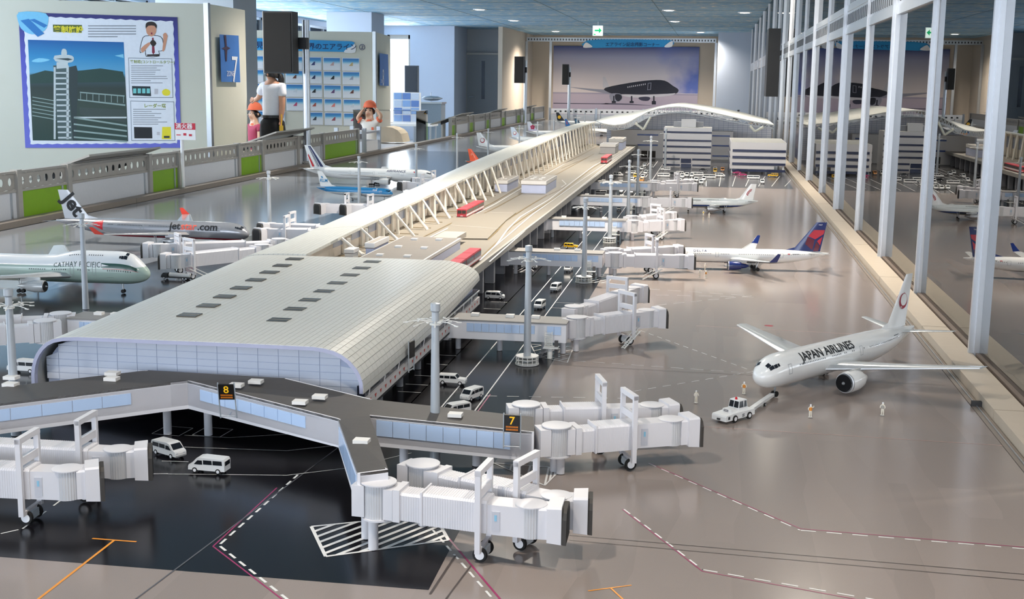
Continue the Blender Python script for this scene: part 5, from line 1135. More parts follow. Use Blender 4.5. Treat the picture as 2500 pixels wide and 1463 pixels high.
# ================================================================== model airliners
AW=mat('gloss white aircraft paint','#eeeeec',.16,noise=.01,coat=.5); ASV=mat('silver aircraft paint','#b4b5b8',.22,.55,noise=.02,coat=.4); AG=mat('wing grey paint','#c3c6c6',.25,.1,noise=.02,coat=.3); AMET=mat('polished metal lip','#c2c3c4',.38,.5); FANM=mat('fan black','#0c0d10',.35,.3); WINK=mat('cabin window dark','#20242c',.2); TYRE=mat('aircraft tyre','#141414',.65); STRM=mat('gear strut','#a9adb0',.3,.6)
_wh={}
def wheel_mesh(r):
    if r not in _wh:
        a=MB().lathe([(r*.55,-r*.32),(r*.9,-r*.32),(r,-r*.16),(r,r*.16),(r*.9,r*.32),(r*.55,r*.32)],16,(0,0,0),'y').mesh('wheel',True); a.materials.append(TYRE)
        b=MB().lathe([(.0001,-r*.28),(r*.56,-r*.28),(r*.56,r*.28),(.0001,r*.28)],12,(0,0,0),'y').mesh('hub'); b.materials.append(STRM); _wh[r]=(a,b)
    return _wh[r]
class Plane:
    def __init__(s,label,nose,hd,L,Rd,zc,span,fm=AW,wm=AG,finm=AW,tn=.12,tt=.64,hump=0.,wr=.30,cr=.20,ct=.055,swp=.30,wz=-.5,finh=.13,fc=(.155,.055),fsw=.13,eng=((.33,.155,.019,.075),),engm=None,wlet=None,wls=.0,fx=.80,det=2,hst=.20,gear=True,wing=True):
        s.L,s.R,s.zc,s.tn,s.tt,s.hump=L,Rd,zc,tn,tt,hump; s.eps=.0006
        s.o=t=thing('model_airliner',label,'model plane',(nose[0],nose[1],Z0),R(hd)); s.det=det
        n=28; st=[0.0012,.006,.014,.026,.042,.06,.08,.10,.12,.15,.19,.23,.27,.31,.35,.42,.5,.58,.64,.68,.72,.76,.80,.84,.88,.92,.96,.985,1.]
        s.fus=obj('fuselage',MB().loft([[s.pt(q,2*pi*i/n) for i in range(n)] for q in st]),fm,t,True)
        # wings
        z0=zc+Rd*wz
        def foil(x0,y,z,c,th): return [(x0,y,z+.0005),(x0-c*.08,y,z+th*.75),(x0-c*.3,y,z+th),(x0-c*.65,y,z+th*.6),(x0-c,y,z),(x0-c*.6,y,z-th*.35),(x0-c*.25,y,z-th*.45),(x0-c*.06,y,z-th*.35)]
        for sd in ((1,-1) if wing else ()):
            rg=[]
            for u in (0,.12,.36,.7,1.):
                y=sd*(Rd*.55+(span/2-Rd*.55)*u); c=L*(cr+(ct-cr)*(min(1,u*1.35) if u<.36 else .486+.514*(u-.36)/.64)); x=-L*wr-L*swp*u; rg.append(foil(x,y,z0+.09*abs(y)+(.004*u),c,.085*c*(1-.4*u)+.001))
            w=obj('wing',MB().loft(rg),wm,t,True)
            tip=rg[-1]
            if wlet:
                c=L*ct; x=tip[0][0]; y=tip[0][1]; z=tip[0][2]
                obj('winglet',MB().loft([foil(x-.002,y,z,c,.003)[:],foil(x-c*.5,y+sd*wls*.25,z+wls*.45,c*.75,.0025),foil(x-c*1.0,y+sd*wls*.45,z+wls,c*.45,.002)]),wlet,w,True)
            obj('leading_edge',MB().loft([[(p[0][0]+.0008,p[0][1],p[0][2]+.0014),(p[0][0]+.0012,p[0][1],p[0][2]-.0006),(p[1][0],p[1][1],p[1][2]+.0003)] for p in rg]),AMET,w)
            for (ex,ey,er,el) in eng:
                yy=sd*span/2*ey; xx=-L*ex; zz=max(er+.006,z0-.55*er+.09*abs(yy)-er*.9+.004)
                e_=obj('engine',MB().lathe([(er*.78,-el*.06),(er*.92,0),(er,-el*.12),(er,-el*.5),(er*.82,-el*.78),(er*.62,-el*.8),(er*.45,-el*1.05),(er*.2,-el*1.2),(.0004,-el*1.3)],22,(xx,yy,zz),'x'),engm or wm,w,True)
                obj('intake_lip',MB().lathe([(er*.80,-el*.05),(er*.86,.0),(er*.95,-.001),(er*.965,-el*.06),(er*.9,-el*.06)],22,(xx,yy,zz),'x'),AMET,e_,True)
                obj('fan',MB().lathe([(.0004,-el*.09),(er*.80,-el*.09),(er*.80,-el*.10),(.0004,-el*.10)],22,(xx+.0045*er/.019*2,yy,zz),'x'),FANM,e_)
                obj('spinner',MB().lathe([(.0003,el*.02),(er*.14,-el*.05),(er*.2,-el*.12)],10,(xx+.008*er/.019,yy,zz),'x'),STRM,e_)
                if det>1:
                    m=MB()
                    for k in range(14): a=2*pi*k/14; m.add([(xx+.0012,yy+er*.18*math.cos(a),zz+er*.18*math.sin(a)),(xx+.0012,yy+er*.76*math.cos(a+.1),zz+er*.76*math.sin(a+.1)),(xx+.0004,yy+er*.76*math.cos(a+.22),zz+er*.76*math.sin(a+.22))],[(0,1,2)])
                    tag(obj('fan_blade',m,mat('fan blade grey','#55585e',.3,.6),e_),kind='stuff')
                obj('pylon',MB().prism([(xx-el*.2,yy-.002),(xx-el*1.1,yy-.002),(xx-el*1.1,yy+.002),(xx-el*.2,yy+.002)],zz+er*.7,max(zz+er*1.05,z0+.09*abs(yy)+.004)),wm,e_)
            # tailplane
            rg=[foil(-L*(.865+.075*u),sd*(s.R*.35+hst*L*u),zc+Rd*.55+.10*hst*L*u,L*(.085-.05*u),.004*(1-.5*u)) for u in (0,1.)]
            obj('tailplane',MB().loft(rg),wm,t,True)
        # fin
        s.fz=zc+Rd*.80; s.fh=finh; s.fl0=-L*fx; s.fl1=-L*(fx+fsw); s.ft0=s.fl0-L*fc[0]; s.ft1=s.fl1-L*fc[1]
        rg=[]
        for u in (0,.5,1.):
            a=s.fl0+(s.fl1-s.fl0)*u; b=s.ft0+(s.ft1-s.ft0)*u; z=s.fz+finh*u; th=.0042*(1-.55*u); rg.append([(a,0,z),(a+(b-a)*.12,th*.8,z),(a+(b-a)*.4,th,z),(b,.0003,z),(b,-.0003,z),(a+(b-a)*.4,-th,z),(a+(b-a)*.12,-th*.8,z)])
        s.fin=obj('tail_fin',MB().loft(rg),finm,t,True)
        obj('dorsal_fillet',MB().add([(s.fl0+L*.05,0,s.fz+.003),(s.fl0-.006,.003,s.fz),(s.fl0-.006,-.003,s.fz),(s.fl0-.012*finh/.13,0,s.fz+finh*.13)],[(0,1,3),(0,3,2),(0,2,1)]),finm,s.fin)
        if gear: s.gear(wr,cr)
        s.cockpit()
    def rt(s,t):
        if t<s.tn: return s.R*(max(0,1-((s.tn-t)/s.tn)**2.15))**.5
        if t>s.tt: q=(t-s.tt)/(1-s.tt); return s.R*(1-.92*q**1.75)
        return s.R
    def pt(s,t,a,e=0.):
        r=s.rt(t); dz=0
        if t<s.tn: dz=-s.R*.22*((s.tn-t)/s.tn)**1.8
        if t>s.tt: dz=(s.R-r)*.62
        h=1.
        if s.hump and math.sin(a)>0:
            q=min(1,max(0,(t-.012)/.05))*(1-min(1,max(0,(t-.26)/.12)))
            q=q*q*(3-2*q); h=1+s.hump*q
        r+=e; return (-t*s.L,r*math.cos(a),s.zc+dz+r*math.sin(a)*h)
    def patch(s,name,m,t0,t1,a0,a1,sd=1,nt=8,na=4,e=.0006,par=None,shape=None):
        """coloured skin patch; angles in degrees above the horizontal on the given side"""
        vs=[];fs=[]
        for i in range(nt+1):
            for k in range(na+1):
                u,v=i/nt,k/na; t=t0+(t1-t0)*u; lo,hi=(a0,a1) if shape is None else shape(u); a=R(lo+(hi-lo)*v)
                p=s.pt(t,a,e); vs.append((p[0],p[1]*sd,p[2]))
        for i in range(nt):
            for k in range(na): b=i*(na+1)+k; fs.append((b,b+1,b+na+2,b+na+1))
        return obj(name,MB().add(vs,fs),m,par or s.fus)
    def ann(s,txt,size,t0,a0,sd,m,name='title',bold=.006,space=1.,shear=0.):
        vs,fs=text2d(txt,size,bold=bold,sub=size*.28,space=space,shear=shear); out=[]
        for u,v in vs:
            t=t0+u/s.L if sd>0 else t0-u/s.L
            r=s.rt(t); a=R(a0)+v/max(r,1e-4); p=s.pt(t,a,.0008); out.append((p[0],p[1]*sd,p[2]))
        return obj(name,MB().add(out,fs),m,s.fus)
    def windows(s,ranges,a=14,pitch=.0075,sd=1,m=None,w=.0030,h=4.6,name='cabin_window'):
        mb=MB()
        for t0,t1 in ranges:
            n=int((t1-t0)*s.L/pitch)
            for i in range(n):
                t=t0+i*pitch/s.L; q=w/s.L
                mb.add([(p[0],p[1]*sd,p[2]) for p in (s.pt(t,R(a),.0005),s.pt(t+q,R(a),.0005),s.pt(t+q,R(a+h),.0005),s.pt(t,R(a+h),.0005))],[(0,1,2,3)])
        tag(obj(name,mb,m or WINK,s.fus),kind='stuff')
    def doors(s,ts,sd=1,a=(-4,30),w=.013):
        g=mat('door outline grey','#9fa3a6',.4)
        for t in ts:
            q=w/s.L; e=.0012/s.L
            for (ta,tb,aa,ab) in ((t,t+e,a[0],a[1]),(t+q,t+q+e,a[0],a[1]),(t,t+q,a[1]-1.5,a[1]),(t,t+q,a[0],a[0]+1.5)): s.patch('door_outline',g,ta,tb,aa,ab,sd,2,4)
    def cockpit(s,up=None):
        a0=up or (24,48)
        for sd in (1,-1):
            for k,(ta,tb,lo,hi) in enumerate(((.026,.040,52,72),(.029,.045,34,51),(.046,.058,33,48),(.0592,.067,34,46))):
                if s.hump: ta,tb,lo,hi=ta*.8+.052,tb*.8+.052,lo+10,hi+8
                sc=s.tn/.12; s.patch('cockpit_window',WINK,ta*sc,tb*sc,lo,hi,sd,3,3,.0007)
    def gear(s,wr,cr):
        rw=.0072 if s.L>.6 else .0056
        def leg(x,y,n,zt,name):
            g=obj(name,MB().tube((x,y,rw),(x,y,zt),.0022,n=8).tube((x,y,rw*1.6),(x-.012,y,zt),.0012,n=5),STRM,s.o); a,b=wheel_mesh(rw)
            for i in range(n):
                for sd in (-1,1): w=obj('wheel',a,None,g,loc=(x+(i-(n-1)/2)*rw*2.15,y+sd*rw*.75,rw)); 
            if n>1: obj('bogie_beam',MB().lohi((x-rw*1.3*(n-1)/1.2,y-.0015,rw*.8),(x+rw*1.3*(n-1)/1.2,y+.0015,rw*1.2)),STRM,g)
        leg(-s.L*.105,0,1,s.zc-s.R*.5,'nose_gear')
        n=3 if s.L>1 else 2 if s.L>.6 else 1
        for sd in (-1,1): leg(-s.L*(wr+cr*.95),sd*s.R*1.25,n,s.zc-s.R*.4,'main_gear')
    def finpoly(s,name,pts,m,e=.0004,sd=(1,-1)):
        """polygon given as (chord fraction, height fraction)"""
        for q in sd:
            vs=[]
            for u,v in pts:
                a=s.fl0+(s.fl1-s.fl0)*v; b=s.ft0+(s.ft1-s.ft0)*v; th=.0042*(1-.55*v); vs.append((a+(b-a)*u,q*(th+e),s.fz+s.fh*v))
            obj(name,MB().add(vs,[tuple(range(len(vs)))]),m,s.fin)
    def fincirc(s,name,u,v,r,m,e=.0004,n=20,sd=(1,-1)):
        a=s.fl0+(s.fl1-s.fl0)*v; b=s.ft0+(s.ft1-s.ft0)*v; cx=a+(b-a)*u; cz=s.fz+s.fh*v
        for q in sd: obj(name,MB().add([(cx+r*math.cos(2*pi*i/n),q*(.0042+e),cz+r*math.sin(2*pi*i/n)) for i in range(n)],[tuple(range(n))]),m,s.fin)
    def fintext(s,txt,size,u,v,ang,sd,m,bold=.01,e=.0006,name='fin_title'):
        a=s.fl0+(s.fl1-s.fl0)*v; b=s.ft0+(s.ft1-s.ft0)*v; cx=a+(b-a)*u; cz=s.fz+s.fh*v; vs,fs=text2d(txt,size,bold=bold); c,sn=math.cos(R(ang)),math.sin(R(ang))
        obj(name,MB().add([(cx+(-sd)*(x*c-y*sn),sd*(.0042+e),cz+(x*sn+y*c)) for x,y in vs],fs),m,s.fin)
INK=mat('title black ink','#17181c',.4); NAVYI=mat('title navy ink','#1d2a5c',.4); REDI=mat('title red ink','#c8202c',.4)
# --- white airliner with crane emblem at the glass
p=Plane('white airliner with black lettering and red round tail emblem, being pushed back by a tractor',(.129,3.059),-127,.765,.0425,.0685,.735,wr=.315,cr=.205,ct=.06,swp=.235,finh=.148,fc=(.14,.048),fsw=.125,fx=.795,eng=((.285,.31,.0275,.085),),engm=AW,hst=.165)
p.ann('JAPAN AIRLINES',.0345,.185,28,1,INK,bold=.022)
p.windows([(.165,.33),(.36,.42),(.435,.455),(.485,.51),(.56,.575),(.60,.83)],17); p.doors([.10,.535,.86]); p.doors([.10,.86],-1); p.windows([(.165,.83)],17,sd=-1)
JR_=mat('emblem crimson','#a3182f',.35)
p.fincirc('emblem_disc',.47,.50,.0225,JR_); p.fincirc('emblem_wing',.47,.525,.0172,AW,.0009); p.finpoly('emblem_neck',[(.40,.52),(.52,.60),(.36,.68),(.50,.63),(.56,.57),(.48,.46)],JR_,.001); p.fintext('JAL',.008,.36,.375,0,1,AW,e=.0014)
w0=-p.L*.41
vs,fs=text2d('JA655J',.022); obj('wing_registration',MB().add([(-.35-.0-.27*abs(-.12-x)*0-.028+y*-1*-.9-.105*(x/.11),-.175-x*1.0,p.zc-.0178+.0895*(.175+x)+.0098) for x,y in vs],fs),INK,p.fus)
obj('wing_roundel',MB().add([(-.505+.013*math.cos(2*pi*i/18),-.315+.013*math.sin(2*pi*i/18),.0805) for i in range(18)],[tuple(range(18))]),JR_,p.fus)
p.patch('registration',INK,.79,.83,30,33,1)
# --- white airliner with blue/red tail
DN=mat('livery navy','#1c2f6e',.25,coat=.4); DR=mat('livery red','#c8283c',.25,coat=.4); DM=mat('livery maroon','#6a1a34',.25,coat=.4)
p=Plane('white airliner with dark blue and red tail docked at a boarding bridge',(-.155,5.315),-174.6,.657,.0305,.0585,.60,fm=zramp('white over navy belly',[(.0,'#1c2440'),(.0335,'#eeeeec'),(.2,'#eeeeec')],2,.18,.5),finm=DN,tn=.10,wr=.36,cr=.185,ct=.045,swp=.20,finh=.124,fc=(.18,.065),fsw=.15,fx=.765,eng=((.345,.34,.0185,.07),),engm=DN,wlet=DN,wls=.034,hst=.17)
p.ann('DELTA',.0155,.135,33,1,NAVYI,bold=.01,space=1.3); p.windows([(.10,.26),(.31,.375),(.395,.405),(.425,.66),(.71,.86)],16,.0078); p.doors([.075,.275,.685,.885],1,(-6,32))
p.finpoly('tail_red',[(.25,.74),(.97,.74),(.95,.60),(.62,.42),(.18,.52)],DR); p.finpoly('tail_maroon',[(.17,.50),(.60,.40),(.70,.05),(.30,.25)],DM); p.finpoly('tail_red',[(.74,.36),(.93,.52),(.93,.22)],DR); p.finpoly('tail_maroon',[(.72,.33),(.93,.19),(.92,.02),(.74,.02)],DM)
p.patch('flag_patch',REDI,.735,.75,24,30,1); p.patch('registration',INK,.765,.81,24,28,1); p.fintext('N657',.007,.35,.9,0,1,WHITE)
# --- phoenix tail
p=Plane('pale airliner with red phoenix tail emblem and dark blue waist stripe',(-.185,7.75),-175.8,.470,.0300,.056,.48,fm=zramp('white over blue stripe over grey',[(0,'#8d8f88'),(.036,'#27407c'),(.0455,'#dfe4e4'),(.2,'#e6e9e6')],2,.2,.5),finm=AW,tn=.14,tt=.58,wr=.36,cr=.22,ct=.06,swp=.22,finh=.098,fc=(.19,.075),fsw=.155,fx=.745,eng=((.34,.34,.018,.065),),engm=ASV,hst=.2)
p.windows([(.2,.30),(.36,.75)],20,.0075); p.ann('中国国际航空公司',.009,.34,40,1,INK,bold=.0); p.patch('flag_patch',REDI,.075,.10,30,42,1); p.patch('cheat_line',mat('livery black','#26221c',.3),.115,.26,33,40,1); p.doors([.13,.84],1)
for k in range(3):
    ro=.34-.10*k; a0,a1=R(75-10*k),R(262-8*k); pts=[(.56+ro*.8*math.cos(a0+(a1-a0)*q/9),.47+ro*.62*math.sin(a0+(a1-a0)*q/9)) for q in range(10)]
    pts2=[(.56+(ro-.065)*.8*math.cos(a0+(a1-a0)*q/9),.47+(ro-.065)*.62*math.sin(a0+(a1-a0)*q/9)) for q in range(9,-1,-1)]; p.finpoly('phoenix_feather',pts+pts2,JR_)
# --- silver star airliner
OR=mat('livery orange red','#d8402e',.3,coat=.3)
p=Plane('silver airliner with Jet lettering on its white tail and a red star',(-2.09,5.45),-1.5,.965,.0425,.0765,.86,fm=zramp('silver over red belly',[(0,'#b2182c'),(.0455,'#a4a5a9'),(.3,'#b2b3b6')],2,.22,.5),wm=ASV,finm=mat('pale silver fin','#d5d8de',.25,.1,coat=.3),tn=.105,wr=.275,cr=.185,ct=.045,swp=.23,finh=.135,fc=(.14,.055),fsw=.115,fx=.815,eng=((.275,.32,.0215,.075),),engm=ASV,wlet=OR,wls=.03,hst=.16)
MATS['silver over red belly'].node_tree.nodes['Principled BSDF'].inputs['Metallic'].default_value=.45
p.ann('Jet',.050,.388,8,-1,INK,bold=.02); vs,_=text2d('Jet',.050,bold=.02); wj=max(x for x,_ in vs)
p.ann('star',.050,.388-(wj+.002)/p.L,8,-1,mat('title coral ink','#e0604e',.4),bold=.02); vs,_=text2d('star',.050,bold=.02); wj+=max(x for x,_ in vs)
p.ann('.com',.050,.388-(wj+.006)/p.L,8,-1,INK,bold=.02)
p.windows([(.36,.50),(.53,.66),(.68,.72)],22,.0078,-1); p.patch('star_patch',REDI,.735,.79,-20,50,-1,6,4,shape=lambda u:(-20+30*u,55-28*u)); p.patch('star_patch',REDI,.79,.85,0,40,-1,6,4,shape=lambda u:(10+8*u,26-8*u)); p.doors([.13,.52],-1); p.patch('livery_caption',INK,.13,.205,6,9,-1)
p.fintext('Jet',.098,.86,.66,-52,-1,INK,bold=.03)
# --- green and white jumbo
p=Plane('big jumbo airliner, white over pale green, with dark green brush stroke at its nose',(-1.985,4.19),2.5,.98,.049,.083,.9,fm=zramp('white over sage green',[(0,'#8fa79c'),(.05,'#a9bdb3'),(.083+.016,'#f0f1f1'),(.4,'#f4f4f4')],2,.2,.5),tn=.115,hump=.42,wr=.27,cr=.21,ct=.05,swp=.28,finh=.15,eng=((.31,.42,.0215,.08),(.43,.74,.0215,.08)),hst=.16)
GRD=mat('livery dark green','#0f4a3c',.3,coat=.3)
p.ann('CATHAY PACIFIC',.0205,.348,13,-1,mat('title grey green','#33504a',.4),bold=.0,space=1.12)
p.patch('brush_stroke',GRD,.035,.165,12,28,-1,20,5,.0016,shape=lambda u:(10+2.5*u,25+1*u)); p.patch('brush_wing',AW,.135,.163,14,22,-1,5,2,.0024,shape=lambda u:(18-3*u,18+5*u)); p.patch('red_line',REDI,.03,.16,8.6,9.8,-1,8,1,.0009)
p.windows([(.055,.155),(.21,.265),(.30,.36),(.38,.45)],2,.0082,-1); p.windows([(.165,.225),(.24,.30)],52,.0082,-1); p.doors([.185,.27],-1,(-16,14)); p.patch('hatch',mat('hatch grey','#8a9a92',.4),.12,.145,-25,-23,-1)
# --- striped tail twin
p=Plane('long white airliner with blue, white and red striped tail at left',(-2.02,9.06),-5,1.05,.044,.080,.92,tn=.10,tt=.68,wr=.30,cr=.165,ct=.04,swp=.22,finh=.168,fc=(.13,.05),fsw=.125,fx=.815,eng=((.295,.31,.0245,.095),),engm=AW,hst=.15)
p.ann('AIRFRANCE',.0285,.352,30,-1,NAVYI,bold=.004); p.patch('slash_mark',REDI,.135,.15,26,42,-1,3,3,shape=lambda u:(24+10*u,36+10*u))
p.windows([(.12,.21),(.255,.33),(.36,.42),(.455,.60),(.645,.80)],13,.0085,-1); p.doors([.225,.44,.62,.83],-1)
for u0,u1,m in ((.17,.36,NAVYI),(.42,.47,NAVYI),(.52,.55,NAVYI)): p.finpoly('tail_stripe',[(u0,.05),(u1,.05),(u1*.93,.97),(u0*.85,.97)],m)
p.finpoly('tail_stripe',[(.72,.05),(.86,.05),(.92,.55),(.84,.62)],REDI)
# --- sky blue
p=Plane('sky blue and white airliner with blue letters on its white tail',(-2.035,7.86),-11,.56,.0285,.055,.5,fm=zramp('sky blue over white',[(0,'#c9ced2'),(.040,'#e6e9ec'),(.046,'#2f86bf'),(.2,'#2f8cc6')],2,.2,.5),finm=AW,tn=.12,wr=.36,cr=.2,ct=.05,swp=.2,finh=.10,fc=(.17,.06),fsw=.15,fx=.77,eng=((.35,.34,.017,.06),),hst=.18)
KB2=mat('title sky blue','#3a8cc0',.4); p.fintext('KLM',.030,.93,.30,0,-1,KB2,bold=.02); p.finpoly('crown_mark',[(.42,.56),(.62,.56),(.62,.68),(.42,.68)],KB2,sd=(-1,)); p.ann('KLM',.016,.235,24,-1,WHITE,bold=.02); p.patch('crown_mark',WHITE,.18,.2,56,64,-1); p.windows([(.2,.8)],30,.0085,-1,mat('cabin window blue','#1c5478',.3)); p.doors([.12,.85],-1)
# --- the rest of the left apron
def far(label,tail,hd,L,Rd,zc,finh,finm,fm=AW,**k):
    d=Vector((math.cos(R(hd)),math.sin(R(hd)))); n=Vector(tail)+d*L
    return Plane(label,(n.x,n.y),hd,L,Rd,zc,L*.88,fm=fm,finm=finm,finh=finh,det=1,**k)
OG=mat('livery tangerine','#e0572c',.3,coat=.3)
p=far('small airliner with orange tail behind the concourse roof',(-2.17,11.0),-3,.55,.0275,.055,.105,OG,fx=.77,fc=(.17,.06),fsw=.15,eng=((.35,.34,.017,.06),)); p.patch('orange_rear',OG,.80,1.0,-60,120,-1,8,8); p.windows([(.3,.7)],14,.0085,-1)
cur=mat('livery pale orange','#f0a080',.3)
pts=[(.5+.22*math.cos(q*.7),.42+.2*math.sin(q*.7)) for q in range(7)]; p.finpoly('curl_mark',pts+[(.5+.15*math.cos(q*.7),.42+.14*math.sin(q*.7)) for q in range(6,-1,-1)],cur,sd=(-1,))
def crane(p,r=.026):
    p.fincirc('emblem_disc',.5,.40,r,JR_); p.fincirc('emblem_wing',.5,.42,r*.74,AW,.0009); p.finpoly('emblem_neck',[(.44,.44),(.56,.52),(.42,.58),(.56,.53),(.60,.47),(.52,.38)],JR_,.0014)
p=far('white airliner with large red round tail emblem and black lettering at left',(-2.46,13.0),-3,.885,.043,.078,.135,AW,fx=.815); crane(p); p.ann('JAPAN',.030,.40,26,-1,INK,bold=.02); p.windows([(.2,.8)],12,.009,-1,mat('cabin line grey','#888b90',.4))
p=far('white airliner with smaller red round tail emblem, farther left',(-2.53,15.6),-3,.76,.036,.066,.125,mat('pale blue fin','#cfdae6',.3,coat=.3)); crane(p,.022)
p=far('white airliner with pink blossom on a lilac tail',(-2.62,17.6),-3,.86,.039,.07,.13,zramp('white to lilac fin',[(.09,'#a79ac4'),(.14,'#e6e4ee'),(.25,'#f0f0f2')],2,.3,.3,False))
for k in range(5):
    a=2*pi*k/5+.3; 
    for q in (-1,): 
        cx,cz=p.fl0-.075+.019*math.cos(a),p.fz+.052+.019*math.sin(a); obj('blossom_petal',MB().add([(cx+.0155*math.cos(2*pi*i/10),-.0052,cz+.0155*math.sin(2*pi*i/10)) for i in range(10)],[tuple(range(10))]),mat('blossom pink','#c02c58',.4),p.fin)
p=far('far airliner with black tail and yellow disc',(-2.82,22.5),-4,.88,.039,.07,.15,mat('livery black navy','#15181f',.3)); p.fincirc('yellow_disc',.5,.45,.03,mat('emblem yellow','#e8b428',.4),sd=(-1,))
p=far('far airliner with bright blue and pink tail',(-2.42,20.5),-4,.56,.028,.055,.115,mat('livery bright blue','#2a7cc8',.3)); p.finpoly('pink_patch',[(.3,.3),(.75,.25),(.7,.75),(.35,.7)],mat('livery rose','#b0708c',.4),sd=(-1,))
p=far('far airliner with dark blue patterned tail fading to orange',(-2.08,18.8),-4,.84,.039,.07,.15,zramp('teal to orange fin',[(.08,'#e07030'),(.13,'#e08a38'),(.15,'#1c3848'),(.26,'#12344c')],2,.3,.3,False)); p.patch('orange_rear',mat('livery orange','#e0762e',.4),.74,.9,-20,110,-1,6,6)
for q in range(5): p.finpoly('tail_pattern',[(.25+.1*(q%2),.3+.13*q),(.65,.34+.13*q),(.8,.30+.13*q),(.55,.27+.13*q)],mat('pattern sky blue','#4aa0cc',.4),sd=(-1,))
p=far('airliner with dark tail beyond the wave roof, near the glass',(.50,25.3),175,.7,.04,.075,.19,mat('livery black navy','#15181f',.3))
# ================================================================== vehicles
VW=mat('vehicle white','#efefee',.3,noise=.02,coat=.3); VGL=mat('vehicle glass','#1d2026',.12); VYE=mat('vehicle yellow','#e8b41c',.35); VOR=mat('vehicle orange','#d88a2c',.35); VMG=mat('vehicle magenta','#c0266a',.35); VDK=mat('vehicle dark','#26282c',.35); LMP=mat('lamp lens','#d8dce0',.2)
vw_t=MB().lathe([(.0028,-.0022),(.0048,-.0022),(.0052,-.001),(.0052,.001),(.0048,.0022),(.0028,.0022)],14,(0,0,0),'y').mesh('wheel',True); vw_t.materials.append(TYRE)
vw_h=MB().lathe([(.0001,-.0023),(.003,-.0023),(.003,.0023),(.0001,.0023)],10,(0,0,0),'y').mesh('hub'); vw_h.materials.append(WHITE)
def quad(vs): return MB().add(vs,[(0,1,2,3)])
def vehicle(name,label,cat,prof,w,glass,wheels,screen,rear=None,body=VW,group=None,wr=1.):
    t=thing(name,label,cat,(0,0,Z0),0,group)
    b=obj('body',MB().extr(prof,-w/2,w/2),body,t)
    for (x0,z0,x1,z1,x2) in glass:
        for s in (-1,1): y=s*(w/2+.0003); obj('side_window',quad([(x0,y,z0),(x1,y,z0),(x2,y,z1),(x0+.0006,y,z1)]),VGL,b)
    (xa,za),(xb,zb)=screen; n=Vector((za-zb,0,xb-xa)).normalized()*-.0004; n=Vector((abs(n.x),0,abs(n.z)))
    obj('windscreen',quad([(xa+n.x,-w*.44,za+n.z),(xa+n.x,w*.44,za+n.z),(xb+n.x,w*.40,zb+n.z),(xb+n.x,-w*.40,zb+n.z)]),VGL,b)
    if rear: (xa,za),(xb,zb)=rear; obj('rear_window',quad([(xa-.0004,-w*.4,za),(xa-.0004,w*.4,za),(xb-.0004,w*.38,zb),(xb-.0004,-w*.38,zb)]),VGL,b)
    xf=max(p[0] for p in prof)
    for s in (-1,1): obj('headlamp',MB().lohi((xf-.0004,s*w*.32-.0022,.0098),(xf+.0004,s*w*.32+.0022,.0122)),LMP,b)
    obj('bumper',MB().lohi((xf-.001,-w*.46,.0048),(xf+.0008,w*.46,.0074)),mat('bumper grey','#9a9c9e',.5),b)
    for x in wheels:
        for s in (-1,1): q=obj('wheel',vw_t,None,t,loc=(x,s*(w/2-.0016),.0052*wr)); q.scale=(wr,1,wr); obj('hub',vw_h,None,q)
    return t
VAN=dict(prof=[(-.034,.0055),(-.034,.0235),(-.032,.0272),(.010,.0285),(.0185,.0272),(.0285,.0170),(.0335,.0150),(.035,.0115),(.035,.0055)],w=.0255,glass=[(-.030,.0168,-.012,.0245,-.012),(-.0108,.0168,.006,.0245,.006),(.0075,.0162,.0238,.0238,.0165)],wheels=(-.0215,.0225),screen=((.0280,.0176),(.0194,.0264)),rear=((-.034,.0155),(-.034,.0235)))
SUV=dict(prof=[(-.036,.0065),(-.036,.0215),(-.034,.0262),(.010,.0268),(.0175,.0178),(.034,.0165),(.0365,.0135),(.0365,.0065)],w=.0255,glass=[(-.032,.0172,-.0195,.0240,-.0195),(-.0180,.0172,-.004,.0240,-.004),(-.0025,.0172,.0155,.0240,.0100)],wheels=(-.0225,.0235),screen=((.0170,.0184),(.0106,.0262)),rear=((-.036,.0160),(-.0352,.0225)),wr=1.12)
BUS=dict(prof=[(-.054,.0055),(-.054,.030),(-.052,.0325),(.052,.0325),(.0545,.029),(.0555,.0055)],w=.028,glass=[(-.050,.0185,-.002,.0275,-.002),(-.0005,.0185,.050,.0275,.050)],wheels=(-.034,.034),screen=((.0552,.0150),(.0538,.0290)),rear=((-.054,.019),(-.054,.028)))
CAR=dict(prof=[(-.031,.0055),(-.031,.0140),(-.022,.0155),(-.015,.0208),(.004,.0210),(.0135,.0148),(.028,.0128),(.031,.0100),(.031,.0055)],w=.024,glass=[(-.0165,.0148,-.006,.0198,-.006),(-.005,.0148,.0095,.0198,.0030)],wheels=(-.019,.020),screen=((.0132,.0152),(.0050,.0206)),rear=((-.0222,.0156),(-.0158,.0202)))
protos={}
def put(kind,px,py,hd,label,body=None,sc=1.,group=None,xy=None):
    nm,cat,spec={'van':('model_van','van',VAN),'suv':('model_suv','car',SUV),'bus':('model_bus','bus',BUS),'car':('model_car','car',CAR)}[kind]
    p=Vector((*xy,Z0)) if xy else P(px,py)
    if kind not in protos: protos[kind]=vehicle(nm,label,cat,**spec); t=protos[kind]; t.location=p; t.rotation_euler=(0,0,R(hd))
    else: t=dup(protos[kind],p,R(hd),label)
    t.scale=(sc,sc,sc); t['group']=group or 'service vehicles on the apron'
    if body:
        for c in t.children:
            if c.name.startswith('body'): c.material_slots[0].link='OBJECT'; c.material_slots[0].material=body
    return t
put('van',512,1152,177,'white van alone on the black apron under the link corridor',sc=1.12)
put('van',412,1112,-28,'white van half hidden behind the bottom left boarding bridge',sc=1.12)
put('suv',1104,938,-3,'white off-road car parked at the lane line beside the pier head')
put('van',1152,974,-112,'white van facing the camera behind the off-road car')
put('van',1114,1012,-132,'white van facing the camera, closest to the link corridor roof')
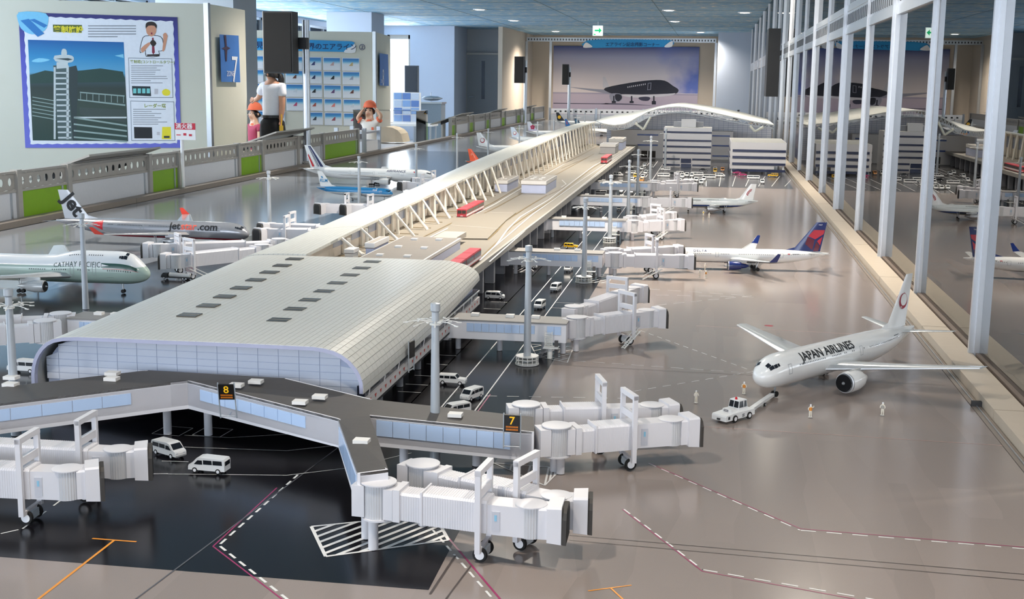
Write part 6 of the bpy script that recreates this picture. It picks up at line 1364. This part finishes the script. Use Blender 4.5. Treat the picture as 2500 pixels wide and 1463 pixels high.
put('van',1208,730,-2,'white van side on at the terminal wall')
put('van',1357,709,-100,'white van driving toward the camera on the middle lane')
put('van',1318,752,-97,'white van half hidden by the gate corridor roof')
put('van',1388,662,-95,'small white van under the gate of the blue and red tail airliner')
put('van',1292,655,-4,'white van in shadow under the gate corridor, behind the mast',sc=.95)
put('van',60,908,178,'white van at the left edge beside the pier head',sc=1.2)
put('car',1268,815,90,'dark car in the shadow below the gate corridor',VDK)
put('suv',1394,606,-5,'yellow pickup on top edge of the third gate corridor line',VYE,.9)
put('van',1422,572,-92,'white van under the third gate corridor',sc=.95)
put('bus',1466,474,0,'white bus below the fourth gate corridor',sc=.8)
put('car',1517,472,-95,'dark car by the fourth gate corridor lane',VDK); put('car',1541,474,-92,'pale car by the fourth gate corridor lane'); put('car',1511,514,-90,'dark car on the lane below the phoenix tail gate',VDK)
put('suv',1425,470,10,'black pickup under the cream deck',VDK,.9)
# car park in front of the office block
CP=[('van',1509,430,-6,'white van standing alone beside the deck pillars'),('van',1543,443,-92,'white van next to the yellow one near the far lamp mast'),('van',1552,434,-94,'yellow van between white ones by the far lamp mast','Y'),('suv',1540,425,170,'white car just behind the yellow van'),('car',1538,418,172,'white car in the back row near the deck'),('van',1568,415,-95,'white van half hidden by the thin mast'),('van',1574,407,-92,'white van farthest back near the loading bay'),('suv',1589,411,-92,'small white car right of the farthest mast'),('van',1578,425,-100,'grey white van right of the thin mast'),('van',1570,436,-95,'white van left of the tall far mast'),('van',1567,444,-95,'orange van low behind the corridor roof','O'),('bus',1620,432,-2,'white bus at the left of the crowded rows'),('car',1643,427,-6,'white car behind the left bus'),('suv',1625,417,176,'pale car near the office block corner'),('car',1717,418,4,'pale car before the office block entrance'),('van',1662,428,-8,'white minibus behind the crowded front row'),('van',1666,434,-92,'first van of the second crowded row'),('van',1677,431,-92,'second van of the second crowded row'),('van',1689,432,-92,'third van of the second crowded row'),('van',1659,446,-92,'leftmost van of the crowded front row'),('van',1674,447,-92,'second van of the crowded front row'),('van',1687,447,-92,'third van of the crowded front row'),('van',1700,443,-92,'van right of the crowded front row trio'),('van',1712,449,-92,'van nearest the camera in the crowded rows'),('van',1719,441,-95,'van tucked behind the nearest crowded van'),('bus',1702,429,-3,'white bus in the middle of the crowded rows'),('bus',1732,435,-3,'white bus at the right of the crowded rows'),('van',1758,432,-5,'white van right of the crowded buses'),('van',1746,417,-92,'white box van behind the crowded rows'),('van',1746,421,-92,'yellow van in front of the white box van','Y'),('van',1764,418,-92,'orange van alone right of the box van','O'),('car',1812,430,178,'magenta car under the stilt block','M'),('car',1799,425,178,'tiny red pink car at the stilts','M'),('bus',1839,437,-4,'white bus before the stilt block'),('van',1861,448,-92,'white van nose to camera right of that bus'),('suv',1887,432,178,'large yellow car at the right end before the stilts','Y')]
CM={'Y':VYE,'O':VOR,'M':VMG}
for q in CP: put(q[0],q[1],q[2],q[3],q[4],CM[q[5]] if len(q)>5 else None,1.2 if q[0]!='bus' else .95,'cars and vans parked at the far end')
# low tank truck behind the jumbo
tt=thing('tank_truck','low white tank truck behind the green and white jumbo nose','truck',tuple(P(432,682)),R(176)); tt['group']='service vehicles on the apron'
obj('chassis',MB().lohi((-.06,-.012,.006),(.062,.012,.010)),VDK,tt); obj('tank',MB().tube((-.058,0,.017),(.03,0,.017),.0085,n=14),VW,tt,True); obj('cab',MB().extr([(.036,.008),(.036,.024),(.052,.025),(.060,.016),(.062,.008)],-.012,.012),VDK,tt)
for x in (-.045,-.032,.048):
    for s in (-1,1): w=obj('wheel',vw_t,None,tt,loc=(x,s*.0115,.0052)); obj('hub',vw_h,None,w)
# pushback tractor and tow bar
tg=thing('tow_tractor','white pushback tractor with black cab windows in front of the crane tail airliner','tractor',(.073,2.882,Z0),R(230))
obj('chassis',MB().extr([(-.050,.008),(-.050,.022),(.012,.022),(.052,.0195),(.054,.016),(.054,.006)],-.0215,.0215),VW,tg)
obj('hood',MB().lohi((.004,-.013,.0205),(.026,.013,.0285)),VW,tg)
for k in range(3): obj('grille_slot',MB().lohi((.026,-.010,.0222+k*.002),(.0264,.004,.0231+k*.002)),VGL,tg)
cb=obj('cab',MB().loft([[(-.030,-.016,.022),(.004,-.016,.022),(.004,.016,.022),(-.030,.016,.022)],[(-.027,-.014,.047),(-.001,-.014,.047),(-.001,.014,.047),(-.027,.014,.047)]]),VW,tg)
for s in (-1,1):
    for x0,x1 in ((-.027,-.016),(-.0145,.001)): obj('side_window',quad([(x0,s*(.0159-.0002),.030),(x1,s*.0157,.030),(x1-.0022,s*.0146,.0445),(x0+.0012,s*.0146,.0445)]),VGL,cb)
    obj('windscreen',quad([(.0032,s*.001,.0300),(.0032,s*.0138,.0300),(.0002,s*.0128,.0445),(.0002,s*.001,.0445)]),VGL,cb)
obj('beacon',MB().lathe([(.003,.047),(.003,.051),(.0005,.053)],10,(-.006,0,0)),REDI,cb,True); obj('hook',MB().lohi((.054,-.004,.008),(.057,.004,.012)),VDK,tg)
for x in (-.030,.022):
    for s in (-1,1): w=obj('wheel',vw_t,None,tg,loc=(x,s*.0205,.0088)); w.scale=(1.7,1.3,1.7); obj('hub',vw_h,None,w)
for s in (-1,1): obj('warning_plate',quad([(.040,s*.0217,.010),(.047,s*.0217,.010),(.047,s*.0217,.017),(.040,s*.0217,.017)]),VDK,tg); obj('side_vent',MB().lohi((-.012,s*.0215,.010),(-.004,s*.0219,.012)).lohi((-.012,s*.0215,.014),(-.004,s*.0219,.016)),VDK,tg)
A=Vector((.108,2.925)); B=Vector((.170,3.098)); rzb=math.atan2(B.y-A.y,B.x-A.x); lb=(B-A).length
tw=thing('tow_bar','white tow bar between the tractor and the airliner nose wheel','tow bar',(A.x,A.y,Z0),rzb); obj('bar',MB().lohi((0,-.006,.007),(lb,.006,.014)),VW,tw); obj('eye',MB().lathe([(.004,.008),(.007,.008),(.007,.013),(.004,.013)],12,(lb+.004,0,0)),VDK,tw)
for s in (-1,1): w=obj('wheel',vw_t,None,tw,loc=(lb*.55,s*.008,.0046)); w.scale=(.88,1,.88); obj('hub',vw_h,None,w)
# ================================================================== people
def skin_mesh(name,V,E,m,sub=1,sx=None):
    keys=list(V); idx={k:i for i,k in enumerate(keys)}
    me=bpy.data.meshes.new(name); me.from_pydata([V[k][:3] for k in keys],[(idx[a],idx[b]) for a,b in E],[]); o=bpy.data.objects.new(name,me); COL.objects.link(o)
    md=o.modifiers.new('skin','SKIN'); md.use_smooth_shade=True
    if not me.skin_vertices: 
        bpy.context.view_layer.objects.active=o; bpy.ops.object.modifier_remove(modifier='skin'); bpy.ops.object.modifier_add(type='SKIN')
    for k in keys:
        d=me.skin_vertices[0].data[idx[k]]; r=V[k][3]; d.radius=(r,V[k][4] if len(V[k])>4 else r); d.use_root=(idx[k]==0)
    sd=o.modifiers.new('sub','SUBSURF'); sd.levels=sub; sd.render_levels=sub
    bpy.context.view_layer.update()
    r=bpy.data.meshes.new_from_object(o.evaluated_get(bpy.context.evaluated_depsgraph_get())); r.name=name
    bpy.data.objects.remove(o); bpy.data.meshes.remove(me); r.materials.clear(); r.materials.append(m); r.polygons.foreach_set('use_smooth',[True]*len(r.polygons)); return r
def chain(V,E,names):
    for a,b in zip(names[:-1],names[1:]): E.append((a,b))
SKN=mat('skin tone','#c99478',.5,noise=.04,scale=30); SKC=mat('child skin tone','#d8ac90',.5,noise=.04); HAIR=mat('dark hair','#140f0e',.45,noise=.2,scale=120); SHIRT=mat('white polo shirt','#e6e6ee',.8,noise=.04,scale=40,bump=.3); TROU=mat('black trousers','#0d0c10',.85); ORC=mat('orange cap cloth','#e4704e',.8,noise=.05)
def fingers(V,E,pre,w,d,side,r=.0085,l=.07):
    """five bent fingers from wrist w along d"""
    w=Vector(w); d=Vector(d).normalized(); s=Vector(side).normalized(); n=d.cross(s).normalized()
    pk=pre+'palm'; p=w+d*l*.7; V[pk]=(*p,r*2.6,r*1.5); E.append((pre+'wrist',pk))
    for i,(o,ln) in enumerate(((-.022,.85),(-.008,1.),(.007,.95),(.021,.75))):
        a=p+s*o*l/.07; b=a+d*l*.45*ln+n*l*.06; c=b+d*l*.32*ln+n*l*.2; k=[pre+'f%d%s'%(i,q) for q in 'abc']
        for kk,vv,rr in zip(k,(a,b,c),(r,r*.9,r*.75)): V[kk]=(*vv,rr)
        E.append((pk,k[0])); chain(V,E,k)
    a=w+d*l*.35+s*-.024*l/.07; b=a+d*l*.3-s*.018*l/.07; c=b+d*l*.25; k=[pre+'t'+q for q in 'abc']
    for kk,vv in zip(k,(a,b,c)): V[kk]=(*vv,r)
    E.append((pre+'wrist',k[0])); chain(V,E,k)
# woman from behind, turned to the left
px=13.6/3050
def wm(x,y,dy=0,r=.05,r2=None):
    v=(( x-662)*px,dy,CAMZ+(208-y)*px+.006,r); return v if r2 is None else v+(r2,)
V={'pelvis':(0,0,.90,.115,.095),'waist':(.0,0,1.02,.098,.08),'chest':(.005,0,1.21,.115,.085),'neckb':(.015,-.005,1.345,.06,.055),'neck':(.005,-.005,1.40,.045,.045),'head':(-.018,-.005,1.455,.078,.08),'crown':(-.012,.0,1.495,.062,.07),'jaw':(-.055,-.01,1.418,.035,.035),
 'shl':(-.135,.06,1.315,.045,.045),'ell':(-.205,.13,1.175,.036,.036),'lwrist':(-.255,.16,1.165,.027,.027),'shr':(.135,-.05,1.315,.046,.046),'elr':(.145,-.06,1.11,.037,.037),'rwrist':(.125,-.06,.94,.027,.027),
 'hl':(-.065,.02,.84,.088,.095),'kl':(-.07,.02,.47,.058,.062),'al':(-.07,.03,.09,.04,.04),'tl':(-.19,.06,.035,.035,.03),'hr':(.065,-.02,.84,.088,.095),'kr':(.07,-.02,.47,.058,.062),'ar':(.07,.0,.09,.04,.04),'tr':(-.05,.0,.035,.035,.03)}
E=[];chain(V,E,['pelvis','waist','chest','neckb','neck','head','crown']);E.append(('head','jaw'));chain(V,E,['neckb','shl','ell','lwrist']);chain(V,E,['neckb','shr','elr','rwrist']);chain(V,E,['pelvis','hl','kl','al','tl']);chain(V,E,['pelvis','hr','kr','ar','tr'])
fingers(V,E,'l',V['lwrist'][:3],(-.8,.25,-.1),(0,.2,1)); fingers(V,E,'r',V['rwrist'][:3],(-.1,0,-1),(0,1,0))
wo=thing('person','person in white polo shirt and black trousers, ponytail, turned away','person',(PY(664,230,13.6).x,13.6,0)); wo.scale=(.97,.97,.968)
obj('body',skin_mesh('body',V,E,SKN,1),None,wo)
V2={'pelvis':(0,0,.89,.135,.115),'waist':(.0,0,1.03,.118,.10),'chest':(.005,0,1.21,.13,.10),'top':(.013,-.004,1.315,.085,.07),'shl':(-.13,.06,1.318,.058,.055),'sl':(-.185,.105,1.215,.055,.055),'shr':(.135,-.05,1.318,.058,.056),'sr':(.145,-.056,1.19,.055,.054)}
E2=[];chain(V2,E2,['pelvis','waist','chest','top']);chain(V2,E2,['top','shl','sl']);chain(V2,E2,['top','shr','sr']); obj('polo_shirt',skin_mesh('polo_shirt',V2,E2,SHIRT,2),None,wo)
V3={'waist':(0,0,1.03,.120,.102),'pelvis':(0,0,.90,.128,.112),'hl':(-.068,.02,.80,.10,.105),'kl':(-.072,.02,.47,.078,.08),'al':(-.072,.03,.12,.066,.066),'hr':(.068,-.02,.80,.10,.105),'kr':(.072,-.02,.47,.078,.08),'ar':(.072,.0,.12,.066,.066)}
E3=[];chain(V3,E3,['waist','pelvis','hl','kl','al']);chain(V3,E3,['pelvis','hr','kr','ar']); obj('trousers',skin_mesh('trousers',V3,E3,TROU,1),None,wo)
hm=MB(); rings=[]
for k in range(11):
    f=k/10*pi*.62; rings.append([(.010+.094*math.sin(f)*math.cos(q*pi/8)-.018*math.cos(f),-.003+.090*math.sin(f)*math.sin(q*pi/8),1.463+.095*math.cos(f)-(.03*math.cos(q*pi/8) if math.cos(q*pi/8)>0 else -.012*0)*math.sin(f)) for q in range(16)])
hm.loft(rings); obj('hair',hm,HAIR,wo,True)
pn=MB(); pn.loft([[(x+r*math.cos(q*pi/5),-.012+r*math.sin(q*pi/5),z) for q in range(10)] for x,z,r in ((.075,1.47,.02),(.105,1.455,.032),(.118,1.40,.036),(.118,1.33,.032),(.112,1.27,.022),(.108,1.225,.006))]); obj('ponytail',pn,HAIR,wo,True)
obj('ear',MB().lathe([(.002,-.018),(.012,-.006),(.013,.006),(.002,.018)],8,(-.016,-.083,1.448)),SKN,wo,True)
for sx in (-1,1): obj('shoe',MB().lathe([(.02,-.14),(.045,-.05),(.045,.05),(.03,.10)],12,(sx*.07-.06,.02*-sx,.04),'x'),BLACK,wo,True)
obj('belt',MB().lathe([(.127,.0),(.129,.0),(.129,.03),(.127,.03)],20,(0,0,.955)),BLACK,wo)
obj('lanyard',MB().tube((.14,-.09,1.0),(.145,-.1,.86),.006,n=6).lohi((.12,-.11,.80),(.165,-.10,.87)),VYE,wo)
# children
def child(loc_,cap,label,arms_up,rz=0,hs=1.):
    t=thing('person',label,'person',loc_,rz); t.scale=(hs,hs,hs)
    V={'pelvis':(0,0,.50,.085,.075),'waist':(0,0,.60,.08,.07),'chest':(0,0,.74,.085,.07),'neckb':(0,0,.835,.045,.04),'neck':(0,-.005,.87,.034,.034),'head':(0,-.008,.955,.066,.074),'crown':(0,.0,1.01,.06,.068),'chin':(0,-.03,.912,.04,.036),'hl':(-.045,0,.46,.06,.06),'kl':(-.05,0,.26,.042,.045),'al':(-.05,.01,.06,.03,.03),'tl':(-.055,-.09,.025,.03,.024),'hr':(.045,0,.46,.06,.06),'kr':(.05,0,.26,.042,.045),'ar':(.05,.01,.06,.03,.03),'tr':(.055,-.09,.025,.03,.024)}
    if arms_up: V.update({'shl':(-.095,0,.80,.035,.035),'ell':(-.165,-.03,.855,.03,.03),'lwrist':(-.105,-.03,.945,.022,.022),'shr':(.095,0,.80,.035,.035),'elr':(.165,-.03,.895,.03,.03),'rwrist':(.095,-.02,.975,.022,.022)})
    else: V.update({'shl':(-.095,0,.80,.035,.035),'ell':(-.12,-.02,.66,.028,.028),'lwrist':(-.11,-.06,.55,.021,.021),'shr':(.095,0,.80,.035,.035),'elr':(.12,-.02,.66,.028,.028),'rwrist':(.11,-.06,.55,.021,.021)})
    E=[];chain(V,E,['pelvis','waist','chest','neckb','neck','head','crown']);E.append(('head','chin'));chain(V,E,['neckb','shl','ell','lwrist']);chain(V,E,['neckb','shr','elr','rwrist']);chain(V,E,['pelvis','hl','kl','al','tl']);chain(V,E,['pelvis','hr','kr','ar','tr'])
    dl=((.5,0,.5),(-.5,0,.5)) if arms_up else ((0,0,-1),(0,0,-1))
    fingers(V,E,'l',V['lwrist'][:3],dl[0],(0,1,0),.0062,.05); fingers(V,E,'r',V['rwrist'][:3],dl[1],(0,1,0),.0062,.05)
    obj('body',skin_mesh('body',V,E,SKC,1),None,t)
    V2={'pelvis':(0,0,.50,.10,.09),'waist':(0,0,.60,.098,.085),'chest':(0,0,.735,.10,.085),'top':(0,0,.808,.062,.052),'shl':(-.092,0,.802,.045,.045),'sl':(-.13,-.015,.83 if arms_up else .74,.043,.043),'shr':(.092,0,.802,.045,.045),'sr':(.13,-.015,.845 if arms_up else .74,.043,.043)}
    E2=[];chain(V2,E2,['pelvis','waist','chest','top','shl','sl']);chain(V2,E2,['top','shr','sr']); obj('shirt',skin_mesh('shirt',V2,E2,mat('white school shirt','#e8e2da',.8) if arms_up else mat('pink shirt','#b0405c',.8),2),None,t)
    V3={'pelvis':(0,0,.50,.098,.088),'hl':(-.05,0,.42,.07,.07),'kl':(-.055,0,.30,.062,.06),'hr':(.05,0,.42,.07,.07),'kr':(.055,0,.30,.062,.06)}; E3=[];chain(V3,E3,['pelvis','hl','kl']);chain(V3,E3,['pelvis','hr','kr']); obj('shorts',skin_mesh('shorts',V3,E3,mat('navy shorts','#23283c',.8) if arms_up else mat('red skirt','#c8382c',.8),1),None,t)
    obj('collar',MB().lathe([(.045,.845),(.055,.83),(.058,.822),(.046,.83)],18),ORC,t,True); 
    if arms_up:
        for s in (-1,1): obj('sleeve_cuff',MB().tube((s*.125,-.014,.826 if s<0 else .838),(s*.142,-.02,.838 if s<0 else .852),.046,.044,n=14),ORC,t,True)
        obj('shirt_badge',MB().lohi((.045,-.094,.70),(.075,-.088,.745)),ORC,t)
    V4={'a':(0,.018,.99,.078,.072),'b':(0,.035,.93,.066,.055),'l':(-.058,.0,.915,.024,.03),'r':(.058,.0,.915,.024,.03),'fr':(0,-.05,1.015,.055,.026)}
    obj('hair',skin_mesh('hair',V4,[('a','b'),('a','l'),('a','r'),('a','fr')],HAIR if not arms_up else mat('brown hair','#2c1712',.5,noise=.2,scale=90),2),None,t)
    pf=[(.084,.0),(.085,.012),(.078,.045),(.055,.075),(.02,.09),(.001,.092)]
    obj('cap',MB().lathe(pf,22,(0,.008,1.005)),cap,t,True); obj('cap_brim',MB().lathe([(.084,.0),(.098,-.006),(.096,-.010),(.082,-.004)],22,(0,.0,1.01)),cap,t,True)
    for s in (-1,1): obj('eye',MB().lathe([(.0005,-.005),(.0085,-.002),(.0085,.002),(.0005,.005)],10,(s*.026,-.083,.965),'y'),HAIR,t,True); obj('eyebrow',MB().box((s*.027,-.083,.984),(.024,.005,.004)),HAIR,t); obj('ear',MB().lathe([(.002,-.016),(.011,0),(.002,.016)],8,(s*.072,0,.95)),SKC,t,True)
    obj('nose',MB().lathe([(.001,.014),(.009,-.006),(.001,-.01)],8,(0,-.086,.945)),SKC,t,True); obj('mouth',MB().box((0,-.078,.920),(.026,.006,.006)),mat('lips','#a85650',.5),t)
    for s in (-1,1): obj('shoe',MB().lathe([(.02,-.1),(.034,-.04),(.032,.03),(.02,.05)],10,(s*.052,-.03,.03),'y'),WHITE,t,True)
    return t
child((PY(903,290,16.2).x,16.2,.0),ORC,'child in orange cap and white shirt with both hands raised to the head',True,0,1.0)
child((PY(622,290,14.3).x,14.3,.0),ORC,'child with long dark hair and red clothes half hidden by the board edge',False,R(-35),.99)
# ground crew figurines
fm_=None
def figure(px_,py_,rz,label,vest,wave=False,xy=None,s=1.):
    p=P(px_,py_); t=thing('crew_figurine',label,'figurine',p,R(rz),'ground crew figurines'); s*=.92; t.scale=(s,s,s)
    V={'pelvis':(0,0,.0165,.0033,.0026),'chest':(0,0,.0235,.0038,.0027),'neckb':(0,0,.0272,.0018),'head':(0,0,.0305,.0023),'crown':(0,0,.0322,.0020),'hl':(-.002,0,.0145,.0024),'kl':(-.0022,0,.008,.0019),'al':(-.0024,.0,.0018,.0015),'tl':(-.0026,-.003,.001,.0012),'hr':(.002,0,.0145,.0024),'kr':(.0022,0,.008,.0019),'ar':(.0024,0,.0018,.0015),'tr':(.0026,-.003,.001,.0012),'sl':(-.0042,0,.0262,.0016),'el':(-.0062,-.001,.0218,.0013),'wl':(-.0055,-.0035,.0185,.0011),'sr':(.0042,0,.0262,.0016)}
    V.update({'er':(.0072,-.001,.0262,.0013),'wr':(.0078,-.001,.0312,.0011)} if wave else {'er':(.0062,-.001,.0218,.0013),'wr':(.0055,-.0035,.0185,.0011)})
    E=[];chain(V,E,['pelvis','chest','neckb','head','crown']);chain(V,E,['neckb','sl','el','wl']);chain(V,E,['neckb','sr','er','wr']);chain(V,E,['pelvis','hl','kl','al','tl']);chain(V,E,['pelvis','hr','kr','ar','tr'])
    key='fig%d'%wave
    if key not in _TX: _TX[key]=skin_mesh('body',V,E,mat('figurine cream','#e6dfd0',.6),1)
    obj('body',_TX[key],None,t)
    obj('vest',MB().loft([[(w*math.cos(2*pi*i/10),d*math.sin(2*pi*i/10),z) for i in range(10)] for w,d,z in ((.0040,.0031,.0175),(.0044,.0034,.0225),(.0042,.0031,.0262),(.0022,.002,.0272))]),vest,t,True)
    obj('helmet',MB().lathe([(.0026,.0312),(.0025,.0328),(.0014,.0342),(.0002,.0346)],10),WHITE,t,True); obj('base_disc',MB().lathe([(.001,.0),(.0058,.0),(.0058,.0006),(.001,.0006)],14),mat('clear base','#c9c6c2',.2),t)
FO=mat('vest orange','#e0913c',.6); FWH=mat('vest white','#e2ddd4',.6); FGR=mat('vest grey','#a9a49c',.6); FYE=mat('vest yellow','#e0c050',.6)
for q in ((1699,984,20,'figurine in white standing left of the tow tractor',FWH,0),(1816,962,-10,'figurine in orange vest behind the tow tractor',FO,0),(1978,1019,10,'figurine in orange vest waving one arm before the airliner',FO,1),(2154,1014,-20,'grey figurine standing before the airliner engine',FGR,0),(1708,677,0,'figurine in white raising an arm near the blue engine',FWH,1),(1723,679,30,'figurine in orange vest near the blue engine',FO,0),(1721,661,60,'figurine in white under the belly of the blue and red tail airliner',FWH,0),(1717,527,0,'yellow figurine beside the phoenix tail airliner engine',FYE,0),(1731,532,20,'white figurine beside the phoenix tail airliner wheels',FWH,0)): figure(*q)
